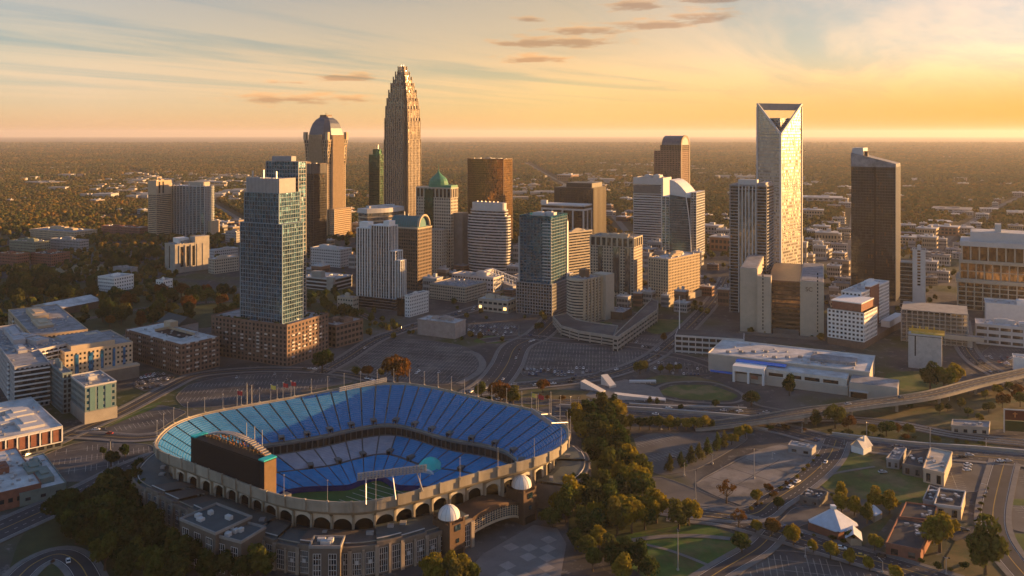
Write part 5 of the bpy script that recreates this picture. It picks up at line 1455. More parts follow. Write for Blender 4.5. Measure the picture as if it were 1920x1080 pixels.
part(b, "side_block", M_PALE, (b.x1 + 1, b.x1 + 33, b.y0 - 3, b.y0 + 20, 0, b.h * .78))
part(b, "side_block_roof", M_ROOF, (b.x1 + 1.6, b.x1 + 32.4, b.y0 - 2.4, b.y0 + 19.4, b.h * .78 + .01, b.h * .78 + .3))
part(b, "entrance_recess", M_BLACK, (b.x1 + 2, b.x1 + 13, b.y0 - 3.15, b.y0 - 2.9, .2, b.h * .34)); part(b, "entrance_canopy", M_LGREY, (b.x1 + 1, b.x1 + 14, b.y0 - 5, b.y0 - 3.2, b.h * .35, b.h * .41))
part(b, "porch", M_WHITE, (b.x0, b.x0 + 1.6, b.y0 - 3, b.y0 + 9, 0, b.h * .62), (b.x0 + 11, b.x0 + 12.6, b.y0 - 3, b.y0 + 9, 0, b.h * .62), (b.x0 + 22, b.x0 + 23.6, b.y0 - 3, b.y0 + 9, 0, b.h * .62), (b.x0, b.x0 + 23.6, b.y0 - 2.9, b.y0 + 9.2, b.h * .62 + .01, b.h * .92))
M_BLUER = matte("bright_blue_roof", (.01, .16, .62), .5)
o = part(b, "blue_roof_strip", M_BLUER, (b.x0 - .5, b.x0 + 37, b.y0 + 9.4, b.y0 + 16.5, b.h * .92 + .02, b.h * .97)); tag(o, "bright blue roof strip")
part(b, "blue_kerb", M_BLUER, (mx0 + 2, b.x0 - 2, my0 - 2, my0 - 1, 0, 1.5))
part(b, "banner", M_BRICK, (b.x0 + 14, b.x0 + 19, b.y0 - 3.1, b.y0 - 2.92, b.h * .3, b.h * .5))
for k in range(6): FOOT.append((b.ctr.x - W_ / 2 - 12 + (W_ + 40) * k / 5, b.ctr.y, 30))
# white apartments
b = T("white and brick apartment block with stepped wings at the foot of the dark slanted tower", 1552, 1620, 1698, 655, 572, 40, "apartment_block", "apartment block")
fw = b.d * .30
part(b, "courtyard_base", M_BROWNBRICK, (b.x0, b.x1, b.y0, b.y1, 0, 6))
punched(b, b.x0, b.x1, b.y0, b.y0 + fw, 6.1, b.h * .82, M_WHITE, G_WIN, 3.2, 3.6, 2, 1.9, budget=45)
part(b, "brick_top_storeys", M_BRICK, (b.x0 + 3, b.x1 - 3, b.y0 + 2, b.y0 + fw - 1, b.h * .82 + .01, b.h))
part(b, "roof_edge", M_WHITE, (b.x0 + 2.4, b.x1 - 2.4, b.y0 + 1.4, b.y0 + fw - .4, b.h + .01, b.h + .9))
punched(b, b.x0, b.x1 - 14, b.y0 + fw + .3, b.y1, 6.1, b.h + 3, M_WHITE, G_WIN, 3.2, 3.6, 2, 1.9, budget=55, wall_name="rear_wing_wall")
part(b, "brick_tower", M_BRICK, (b.x1 - 18, b.x1 - 13.2, b.y0 + b.d * .5, b.y0 + b.d * .72, 6.1, b.h + 6))
part(b, "tower_cornice", M_WHITE, (b.x1 - 18.5, b.x1 - 12.7, b.y0 + b.d * .5 - .5, b.y0 + b.d * .72 + .5, b.h + 6.01, b.h + 7))
cap(b, b.x0, b.x1 - 14, b.y0 + fw + .3, b.y1, b.h + 3, M_WHITE, M_ROOFW, 1, 2)
part(b, "front_pavilion", M_WHITE, (b.x1 - 8, b.x1, b.y0 + b.d * .62, b.y1, 6.01, 12))
# concrete block under construction right of it
b = T("pale concrete block with blank panels and yellow formwork on top", 1703, 1766, 1772, 696, 632, 27, "building_under_construction", "construction", dep=24)
part(b, "wall", matte("raw_concrete_panels", (.42, .41, .40), .8, .16, .3), (b.x0, b.x1, b.y0, b.y1, 0, b.h))
part(b, "panel_joint", M_BLACK, (b.x(1715), b.x(1717.5), b.y0 - .06, b.y0 + .03, 10, b.h - 1), (b.x0, b.x1, b.y0 - .07, b.y0 + .02, b.h - 1.2, b.h - .8))
part(b, "formwork", matte("yellow_formwork", (.5, .36, .08), .7), (b.x0 + 2, b.x1 + 2, b.y0 + 3, b.y0 + 9, b.h + .02, b.h + 1.0), (b.x0, b.x1 + 2, b.y0 + 12, b.y0 + 12.5, b.h + .02, b.h + 2.5), *[(b.x0 + b.w * u, b.x0 + b.w * u + 1, b.y0 + 5, b.y0 + 6, b.h + 1.2, b.h + 6) for u in (.1, .32, .5, .55, .75)])
# open frame parking behind
b = T("open concrete frame parking structure behind the pale blank block", 1690, 1815, 1822, 652, 592, 27, "parking_deck", "parking deck", dep=42)
part(b, "dark_interior", M_DCONC, (b.x0 + 3, b.x1 - 3, b.y0 + 5, b.y1, 0, b.h - 2))
for k in range(9): part(b, "floor_slab", M_CONC, (b.x0, b.x1, b.y0, b.y1, b.h * k / 8 + .3, b.h * k / 8 + 1.0))
part(b, "columns", M_CONC, *[(b.x0 + b.w * i / 12 - .45, b.x0 + b.w * i / 12 + .45, b.y0 - .15, b.y0 + .6, 0, b.h + 1.2) for i in range(13)], *[(b.x1 - .6, b.x1 + .15, b.y0 + 1 + (b.d - 2) * i / 3 - .45, b.y0 + 1 + (b.d - 2) * i / 3 + .45, 0, b.h + 1.2) for i in range(4)])
b = T("narrow pale stair slab with one column of small windows right of dark slanted tower", 1711, 1735, 1737, 590, 470, 27, "office_block", "office block", dep=14)
part(b, "wall", M_LGREY, (b.x0, b.x1, b.y0, b.y1, 0, b.h)); part(b, "window_column", G_TANG, *[(-1.5, 1.5, b.y0 - .08, b.y0 + .02, 30 + 3.2 * k, 32 + 3.2 * k) for k in range(12)])
cap(b, b.x0, b.x1, b.y0, b.y1, b.h, M_LGREY, M_ROOFD, 1, 1)
part(b, "rear_frame", G_DARK, (b.x0 - 12, b.x0 - .3, b.y0 + 4, b.y1 + 6, 0, b.h * .78)); part(b, "rear_frame_bands", M_CONC, *[(b.x0 - 12.2, b.x0 - .31, b.y0 + 3.8, b.y1 + 6, b.h * .78 * k / 12, b.h * .78 * k / 12 + .8) for k in range(13)])
# large glass hospital at the right edge
b = T("large glass fronted block with stone columns and stacked terraces at the right edge", 1796, 1990, 2010, 596, 462, 29, "hospital", "large building", dep=50)
hh = b.h
curtain(b, b.x0, b.x1, b.y0, b.y1, 0, hh * .40, G_TANG, M_BEIGE, 5, 8, 1.0, 1.2, .6, .8)
part(b, "terrace_band", M_BEIGE, (b.x0 - 2, b.x1 + 2, b.y0 - 3, b.y1, hh * .40 + .05, hh * .45), (b.x0 + 1, b.x1, b.y0 - 1.5, b.y1, hh * .685, hh * .72))
curtain(b, b.x0 + 2, b.x1, b.y0 + 1, b.y1, hh * .45 + .05, hh * .68, G_TANG, M_BEIGE, 9, 8, .7, 1.1, .4, .6, gname="middle_glazing")
curtain(b, b.x0 + 4, b.x1, b.y0 + 2, b.y1, hh * .72 + .05, hh * .93, G_TANG, M_BEIGE, 12, 8, .9, 1.3, .4, .6, gname="upper_glazing")
part(b, "roof_fascia", M_LGREY, (b.x0 + 2, b.x1, b.y0 - .5, b.y1, hh * .93 + .05, hh), (b.x(1820), b.x1, b.y0 + 8, b.y1 - 5, hh + .01, hh * 1.13))
part(b, "roof", M_ROOFW, (b.x(1822), b.x1, b.y0 + 8.5, b.y1 - 5.5, hh * 1.13 + .01, hh * 1.13 + .4)); part(b, "roof_plant", M_LGREY, (b.x(1868), b.x(1880), b.y0 + 14, b.y0 + 26, hh * 1.13 + .4, hh * 1.13 + 9))
for k in range(4): FOOT.append((b.ctr.x - b.w * .4 + b.w * .25 * k, b.ctr.y, 45))
b = simple("long white roofed station hall below the glass block at the right edge", 1830, 1990, 2000, 660, 622, 27, M_LGREY, M_ROOFW, "hall", "hall", win=(5, 9, 8, 2.6), plant=2, dep=24)
b = simple("white flat roofed terminal wing behind the station hall", 1848, 1990, 2010, 618, 580, 27, M_WHITE, M_ROOFW, "hall", "hall", win=None, plant=1, dep=26)
b = simple("white box building at the right edge beside the car park", 1901, 1938, 1950, 703, 676, 27, M_WHITE, M_ROOFW, win=None, plant=0, dep=14)
# ---- left foreground
b = T("tan and teal apartment block with blue glass strips above the lower left lot", 86, 122, 248, 728, 663, 48, "apartment_block", "apartment block")
M_SAND = matte("sand_render", (.50, .40, .29), .75, .08, .2)
punched(b, b.x0, b.x1, b.y0, b.y1, 0, b.h, M_SAND, G_WIN, 3.2, 3.1, 1.5, 1.7, budget=70)
for px, wv in ((143, 3.3), (169, 4.4), (190, 2.6), (212, 2.6), (232, 2.4)):
    part(b, "blue_glass_strip", glass("bright_blue_glass", (.03, .17, .40), cell=(1.5, 3.2), metal=.5), (b.x1 + .26, b.x1 + .6, b.y(px - wv), b.y(px + wv), 8, b.h - 2))
cap(b, b.x0, b.x1, b.y0, b.y1, b.h, M_SAND, M_ROOF, 1.2, 2)
part(b, "roof_terrace", M_SAND, (b.x0 + 8, b.x1 - 3, b.y0 + b.d * .1, b.y1 - 12, b.h + .31, b.h + 4))
part(b, "terrace_roof", M_ROOF, (b.x0 + 8.5, b.x1 - 3.5, b.y0 + b.d * .1 + .5, b.y1 - 12.5, b.h + 4.01, b.h + 4.3))
part(b, "podium", M_DCONC, (b.x1 + .3, b.x1 + 7, b.y0 + b.d * .5, b.y1 + 3, 0, 9)); part(b, "podium_edge", M_SAND, (b.x1 + .2, b.x1 + 7.4, b.y0 + b.d * .5 - .3, b.y1 + 3.3, 9.01, 10.4))
b = T("teal panelled wing on a plain concrete base in front of the tan apartment block", 132, 160, 217, 796, 727, 48, "apartment_block", "apartment block")
M_TEALP = matte("teal_panel", (.12, .22, .22), .5, .12, .2)
part(b, "base_wall", M_CONC, (b.x0, b.x1 + .8, b.y0 - .6, b.y1 + .8, 0, 8))
punched(b, b.x0, b.x1, b.y0, b.y1, 8.01, b.h, matte("teal_grey_cladding", (.17, .22, .23), .6), G_TEAL, 3.2, 2.9, 1.6, 2.0, budget=90)
for ya, yb_ in ((168, 178), (183, 193), (197, 208)): part(b, "teal_panel", M_TEALP, (b.x1 + .26, b.x1 + .5, b.y(ya), b.y(yb_), 8.5, b.h - .6))
cap(b, b.x0, b.x1, b.y0, b.y1, b.h, M_LGREY, M_ROOF, 1.1, 1)
simple("teal glazed block joining the tan apartments and the lower left street", 85, 118, 134, 776, 702, 48, matte("teal_grey_cladding", (.17, .22, .23), .6), M_ROOF, "apartment_block", "apartment block", win=(3.2, 2.8, 1.7, 2.1), budget=80)
b = simple("brown courtyard apartment block left of the brick podium", 236, 340, 411, 704, 648, 38, M_BROWNBRICK, M_ROOFW, "apartment_block", "apartment block", win=(3.3, 3.4, 1.9, 2.0), plant=0, budget=95)
part(b, "courtyard", M_BLACK, (b.x0 + b.w * .3, b.x1 - b.w * .25, b.y0 + b.d * .35, b.y1 - b.d * .28, b.h + .31, b.h + .4))
part(b, "courtyard_wall", M_TAN, (b.x0 + b.w * .3 - .5, b.x1 - b.w * .25 + .5, b.y1 - b.d * .28, b.y1 - b.d * .28 + .6, b.h + .31, b.h + 2.4), (b.x0 + b.w * .3 - .6, b.x0 + b.w * .3 - .01, b.y0 + b.d * .35, b.y1 - b.d * .28, b.h + .31, b.h + 2.4))
for i in range(9):
    for k in range(1, 8):
        if (i + k) % 3 == 0: continue
        o = bpy.data.objects.new("balcony", bal); COL.objects.link(o); o.parent = b.root
        if i % 2 == 0: o.location = (b.x0 + b.w * (i + .5) / 9, b.y0 - .65, 3.3 * k + .4)
        else: o.location = (b.x1 + .65, b.y0 + b.d * (i + .5) / 9, 3.3 * k + .4); o.rotation_euler = (0, 0, pi / 2)
part(b, "stair_head", M_TAN, (b.x0 + b.w * .2, b.x0 + b.w * .32, b.y1 - 9, b.y1 - 2, b.h + .32, b.h + 6))
sA = simple("grey brown apartment slab behind the tan apartments at the left edge", -30, 60, 112, 735, 660, 30, matte("mauve_grey_wall", (.40, .39, .40), .8), M_ROOF, "apartment_block", "apartment block", win=(3.3, 3.4, 1.8, 1.9), plant=2, budget=80, dep=30)
sB = simple("long tan apartment wing with flat roof behind the left edge slab", 16, 62, 164, 680, 632, 52, M_TAN, M_ROOF, "apartment_block", "apartment block", win=(3.3, 3.4, 1.8, 1.9), plant=2, budget=80)
sC = simple("grey apartment front with dark strips left of the teal glazed block", -25, 28, 92, 770, 690, 52, matte("mauve_grey_wall", (.40, .39, .40), .8), M_ROOF, "apartment_block", "apartment block", win=(3.3, 3.2, 1.6, 2.0), plant=2, budget=80)
slab = MB().box(-2.3, 2.3, -.48, .48, 0, .9).mesh("balcony", M_WHITE)
for q, nx, ny in ((sA, 3, 6), (sB, 2, 8), (sC, 3, 6)):
    for side, n in ((0, nx), (1, ny)):
        for i in range(n):
            u = (i + .5) / n
            if side == 0: x = q.x0 + q.w * u; part(q, "balcony_bay", G_WIN, (x - 2.2, x + 2.2, q.y0 - .34, q.y0 - .26, 3, q.h - 1.5))
            else: y = q.y0 + q.d * u; part(q, "balcony_bay", G_WIN, (q.x1 + .26, q.x1 + .34, y - 2.0, y + 2.0, 3, q.h - 1.5))
            for k in range(int((q.h - 5) / 3.3) + 1):
                o = bpy.data.objects.new("balcony", slab); COL.objects.link(o); o.parent = q.root
                if side == 0: o.location = (x, q.y0 - .83, 3 + 3.3 * k)
                else: o.location = (q.x1 + .83, y, 3 + 3.3 * k); o.rotation_euler = (0, 0, pi / 2)
b = simple("flat roofed building with white frames and rust panels at the left edge", -60, -12, 116, 868, 828, 48, matte("dark_slate_wall", (.10, .11, .12), .6), M_ROOFW, "office_block", "office block", win=(5, 4.4, 3.2, 3.6), plant=4, budget=60, fascia=M_LGREY)
part(b, "white_frame", M_WHITE, *[(b.x1 + .3, b.x1 + .9, b.y0 + b.d * i / 6 - .35, b.y0 + b.d * i / 6 + .35, 4, b.h) for i in range(7)], *[(b.x1 + .32, b.x1 + .8, b.y0, b.y1, z, z + .5) for z in (3.6, b.h - .5)])
part(b, "rust_panel", M_BRICK, *[(b.x1 + .26, b.x1 + .31, b.y0 + b.d * (i + .2) / 6, b.y0 + b.d * (i + .8) / 6, 4.4, b.h - .8) for i in range(6)])
b = simple("red brick shop row with white flat roof in the lower left corner", -60, -22, 76, 964, 932, 50, M_BRICK, M_ROOFW, "shop", "shop", win=(4, 4, 2.2, 2.2), plant=1, budget=30)
b = simple("grey green shed with white roof beside the red brick shops", 2, 38, 123, 950, 928, 50, matte("sage_shed", (.16, .20, .18), .7), M_ROOFW, "shed", "shed", win=(5, 7, 2.4, 1.6), plant=3, budget=20)
b = T("long white roofed warehouse among trees at the left", 60, 104, 190, 594, 580, 27, "warehouse", "warehouse")
part(b, "wall", M_BROWN, (b.x0, b.x1, b.y0, b.y1, 0, b.h))
zr = b.h
mb = MB(); mb.loft([[(b.x0 - 1, y, zr), (0, y, zr + 4.5), (b.x1 + 1, y, zr)] for y in (b.y0 - 1, b.y1 + 1)], False); mb.poly([(b.x0 - 1, b.y0 - 1, zr), (b.x1 + 1, b.y0 - 1, zr), (0, b.y0 - 1, zr + 4.5)])
mb.build("gable_roof", M_ROOFW, b.root)
b = T("dark green gabled house row in the trees behind the brown courtyard block", 296, 330, 372, 632, 612, 38, "house", "house")
part(b, "wall", M_GREY, (b.x0, b.x1, b.y0, b.y1, 0, b.h))
mb = MB(); mb.loft([[(x, b.y0 - 1, b.h), (x, 0, b.h + 7), (x, b.y1 + 1, b.h)] for x in (b.x0 - 1, b.x1 + 1)], False); mb.poly([(b.x1 + 1, b.y0 - 1, b.h), (b.x1 + 1, b.y1 + 1, b.h), (b.x1 + 1, 0, b.h + 7)])
mb.build("gable_roof", matte("dark_green_roof", (.04, .06, .065), .7), b.root)
# ---- right foreground
M_METALR = matte("pale_metal_roof", (.50, .53, .58), .4, .12, .4, metal=.3)
def hip(label, corners, z, zp, wm, name, cat):
    P = [G(x, y, z).to_2d() for x, y in corners]; c = sum(P, Vector((0, 0))) / len(P)
    root = empty(name, (c.x, c.y, 0), 0, label, cat)
    L = [(p.x - c.x, p.y - c.y) for p in P]
    if sum(L[i][0] * L[(i + 1) % 4][1] - L[(i + 1) % 4][0] * L[i][1] for i in range(4)) < 0: L.reverse()
    MB().prism([(x * .9, y * .9) for x, y in L], 0, z).build("wall", wm, root)
    mb = MB(); n = len(L); ext = []
    for i in range(n):
        p, q = Vector(L[i]), Vector(L[(i + 1) % n]); ext += [p.lerp(q, .12), p.lerp(q, .88)]
    mb.loft([[(p.x, p.y, z - .3) for p in ext], [(p.x, p.y, z) for p in ext], [(p.x * .06, p.y * .06, zp) for p in ext]], True, True, True)
    mb.build("hipped_roof", M_METALR, root)
    FOOT.append((c.x, c.y, max(hypot(*p) for p in L) * .8))
    return root, L
r_, L_ = hip("white pyramid roofed pavilion beside the tree lined street at lower right", [(1510, 976), (1573, 999), (1614, 983), (1553, 961)], 4.2, 11, M_BRICK, "pavilion", "pavilion")
MB().cbox(0, 0, 10.8, 2.2, 2.2, 1.6).build("roof_lantern", M_WHITE, r_)
px_, py_ = G(1596, 1002, 4).to_2d() - Vector(r_.location[:2])
mb = MB(); mb.loft([[(px_ - 4, py_ - 3, 3.6), (px_ - .5, py_ - 4.4, 6.2), (px_ + 3, py_ - 5.8, 3.6)], [(px_ - 1, py_ + 6, 3.6), (px_ + 2.5, py_ + 4.6, 6.2), (px_ + 6, py_ + 3.2, 3.6)]], False)
mb.build("porch_roof", M_METALR, r_); MB().cbox(px_ + 1, py_ - .5, 0, 5, 6, 3.5).build("porch_wall", M_TAN, r_)
hip("small pale hipped roof shelter in trees behind the pyramid pavilion", [(1620, 956), (1640, 968), (1656, 960), (1637, 950)], 3.4, 6.5, M_TAN, "shelter", "shelter")
def flat(label, corners, z, m, rm, name="flat_building", cat="flat building", par=.8, parm=None):
    """four roof corners in the photo -> walls and a flat roof of that height"""
    P = [G(x, y, z).to_2d() for x, y in corners]; c = sum(P, Vector((0, 0))) / len(P)
    root = empty(name, (c.x, c.y, 0), 0, label, cat)
    L = [(p.x - c.x, p.y - c.y) for p in P]
    A = sum(L[i][0] * L[(i + 1) % len(L)][1] - L[(i + 1) % len(L)][0] * L[i][1] for i in range(len(L)))
    if A < 0: L.reverse()
    MB().prism(L, 0, z - .05).build("wall", m, root)
    mb = MB()
    for i in range(len(L)): mb.obox(L[i], L[(i + 1) % len(L)], .5, z - .6, z + par - i * .004)
    mb.build("parapet", parm or m, root)
    MB().prism([(x * .99, y * .99) for x, y in L], z - .04, z + .15).build("roof", rm, root)
    mb = MB(); r = random.Random(len(label)); 
    for i in range(7):
        u, v = .15 + .7 * r.random(), .15 + .7 * r.random()
        p = Vector(L[0]).lerp(Vector(L[1]), u).lerp(Vector(L[3]).lerp(Vector(L[2]), u), v)
        mb.cbox(p.x, p.y, z + .16, .9 + r.random() * 1.3, .9 + r.random(), .6 + r.random() * .6)
    mb.build("roof_vents", M_STEEL, root)
    mb = MB()
    i = max(range(len(L)), key=lambda i: -(L[i][1] + L[(i + 1) % 4][1]))
    p, q = Vector(L[i]), Vector(L[(i + 1) % 4]); n = max(2, int((q - p).length / 5))
    for j in range(n):
        u = p.lerp(q, (j + .3) / n); w = p.lerp(q, (j + .7) / n); MB().obox(u, w, .3, 1.0, max(1.5, z - 1.5)).build("window", G_WIN, root)
    FOOT.append((c.x, c.y, max(hypot(*p) for p in L) * .8))
    return root, L
flat("near half of the long dark flat roof by the big yellow tree", [(1661, 1020), (1726, 1033), (1752, 985), (1684, 973)], 5.0, M_BRICK, M_ROOFD)
flat("far half of the long dark flat roof, above its near half", [(1686, 971), (1753, 978), (1756, 951), (1699, 944)], 5.4, M_BRICK, M_ROOFD)
flat("tan walled box building with dark roof beside the corner car park", [(1752, 947), (1802, 953), (1810, 923), (1762, 917)], 6.0, M_TAN, M_ROOFD, parm=M_LGREY)
flat("small grey roofed annex with round vents joined to the tan walled box", [(1731, 938), (1749, 942), (1760, 918), (1743, 912)], 4.5, M_GREY, M_ROOFD)
flat("warehouse half with a pale sunlit roof in the right foreground", [(1731, 880), (1770, 889), (1785, 849), (1745, 841)], 7.0, M_BEIGE, matte("sunlit_pale_roof", (.46, .40, .33), .8, .25, .2), "warehouse", "warehouse")
flat("warehouse half with a dark roof joined to the pale roofed half", [(1692, 871), (1730, 878), (1743, 843), (1708, 846)], 5.6, M_DCONC, M_ROOFD, "warehouse", "warehouse")
flat("small grey two storey shed on the grass left of the warehouse", [(1662, 861), (1686, 864), (1699, 842), (1679, 841)], 5.0, M_GREY, M_ROOF, "shed", "shed")
flat("low dark roofed shed beside the curved road, above the pyramid pavilion", [(1500, 931), (1535, 938), (1552, 924), (1515, 917)], 3.6, M_DCONC, M_ROOFD, "shed", "shed")
flat("long low grey shed at the top corner of the sunlit lot", [(1478, 836), (1522, 843), (1530, 836), (1484, 828)], 4.0, M_GREY, M_ROOFW, "shed", "shed")
b = T("small white gabled house with an orange lit roof beside the crossing", 1596, 1619, 1634, 854, 842, 52, "house", "house")
part(b, "wall", M_WHITE, (b.x0, b.x1, b.y0, b.y1, 0, b.h))
mb = MB(); mb.loft([[(b.x0 - .6, y, b.h), (0, y, b.h + 5), (b.x1 + .6, y, b.h)] for y in (b.y0 - .8, b.y1 + .8)], False); mb.poly([(b.x0, b.y0 - .02, b.h), (b.x1, b.y0 - .02, b.h), (0, b.y0 - .02, b.h + 4.8)])
mb.build("gable_roof", M_ROOFW, b.root)
part(b, "chimney", M_WHITE, (1, 2, 0, 1, b.h + 1, b.h + 6))
flat("long grey retaining shed on the slope below the curved overpass", [(1784, 799), (1854, 803), (1856, 792), (1786, 788)], 4.5, M_CONC, M_ROOF, "shed", "shed")
# ------------------------------------------------------------------ roads, lots, lawns, paths (flat sheets, a few centimetres apart)
LEVEL = [0.03]
def nxt():
    LEVEL[0] += 0.006
    return LEVEL[0]
def smooth_line(pts, sub=8):
    if len(pts) < 3: sub = 1
    out = []
    for i in range(len(pts) - 1):
        p0 = pts[max(0, i - 1)]; p1 = pts[i]; p2 = pts[i + 1]; p3 = pts[min(len(pts) - 1, i + 2)]
        for k in range(sub):
            t = k / sub
            out.append(0.5 * ((2 * p1) + (p2 - p0) * t + (2 * p0 - 5 * p1 + 4 * p2 - p3) * t * t + (3 * p1 - p0 - 3 * p2 + p3) * t ** 3))
    return out + [pts[-1]]
def offset(line, d):
    out = []
    for i, p in enumerate(line):
        a = line[max(0, i - 1)]; b = line[min(len(line) - 1, i + 1)]
        t = (b - a); t = t.normalized() if t.length else Vector((1, 0))
        out.append(p + Vector((-t.y, t.x)) * d)
    return out
def strip_mesh(mb, line, d0, d1, z):
    a, b = offset(line, d0), offset(line, d1)
    mb.loft([[(p.x, p.y, z) for p in a], [(p.x, p.y, z) for p in b]], False)
    if mb.f:
        pass
    return mb
def flipfix(o):
    me = o.data
    if len(me.polygons) and sum(p.normal.z for p in me.polygons) < 0: me.flip_normals()
    return o
ROADLINES = []
def road(pts, w=10, name="road", m=None, lines=True, walk=True, median=False, z=0.0, mid="dash"):
    line = smooth_line([G(x, y, z).to_2d() for x, y in pts])
    zz = nxt() + z
    o = flipfix(strip_mesh(MB(), line, -w / 2, w / 2, zz).build(name, m or M_ASPHALT)); tag(o, kind="structure")
    ROADLINES.append((line, w / 2 + 4))
    if walk:
        mb = MB()
        for s in (-1, 1):
            a, b = offset(line, s * w / 2), offset(line, s * (w / 2 + 2.6))
            mb.loft([[(p.x, p.y, zz - .02) for p in a], [(p.x, p.y, zz + .13) for p in a], [(p.x, p.y, zz + .13) for p in b], [(p.x, p.y, zz - .02) for p in b]], False)
        tag(mb.build("pavement", M_WALK), kind="structure")
    if lines:
        mb = MB(); my = MB(); z2 = zz + .012
        L = 0
        for off in ((-w / 4, w / 4) if w > 13 else ()):
            ln = offset(line, off)
            acc = 0
            for i in range(len(ln) - 1):
                d = ln[i + 1] - ln[i]; n = max(1, int(d.length / 9))
                for k in range(n):
                    p = ln[i].lerp(ln[i + 1], k / n); q = ln[i].lerp(ln[i + 1], (k + .4) / n)
                    mb_strip(mb, p, q, .28, z2)
        strip_mesh(my, line, -.22, .22, z2)
        for off in (-w / 2 + .5, w / 2 - .5): strip_mesh(mb, line, off - .14, off + .14, z2)
        flipfix(mb.build("lane_lines", M_PAINT, o)); flipfix(my.build("centre_line", M_YPAINT, o))
    return o
def mb_strip(mb, p, q, w, z):
    d = q - p
    if d.length < 1e-6: return
    n = Vector((-d.y, d.x)).normalized() * w / 2
    mb.poly([(p.x - n.x, p.y - n.y, z), (q.x - n.x, q.y - n.y, z), (q.x + n.x, q.y + n.y, z), (p.x + n.x, p.y + n.y, z)])
def inside(p, poly):
    c = False; j = len(poly) - 1
    for i in range(len(poly)):
        a, b = poly[i], poly[j]
        if (a.y > p.y) != (b.y > p.y) and p.x < (b.x - a.x) * (p.y - a.y) / (b.y - a.y) + a.x: c = not c
        j = i
    return c
def area(pts, name, m, smooth=True, kerb=False):
    P = [G(x, y).to_2d() for x, y in pts]
    if smooth:
        n = len(P); P2 = []
        for i in range(n):
            a, b, c = P[i - 1], P[i], P[(i + 1) % n]
            P2 += [b.lerp(a, .22), (b * 2 + a.lerp(b, .78) + c.lerp(b, .78)) / 4, b.lerp(c, .22)]
    else: P2 = P
    z = nxt()
    o = MB().poly([(p.x, p.y, z) for p in P2]).build(name, m); tag(o, kind="structure"); flipfix(o)
    if kerb:
        mb = MB()
        for i in range(len(P2)): mb.obox(P2[i], P2[(i + 1) % len(P2)], .5, z - .02, z + .14)
        tag(mb.build("kerb", M_WALK), kind="structure")
    o["_poly"] = 0
    del o["_poly"]
    return o, P2, z
LOTS = {}
def lot(key, pts, ang, m=None, row=17.0, stall=2.8, lines=True, smooth=True, pm=None, lw=.22):
    o, P, z = area(pts, "parking_lot", m or M_LOT, smooth, True)
    LOTS[key] = (P, ang, row, stall)
    if lines:
        a = radians(ang); u = Vector((cos(a), sin(a))); v = Vector((-u.y, u.x))
        us = [p.dot(u) for p in P]; vs = [p.dot(v) for p in P]
        mb = MB(); z2 = z + .012
        vv = min(vs) + 3; r = random.Random(int(abs(P[0].x) * 10))
        while vv < max(vs) - 3:
            uu = min(us)
            run0 = None
            while uu < max(us):
                c = u * uu + v * vv
                if inside(c + v * 5, P) and inside(c - v * 5, P):
                    if r.random() < .9: mb_strip(mb, c - v * 4.8, c + v * 4.8, lw, z2)
                    if run0 is None: run0 = c
                    last = c
                elif run0 is not None:
                    mb_strip(mb, run0, last, lw, z2 + .004); run0 = None
                uu += stall
            if run0 is not None: mb_strip(mb, run0, last, lw, z2 + .004)
            vv += row
        if mb.f: flipfix(mb.build("stall_lines", pm or M_PAINT, o))
    return o

M_LOTLINE = matte("worn_stall_paint", (.32, .31, .29), .8, .4, .15)
# lots
lot("oval", [(328, 745), (352, 722), (420, 706), (505, 699), (600, 703), (668, 716), (600, 728), (500, 748), (420, 762), (345, 765)], 8, pm=M_LOTLINE)
lot("left", [(190, 803), (292, 757), (352, 772), (330, 785), (290, 812), (225, 815)], 35, pm=M_LOTLINE)
lot("lower_left", [(-40, 905), (40, 872), (125, 835), (170, 826), (290, 834), (284, 862), (215, 895), (130, 905), (60, 885), (0, 930)], 25, pm=M_LOTLINE)
lot("striped", [(650, 668), (700, 643), (760, 634), (862, 646), (897, 664), (903, 684), (872, 708), (838, 722), (770, 722), (700, 708)], -12, row=11, pm=M_LOTLINE)
lot("centre", [(972, 655), (1008, 640), (1090, 642), (1195, 656), (1228, 664), (1190, 688), (1100, 706), (985, 708), (968, 690)], -6, row=13, pm=M_LOTLINE)
lot("deck_front", [(1135, 640), (1175, 628), (1250, 630), (1258, 646), (1215, 655), (1150, 650)], -20, pm=M_LOTLINE)
lot("museum_left", [(1215, 690), (1262, 668), (1345, 672), (1340, 700), (1290, 708), (1230, 700)], -10, pm=M_LOTLINE)
lot("behind_box", [(875, 625), (880, 606), (955, 604), (975, 612), (962, 630), (905, 632)], -8, pm=M_LOTLINE)
lot("pale_upper", [(1172, 830), (1222, 812), (1398, 812), (1402, 826), (1305, 882), (1235, 892), (1205, 868)], 30, matte("grey_lot_concrete", (.10, .097, .094), .85, .3, .05), pm=M_LOTLINE, row=22)
lot("sunlit", [(1298, 908), (1395, 855), (1462, 832), (1532, 846), (1524, 872), (1470, 905), (1402, 952), (1345, 932)], 28, M_LOTPALE, lines=False)
mb = MB()
for a, b in (((1330, 895), (1440, 925)), ((1395, 860), (1480, 888)), ((1365, 876), (1455, 905)), ((1345, 932), (1462, 862)), ((1400, 950), (1520, 872)), ((1300, 908), (1400, 856))): mb_strip(mb, G(*a).to_2d(), G(*b).to_2d(), .5, LEVEL[0] + .012)
flipfix(tag(mb.build("lot_joints", M_LOT), kind="structure"))
lot("gravel_apron", [(1190, 900), (1240, 893), (1345, 934), (1395, 955), (1330, 965), (1280, 940), (1215, 930)], 28, matte("grey_lot_concrete", (.10, .097, .094), .85, .3, .05), lines=False)
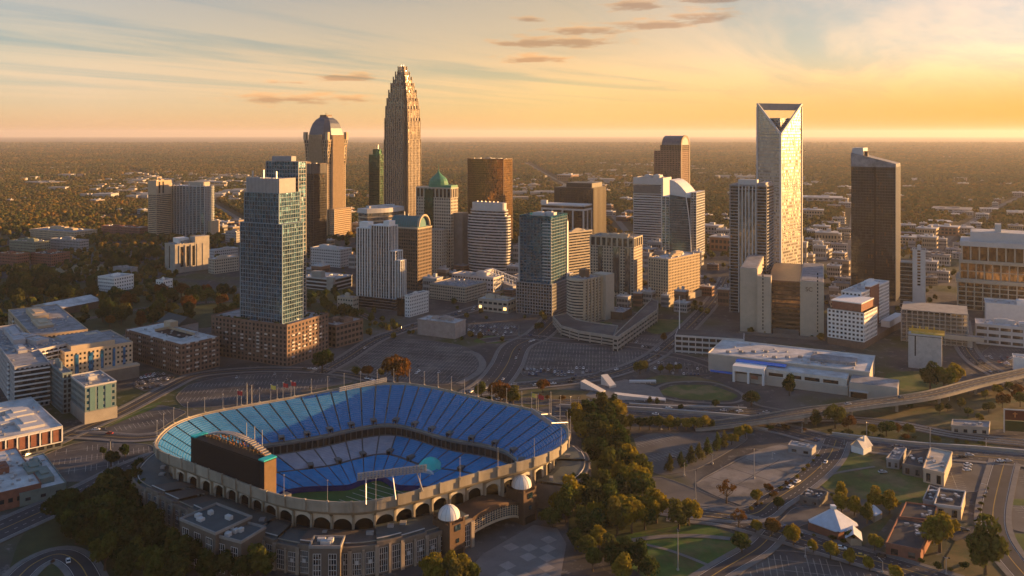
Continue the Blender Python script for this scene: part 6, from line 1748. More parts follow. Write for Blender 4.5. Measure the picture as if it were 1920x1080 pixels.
lot("bottom_right", [(1350, 1110), (1442, 1032), (1500, 1035), (1580, 1052), (1660, 1078), (1700, 1120)], -12, pm=matte("fresh_stall_paint", (.22, .215, .2), .8, .4, .2), row=9, lw=.35)
lot("corner", [(1752, 915), (1772, 862), (1846, 868), (1850, 880), (1838, 922), (1800, 925)], 70, matte("grey_lot_concrete", (.10, .097, .094), .85, .3, .05), pm=M_LOTLINE)
lot("far_right", [(1885, 980), (1898, 880), (1990, 885), (1990, 1010), (1900, 995)], 80, matte("grey_lot_concrete", (.10, .097, .094), .85, .3, .05), pm=M_LOTLINE)
lot("station", [(1835, 665), (1870, 640), (1960, 650), (1960, 700), (1890, 690)], -15, pm=M_LOTLINE)
lot("pavilion_drive", [(1455, 985), (1490, 950), (1560, 952), (1555, 968), (1505, 985), (1470, 1000)], 20, lines=False)
lot("courtyard_cars", [(248, 722), (275, 698), (330, 704), (312, 722), (270, 735)], 40, pm=M_LOTLINE)
# lawns and soft ground
def lawn(pts, m=None, name="lawn"): return area(pts, name, m or M_GRASS)[0]
lawn([(172, 800), (215, 775), (308, 752), (285, 768), (240, 785), (200, 803)])
lawn([(1150, 1003), (1230, 982), (1330, 985), (1390, 1006), (1405, 1030), (1350, 1060), (1290, 1082), (1225, 1095), (1175, 1060)], matte("park_grass", (.055, .11, .02), .9, .4, .08, col2=(.10, .10, .035), scale2=.045))
lawn([(1532, 905), (1560, 872), (1600, 848), (1642, 856), (1700, 885), (1748, 905), (1732, 946), (1640, 940), (1560, 925)], matte("field_grass", (.07, .105, .024), .9, .6, .04, col2=(.15, .115, .055), scale2=.035))
lawn([(1590, 842), (1690, 832), (1700, 846), (1640, 862)], M_DRYGRASS)
lawn([(1890, 1000), (1985, 1005), (1990, 1100), (1945, 1095), (1900, 1035)])
lawn([(1895, 935), (1960, 938), (1960, 950), (1893, 948)])
lawn([(885, 642), (900, 630), (948, 630), (958, 636), (930, 645)], matte("park_grass", (.055, .11, .02), .9, .4, .08, col2=(.10, .10, .035), scale2=.045))
lawn([(1228, 738), (1262, 722), (1335, 722), (1386, 742), (1370, 752), (1290, 750)], matte("oval_grass", (.06, .10, .022), .9, .4, .05, col2=(.14, .105, .05), scale2=.05))
lawn([(1205, 712), (1240, 703), (1300, 706), (1350, 716), (1380, 735), (1330, 716), (1250, 716), (1222, 724)], M_DRYGRASS)
lawn([(1430, 790), (1500, 768), (1560, 772), (1700, 745), (1800, 735), (1920, 740), (1960, 800), (1800, 800), (1640, 785), (1500, 790)], M_DRYGRASS)
lawn([(1700, 790), (1790, 745), (1960, 720), (1960, 800), (1800, 810)], M_DRYGRASS)
lawn([(1660, 700), (1720, 695), (1800, 720), (1740, 745), (1640, 750)], M_GRASS)
lawn([(1195, 615), (1220, 598), (1285, 600), (1275, 618), (1230, 628)], M_GRASS)
lawn([(1110, 612), (1130, 603), (1150, 606), (1140, 614)], M_GRASS)
lawn([(880, 760), (1000, 728), (1120, 735), (1110, 752), (960, 770)], M_DRYGRASS)
lawn([(76, 512), (110, 500), (180, 494), (212, 500), (190, 508), (130, 514)], matte("sandy_field", (.26, .20, .11), .9, .2, .08), "sports_field")
lawn([(1760, 1070), (1800, 1000), (1850, 990), (1880, 1060), (1900, 1100)], M_DRYGRASS)
lawn([(1640, 1010), (1600, 1035), (1560, 1022), (1620, 990), (1680, 960)], M_DRYGRASS)
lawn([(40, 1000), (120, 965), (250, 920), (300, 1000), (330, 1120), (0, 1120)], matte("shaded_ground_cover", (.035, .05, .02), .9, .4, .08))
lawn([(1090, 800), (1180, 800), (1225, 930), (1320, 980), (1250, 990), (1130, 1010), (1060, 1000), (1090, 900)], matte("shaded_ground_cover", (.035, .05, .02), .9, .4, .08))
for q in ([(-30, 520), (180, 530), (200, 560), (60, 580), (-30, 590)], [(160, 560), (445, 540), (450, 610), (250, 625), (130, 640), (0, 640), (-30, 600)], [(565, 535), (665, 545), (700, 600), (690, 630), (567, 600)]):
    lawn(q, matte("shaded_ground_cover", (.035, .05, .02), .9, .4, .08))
# plaza with square slabs
M_PLAZA = matte("plaza_stone", (.17, .155, .145), .8, .2, .1)
o, P, z = area([(860, 1090), (905, 1040), (1000, 985), (1045, 992), (1062, 1020), (1050, 1090), (1000, 1120)], "plaza", M_PLAZA, False)
mb = MB(); a = radians(40); u = Vector((cos(a), sin(a))); v = Vector((-u.y, u.x)); r = random.Random(3)
c0 = sum(P, Vector((0, 0))) / len(P)
for i in range(-9, 10):
    for j in range(-9, 10):
        c = c0 + u * i * 6 + v * j * 6
        if (i + j) % 2 == 0 and r.random() < .8 and all(inside(c + u * s * 3 + v * t * 3, P) for s in (-1, 1) for t in (-1, 1)):
            mb.poly([(*(c + u * s * 2.8 + v * t * 2.8), z + .012) for s, t in ((-1, -1), (1, -1), (1, 1), (-1, 1))])
flipfix(tag(mb.build("plaza_slabs", matte("pale_plaza_stone", (.27, .245, .22), .8, .25, .1)), kind="structure"))
area([(1098, 742), (1120, 722), (1175, 712), (1235, 728), (1245, 745), (1180, 758), (1120, 752)], "paved_court", M_WALK, False)
# roads
road([(-60, 1022), (60, 968), (150, 928), (250, 878), (330, 848)], 20)
road([(-60, 900), (60, 848), (140, 812), (230, 772), (310, 730), (370, 704), (470, 694), (560, 694), (640, 700), (700, 712), (760, 726)], 11)
road([(130, 815), (190, 818), (250, 822), (300, 818)], 10)
road([(20, 1100), (60, 1060), (110, 1040), (150, 1060), (180, 1120)], 10)
road([(1048, 590), (1010, 628), (968, 650), (950, 685), (925, 718), (890, 742)], 24)
road([(600, 700), (650, 672), (700, 640), (745, 622), (800, 605), (860, 588), (905, 575), (960, 560)], 14)
road([(905, 640), (980, 632), (1060, 640), (1160, 645), (1240, 655)], 12, lines=False)
road([(880, 738), (960, 726), (1060, 716), (1150, 700), (1220, 672), (1262, 640), (1300, 605), (1340, 560), (1362, 520)], 15)
road([(700, 600), (640, 575), (560, 560), (470, 562), (300, 575), (150, 600), (-40, 630)], 10, walk=False)
road([(1220, 660), (1290, 672), (1345, 690)], 9, lines=False)
road([(870, 660), (892, 664), (905, 682), (895, 700), (860, 720)], 6, "concrete_path", M_WALK, False, False)
road([(860, 760), (980, 752), (1120, 762), (1300, 772), (1440, 778)], 14, walk=False)
road([(1040, 772), (1150, 777), (1300, 788), (1440, 800), (1560, 828), (1700, 846), (1830, 856), (1990, 870)], 18)
road([(1060, 752), (1200, 760), (1330, 764), (1430, 772)], 8, walk=False)
road([(1568, 826), (1552, 860), (1510, 900), (1450, 940), (1405, 966), (1300, 960), (1240, 952)], 14)
road([(1250, 962), (1350, 972), (1440, 994), (1560, 1030), (1680, 1064), (1800, 1100)], 15)
road([(1292, 1110), (1350, 1072), (1420, 1030), (1450, 1000)], 9)
road([(1884, 866), (1872, 910), (1862, 960), (1866, 1000), (1892, 1045), (1940, 1100)], 11)
road([(1800, 600), (1806, 640), (1828, 675), (1875, 705), (1930, 740)], 14)
road([(1780, 1010), (1830, 995), (1862, 990)], 7, lines=False, walk=False)
# park and oval paths
def path(pts, w=3): return road(pts, w, "footpath", M_WALK, False, False)
path([(1165, 1018), (1225, 1009), (1300, 1006), (1375, 1012)], 3.5); path([(1200, 1020), (1260, 1035), (1330, 1062)], 2)
path([(1225, 730), (1262, 718), (1335, 718), (1392, 740), (1375, 756), (1290, 754), (1240, 745), (1225, 730)], 3); path([(1392, 742), (1420, 760), (1470, 770)], 3)
path([(1120, 756), (1200, 764), (1300, 762)], 3); path([(1640, 876), (1560, 890), (1540, 905)], 2)
# railway corridor: ballast, rails
road([(1420, 790), (1560, 786), (1680, 796), (1800, 818), (1990, 838)], 16, "railway_bed", matte("ballast", (.085, .07, .058), .95, .35, .1), False, False)
rl = MB(); line = smooth_line([G(x, y).to_2d() for x, y in [(1420, 790), (1560, 786), (1680, 796), (1800, 818), (1990, 838)]])
for off in (-5.5, -4.0, -1.0, .5, 4, 5.5):
    a, b = offset(line, off - .12), offset(line, off + .12); zz = LEVEL[0] + .01
    rl.loft([[(p.x, p.y, zz) for p in a], [(p.x, p.y, zz + .18) for p in a], [(p.x, p.y, zz + .18) for p in b], [(p.x, p.y, zz) for p in b]], False)
tag(rl.build("railway_tracks", M_STEEL), kind="structure")
# long retaining walls beside the highway
def wall(label, pts, h, w=.7, name="retaining_wall", cat="wall", m=None):
    line = smooth_line([G(x, y).to_2d() for x, y in pts]); c = line[len(line) // 2]
    root = empty(name, (c.x, c.y, 0), 0, label, cat)
    mb = MB()
    a, b = offset(line, -w / 2), offset(line, w / 2)
    mb.loft([[(p.x - c.x, p.y - c.y, 0) for p in a], [(p.x - c.x, p.y - c.y, h) for p in a], [(p.x - c.x, p.y - c.y, h) for p in b], [(p.x - c.x, p.y - c.y, 0) for p in b]], False)
    mb.build("wall", m or M_CONC, root)
    mb = MB(); a, b = offset(line, -w / 2 - .1), offset(line, w / 2 + .1)
    mb.loft([[(p.x - c.x, p.y - c.y, h + .01) for p in a], [(p.x - c.x, p.y - c.y, h + .2) for p in a], [(p.x - c.x, p.y - c.y, h + .2) for p in b], [(p.x - c.x, p.y - c.y, h + .01) for p in b]], False)
    mb.build("coping", M_LGREY, root)
wall("long low concrete wall along the far edge of the wide crossing highway", [(1050, 764), (1200, 770), (1330, 779), (1440, 789)], 2.2)
wall("low concrete parapet along the street above the pale lots", [(1120, 790), (1250, 797), (1400, 803), (1440, 808)], 1.2)
wall("concrete wall between the railway and the street at right", [(1560, 816), (1700, 833), (1830, 842), (1980, 855)], 1.8)
wall("pale curved wall at the foot of the oval lawn", [(1180, 760), (1260, 764), (1340, 766), (1400, 768)], 1.4)
# curved overpass on piers
def overpass():
    z = 8.0
    pts = [(1300, 800), (1400, 789), (1500, 774), (1620, 758), (1740, 741), (1840, 716), (1960, 690)]
    zs = [1.0, 4.5, 7.5, 8, 8, 8, 8]
    P = [G(x, y, q) for (x, y), q in zip(pts, zs)]
    line3 = smooth_line(P, 10); line = [p.to_2d() for p in line3]
    c = line[len(line) // 2]; root = empty("overpass", (c.x, c.y, 0), 0, "curved concrete road overpass on piers sweeping across the right side", "overpass")
    def sweep(prof, name, m):
        rings = [offset(line, d) for d, _ in prof]
        mb = MB(); mb.loft([[(p.x - c.x, p.y - c.y, line3[i].z + dz) for i, p in enumerate(rr)] for rr, (_, dz) in zip(rings, prof)], False)
        o = mb.build(name, m, root); return o
    sweep([(-6, -.01), (-6, -1.4), (-3, -2.0), (3, -2.0), (6, -1.4), (6, -.01)], "girder", M_CONC)
    flipfix(sweep([(-5.9, 0), (5.9, 0)], "road_deck", matte("overpass_asphalt", (.075, .072, .07), .85, .25, .08)))
    for s in (-1, 1): sweep([(s * 5.6, .01), (s * 5.6, .9), (s * 6.0, .9), (s * 6.0, -.02)], "parapet", matte("weathered_parapet", (.26, .245, .22), .8))
    flipfix(sweep([(-.2, .02), (.2, .02)], "centre_line", M_YPAINT))
    mb = MB()
    for off in (-2.9, 2.9):
        ln = offset(line, off)
        for i in range(len(ln) - 1):
            if i % 1 == 0:
                p, q = ln[i], ln[i].lerp(ln[i + 1], .45)
                n = Vector((-(q - p).y, (q - p).x)).normalized() * .16
                mb.poly([(p.x - n.x - c.x, p.y - n.y - c.y, line3[i].z + .03), (q.x - n.x - c.x, q.y - n.y - c.y, line3[i].z + .03), (q.x + n.x - c.x, q.y + n.y - c.y, line3[i].z + .03), (p.x + n.x - c.x, p.y + n.y - c.y, line3[i].z + .03)])
    flipfix(mb.build("lane_dashes", M_PAINT, root))
    for i in range(14, len(line), 7):
        p = line[i]; zz = line3[i].z
        if zz < 3: continue
        mb = MB(); mb.cbox(p.x - c.x, p.y - c.y, 0, 1.6, 1.6, zz - 3); mb.cbox(p.x - c.x, p.y - c.y, zz - 3, 6, 2, 1.0)
        mb.build("pier", M_CONC, root)
    return line3
OVER = overpass()
# pale walkway bridge in front of the station hall
b = building("straight pale elevated walkway linking the blank concrete block to the station hall", 1770, 1845, 1850, 656, 634, 27, "footbridge", "bridge", dep=6)
part(b, "span", M_BEIGE, (b.x0, b.x1, b.y0, b.y1, b.h - 4, b.h)); part(b, "roof", M_ROOF, (b.x0, b.x1, b.y0 + .3, b.y1 - .3, b.h + .01, b.h + .3)); part(b, "pier", M_CONC, (b.x0 + b.w * .6, b.x0 + b.w * .72, b.y0 + 1, b.y1 - 1, 0, b.h - 4.01))
# angular concrete memorial slabs
def wedge(label, px, py, rz, L, w, h0, h1):
    p = G(px, py); root = empty("concrete_sculpture", (p.x, p.y, 0), radians(rz), label, "sculpture")
    MB().hexa([(-L / 2, -w / 2, 0), (L / 2, -w / 2, 0), (L / 2, w / 2, 0), (-L / 2, w / 2, 0), (-L / 2, -w / 2, h0), (L / 2, -w / 2, h1), (L / 2, w / 2, h1), (-L / 2, w / 2, h0)]).build("slab", M_LGREY, root)
    mb = MB()
    for k in range(5): mb.box(-L / 2 + L * k / 5, -L / 2 + L * k / 5 + L * .18, -w / 2 - 1.2, -w / 2 - .02, 0, .4 + .25 * k)
    mb.build("steps", M_WALK, root)
wedge("tilted pale concrete slab, leftmost of the wedge group beside the oval lawn", 1112, 732, -38, 18, 6, 6, 1)
wedge("upright pale concrete wedge at the back of the group beside the oval lawn", 1141, 724, -60, 11, 6, 7.5, 2)
wedge("long low pale concrete wedge at the front of the group beside the oval lawn", 1200, 750, -8, 36, 6, 4, 1.5)
wedge("thin low concrete bench wedge behind the group beside the oval lawn", 1205, 718, -5, 20, 4, 1.6, 2.2)
# billboard
p = G(1903, 812); root = empty("billboard", (p.x, p.y, 0), radians(-12), "two panel billboard with a red upper panel on white posts at the right edge", "billboard")
W2 = 6.2
for s in (-1, 1): MB().cbox(s * W2, 0, 0, .6, .6, 15).build("post", M_LGREY, root)
MB().box(-W2 + .31, W2 - .31, -.2, .2, 8.2, 14.4).build("upper_panel", matte("dark_red_poster", (.10, .022, .016), .6), root)
MB().box(-W2 + .31, W2 - .31, -.2, .2, 1.2, 7.6).build("lower_panel", matte("dark_green_poster", (.03, .05, .015), .6), root)
MB().box(-W2 - .3, W2 + .3, -.25, .25, 14.41, 15.1).build("top_rail", M_LGREY, root)
MB().box(-.4, .4, -.3, -.21, 10, 13.2).box(-1.3, 1.3, -.3, -.21, 12.0, 12.6).build("emblem", matte("orange_emblem", (.5, .18, .06), .6), root)
# ------------------------------------------------------------------ trees
TREE_COLS = {
 "dark": [(.024, .045, .014), (.036, .058, .016), (.048, .062, .018), (.065, .065, .02)],
 "green": [(.05, .075, .018), (.075, .095, .02), (.095, .10, .022), (.12, .105, .025)],
 "gold": [(.16, .135, .018), (.22, .165, .018), (.24, .19, .022), (.17, .15, .025)],
 "rust": [(.10, .045, .014), (.14, .065, .016), (.12, .075, .02)],
}
LEAF = {k: leafmat("leaves_" + k, v) for k, v in TREE_COLS.items()}
def crown_mesh(seed, n=1500, kind="round", leaf=.55):
    r = random.Random(seed)
    lobes = []
    if kind == "round":
        for i in range(15):
            a = r.random() * 2 * pi; rad = 2.9 * sqrt(r.random()); z = 5.6 + 3.8 * (r.random() - .35) * (1.15 - rad / 4.2)
            lobes.append((Vector((rad * cos(a), rad * sin(a), z)), 1.25 + r.random() * 1.0))
        lobes.append((Vector((0, 0, 6.3)), 2.2))
        lobes = [(c + Vector((r.gauss(0, .5), r.gauss(0, .5), r.gauss(0, .45))), R * r.uniform(.7, 1.12)) for c, R in lobes]
    elif kind == "cone":
        for i in range(13):
            u = i / 12; a = r.random() * 6.28; lobes.append((Vector(((1 - u) * 1.1 * cos(a), (1 - u) * 1.1 * sin(a), 1.6 + 7.4 * u)), .45 + 1.75 * (1 - u)))
    else:  # open, sparse
        for i in range(15):
            a = r.random() * 2 * pi; rad = 3.6 * sqrt(r.random()); z = 6.0 + 2.6 * r.random()
            lobes.append((Vector((rad * cos(a), rad * sin(a), z)), .8 + r.random() * .7))
    mb = MB()
    wts = [l[1] ** 2 for l in lobes]
    for i in range(n):
        c, R = r.choices(lobes, wts)[0]
        d = Vector((r.gauss(0, 1), r.gauss(0, 1), r.gauss(0, 1) + .25)).normalized()
        p = c + d * R * (.72 + .38 * r.random())
        if p.z < 1.0: continue
        nn = (d + Vector((r.gauss(0, .6), r.gauss(0, .6), r.gauss(0, .6)))).normalized()
        u = nn.orthogonal().normalized(); w = nn.cross(u)
        a = r.random() * 6.28; u, w = u * cos(a) + w * sin(a), w * cos(a) - u * sin(a)
        s = leaf * (.6 + .8 * r.random())
        mb.poly([p - u * s, p + w * s * .55, p + u * s, p - w * s * .6])
    return mb
def trunk_mesh(seed, sparse=False):
    r = random.Random(seed); mb = MB()
    mb.tube((0, 0, -.2), (.1, 0, 3.0), .42, .28, 7); mb.tube((.1, 0, 2.95), (.0, .15, 6.2), .28, .12, 6)
    for i in range(9 if sparse else 6):
        a = i * 1.2 + r.random(); z = 2.3 + r.random() * 2.4
        e = Vector((cos(a) * (2.2 + r.random()), sin(a) * (2.2 + r.random()), z + 2.2 + r.random()))
        mb.tube((.05, 0, z), e, .17, .05, 5)
        if sparse: mb.tube(e * .8 + Vector((0, 0, z * .2)), e + Vector((cos(a + .7), sin(a + .7), 1.2)), .08, .03, 4)
    return mb
CROWNS = {}
TRUNKS = [trunk_mesh(40 + i).mesh("trunk", M_TRUNK) for i in range(3)] + [trunk_mesh(50, True).mesh("trunk", M_TRUNK)]
for k in TREE_COLS:
    CROWNS[k] = [crown_mesh(100 + i, 1700).mesh("crown", LEAF[k]) for i in range(4)]
    CROWNS[k + "_cone"] = [crown_mesh(200 + i, 1100, "cone", .42).mesh("crown", LEAF[k]) for i in range(2)]
    CROWNS[k + "_open"] = [crown_mesh(300 + i, 480, "open", .45).mesh("crown", LEAF[k]) for i in range(2)]
NTREE = [0]
TREES = []
rt = random.Random(21)
def tree(x, y, width, kind, label, group=None, z=0.0, name="tree", hk=1.0):
    s = width / (8.4 if "cone" not in kind else 5.2)
    if "open" in kind: s = width / 9.0
    root = empty(name, (x, y, z), rt.random() * 6.28, label, "tree", group)
    root.scale = (s * (.92 + .16 * rt.random()), s * (.92 + .16 * rt.random()), s * hk * (.92 + .2 * rt.random()))
    t = bpy.data.objects.new("trunk", TRUNKS[3 if "open" in kind else NTREE[0] % 3]); COL.objects.link(t); t.parent = root
    v = CROWNS[kind]; c = bpy.data.objects.new("crown", v[rt.randrange(len(v))]); COL.objects.link(c); c.parent = root
    NTREE[0] += 1; TREES.append((x, y, width / 2))
    return root
def tp(px, py, wpx, kind, label, group=None, hk=1.0, name="tree"):
    p = G(px, py); return tree(p.x, p.y, wpx * p.y / F, kind, label, group, 0, name, hk)
def clear(x, y, r):
    for fx, fy, fr in FOOT:
        if (x - fx) ** 2 + (y - fy) ** 2 < (fr * .8 + r) ** 2: return False
    return True
def onroad(x, y, r=0):
    q = Vector((x, y))
    for line, w in ROADLINES:
        for p in line[::2]:
            if (p - q).length < w + r: return True
    return False
def grove(pts, spacing, kinds, label, group, wmin=7, wmax=12, nmax=60, hk=1.0):
    P = [G(x, y).to_2d() for x, y in pts]
    xs = [p.x for p in P]; ys = [p.y for p in P]; done = []; n = 0
    for _ in range(nmax * 60):
        p = Vector((rt.uniform(min(xs), max(xs)), rt.uniform(min(ys), max(ys))))
        if not inside(p, P) or any((p - q).length < spacing for q in done): continue
        if not clear(p.x, p.y, 2) or onroad(p.x, p.y, -1): continue
        done.append(p); tree(p.x, p.y, rt.uniform(wmin, wmax), rt.choice(kinds), label, group, hk=hk)
        n += 1
        if n >= nmax: break
# groves whose trees nothing tells apart
grove([(1062, 778), (1150, 770), (1172, 845), (1215, 915), (1190, 930), (1130, 900), (1105, 850), (1092, 820)], 6.5, ["dark", "dark", "green", "gold"], "leafy tree in the dense grove along the stadium's right side", "grove right of the stadium", 10, 15, 34)
grove([(1020, 985), (1110, 930), (1200, 935), (1255, 945), (1325, 975), (1290, 1000), (1190, 1008), (1100, 1008), (1050, 1000)], 6.5, ["dark", "green", "green", "gold"], "green gold tree in the grove between the stadium gate and the park lawn", "grove beside the gate plaza", 9, 14, 26)
grove([(1065, 1030), (1110, 1018), (1190, 1050), (1230, 1100), (1150, 1100), (1095, 1062)], 6, ["green", "green", "gold", "dark"], "round olive tree on the slope below the park path", "trees below the park path", 7, 11, 11)
grove([(90, 985), (165, 930), (240, 885), (262, 905), (262, 960), (330, 1050), (420, 1085), (560, 1092), (300, 1110), (180, 1090), (130, 1020)], 6, ["dark", "dark", "dark", "green"], "dark green tree in the dense wood at the stadium's lower left", "wood at the lower left", 9, 14, 60)
grove([(190, 880), (262, 858), (272, 890), (230, 905), (180, 905)], 6, ["dark"], "dark tree between the lower left lot and the stadium", "trees left of the stadium", 6, 10, 9)
grove([(800, 1082), (880, 1072), (890, 1100), (790, 1110)], 5.5, ["green", "gold"], "olive yellow tree at the foot of the stadium wall by the bottom edge", "trees at the bottom edge", 7, 11, 7)
grove([(-20, 522), (70, 517), (180, 537), (180, 560), (60, 574), (-20, 576)], 9, ["dark", "dark", "green"], "dark tree in the wood above the white warehouse roof", "wood at the left edge", 11, 17, 40)
grove([(192, 562), (300, 556), (445, 548), (445, 598), (390, 612), (240, 622), (170, 606)], 9, ["dark", "dark", "green", "rust"], "dark tree in the wood behind the brown courtyard block", "wood behind the courtyard block", 10, 16, 50)
grove([(-20, 592), (60, 602), (160, 606), (130, 632), (0, 640)], 9, ["dark", "dark", "green"], "dark tree behind the left edge apartments", "trees behind the left apartments", 8, 14, 20)
grove([(566, 545), (650, 550), (668, 590), (700, 600), (690, 622), (605, 600), (567, 590)], 8, ["dark", "green"], "dark tree between the tall blue tower and the white striped tower", "trees right of the blue tower", 7, 12, 18)
grove([(130, 492), (300, 482), (302, 508), (215, 516)], 12, ["dark", "green", "dark"], "dark tree beside the sandy field at left", "trees beside the sandy field", 12, 18, 14)
grove([(1830, 740), (1920, 732), (1940, 780), (1850, 775)], 9, ["gold", "green", "rust"], "golden tree on the dry slope above the billboard", "trees on the dry slope", 5, 9, 9)
grove([(1640, 760), (1700, 750), (1800, 768), (1840, 790), (1760, 785)], 7, ["green", "dark"], "low bushy tree along the slope below the curved overpass", "bushes below the overpass", 4, 7, 12)
# tree row along the street above the pale lots: green at left, golden at right
for i, (x, k) in enumerate([(1182, "green"), (1200, "dark"), (1218, "green"), (1236, "green"), (1254, "gold"), (1270, "green"), (1286, "gold"), (1302, "gold"), (1318, "gold")]):
    tp(x, 806, 26, k, ["green bushy tree in the hedge-like row above the pale lots", "golden bushy tree in the hedge-like row above the pale lots"][k == "gold"], "row above the pale lots", .85)
for i, (x, y, k) in enumerate([(1256, 884, "dark"), (1277, 877, "dark"), (1296, 868, "dark"), (1311, 861, "green"), (1326, 853, "green"), (1345, 845, "green"), (1358, 839, "green")]):
    tp(x, y, 19, k + "_cone", "pointed green tree in the planted strip between the two pale lots", "pointed trees between the lots", name="conifer")
for x, y, w, lab in [(1372, 834, 20, "small golden tree at the middle of the planted strip's yellow end"), (1385, 828, 24, "brightest golden tree near the end of the planted strip"), (1398, 820, 22, "golden tree at the very top end of the planted strip")]:
    tp(x, y, w, "gold", lab)
E = [
 (1762, 1035, 66, "gold", "big yellow green tree beside the long dark flat roof"), (1785, 1010, 30, "gold", "smaller yellow tree behind the big one by the dark roof"), (1848, 1078, 82, "green", "huge round green gold tree at the lower right corner"),
 (1578, 962, 34, "gold", "bright yellow tree just above the pyramid roof's left slope"), (1576, 940, 27, "gold", "yellow tree farther up the slope behind the pyramid roof"), (1602, 968, 30, "gold", "yellow green tree behind the pyramid roof's top"),
 (1640, 958, 34, "gold", "open yellow tree behind the small hipped shelter"), (1668, 964, 36, "gold", "yellow tree on the grass beside the dark flat roof"), (1626, 982, 30, "green", "green tree between the pyramid roof and the small shelter"),
 (1640, 1034, 27, "gold", "low yellow tree at the left end of the dark flat roof"), (1597, 1018, 20, "green", "small green tree in front of the pyramid pavilion's porch"),
 (1488, 1024, 36, "gold", "golden street tree at the left end of the bottom row"), (1525, 1038, 23, "gold", "small golden street tree, second in the bottom row"), (1557, 1050, 31, "gold", "golden street tree, third in the bottom row"),
 (1593, 1060, 25, "gold", "yellow street tree left of the yellow car"), (1630, 1072, 25, "gold", "yellow street tree right of the yellow car"), (1682, 1090, 27, "gold", "golden street tree at the bottom edge of the row"),
 (1447, 1006, 30, "rust", "rust brown street tree where the diagonal street meets the park"), (1391, 1038, 38, "green", "bright green yellow tree at the right corner of the park lawn"), (1417, 1000, 24, "gold", "slim golden tree behind the park corner"),
 (1362, 944, 40, "rust_open", "bare brown open tree at the bottom of the sunlit lot"), (1420, 944, 25, "gold", "small orange tree beside the sunlit lot"), (1458, 958, 24, "dark", "round dark bush tree at the bend of the curved road"),
 (1442, 924, 15, "rust", "tiny orange tree on the sunlit lot's kerb"), (1385, 990, 30, "rust_open", "bare tree beside the road junction below the sunlit lot"),
 (1744, 730, 40, "dark", "left tree of the grove below the blank concrete block"), (1770, 731, 40, "green", "middle tree of the grove below the blank concrete block"), (1792, 724, 34, "gold", "right golden tree of the grove below the blank concrete block"),
 (1529, 801, 26, "dark", "dark tree in front of the overpass, left of its companions"), (1566, 803, 36, "green", "olive tree in front of the overpass beside the dark one"), (1591, 806, 24, "rust", "small rusty tree in front of the overpass"),
 (1662, 818, 25, "green", "green gold tree beside the railway"), (1637, 815, 20, "gold", "small golden tree beside the railway"), (1703, 818, 23, "green", "green pointed tree beside the railway's right part"), (1684, 812, 14, "rust", "tiny rusty tree between the two railway trees"),
 (1840, 790, 10, "gold", "bright yellow lollipop tree behind the long grey shed"),
 (604, 700, 42, "dark", "large round dark green tree in front of the brick podium"), (745, 718, 42, "rust", "large round brown tree behind the stadium's far rim"), (668, 704, 15, "green", "small tree beside the green car park gate"), (690, 707, 22, "rust", "small brown tree between the two large round trees"), (714, 708, 14, "green", "slim green tree beside the large brown tree"),
 (902, 748, 26, "green", "green tree behind the stadium's far right rim"), (938, 757, 34, "rust", "olive brown tree behind the rim, left of the parked cars"), (962, 760, 30, "green", "olive tree behind the rim's yellow flag"), (1018, 737, 24, "rust", "dark red tree beside the curved street behind the stadium"),
 (1200, 702, 22, "green", "green tree at the left corner of the museum park"), (1211, 696, 14, "rust", "dark red tree beside the museum park's left corner"), (1238, 700, 13, "green", "first pointed tree of three by the museum car park"), (1255, 699, 16, "green", "second tree of three by the museum car park"), (1271, 698, 13, "green", "third tree of three by the museum car park"),
 (1409, 762, 30, "dark", "dark round tree at the right end of the oval lawn"), (1342, 766, 16, "dark", "dark tree on the path below the oval lawn"), (1218, 757, 11, "dark", "small dark tree in front of the concrete wedges"), (1232, 759, 11, "dark", "second small dark tree in front of the concrete wedges"), (1150, 764, 20, "dark", "dark bush left of the concrete wedges"),
 (1276, 770, 10, "dark", "thin tree below the oval lawn's left end"), (1480, 742, 30, "dark", "dark tree at the museum's left porch"), (1245, 640, 14, "rust", "rusty tree beside the white parking deck's left end"),
 (235, 858, 20, "dark", "single dark tree on the lower left lot, right of its pair"), (193, 854, 14, "dark", "single dark tree on the lower left lot, left of its pair"), (45, 882, 12, "dark", "lone small tree beside the lower left lot's left end"),
 (1098, 612, 10, "dark", "bush in front of the ramped deck's left arm"), (1010, 622, 16, "dark", "dark hedge tree where the boulevard leaves the city"), (1160, 800, 22, "dark", "dark pointed tree left of the hedge-like row"), (1335, 806, 15, "dark", "dark round tree right of the hedge-like row"),
]
for x, y, w, k, lab in E: tp(x, y, w, k, lab)
def shrub_row(pts, n, wpx, kinds, label, group):
    line = smooth_line([G(x, y).to_2d() for x, y in pts])
    for k in range(n):
        t = (k + rt.random() * .7) / n * (len(line) - 1.001); j = int(t); p = line[j].lerp(line[j + 1], t - j)
        tree(p.x + rt.uniform(-1, 1), p.y + rt.uniform(-1, 1), wpx * p.y / F * rt.uniform(.7, 1.3), rt.choice(kinds), label, group, 0, "shrub", .62)
shrub_row([(1408, 958), (1452, 928), (1500, 892), (1536, 852)], 13, 9, ["rust", "gold"], "small orange shrub in the ragged row along the sunlit lot's right kerb", "shrubs along the sunlit lot")
shrub_row([(1470, 1000), (1500, 1005), (1560, 1012), (1590, 1020)], 7, 11, ["dark", "green"], "low dark shrub along the front of the pyramid roofed pavilion", "shrubs by the pyramid pavilion")
shrub_row([(1840, 985), (1843, 950), (1850, 915)], 6, 8, ["dark", "green"], "low shrub along the verge left of the right hand street", "shrubs along the right street")
shrub_row([(1530, 925), (1590, 938), (1650, 945), (1720, 950)], 8, 11, ["green", "gold"], "bushy shrub along the lower edge of the rough grass field", "shrubs below the rough grass")
shrub_row([(1690, 1010), (1720, 1050), (1790, 1072), (1830, 1050)], 8, 16, ["dark", "green"], "dark bush on the shaded ground beside the big yellow green tree", "bushes by the yellow green tree")
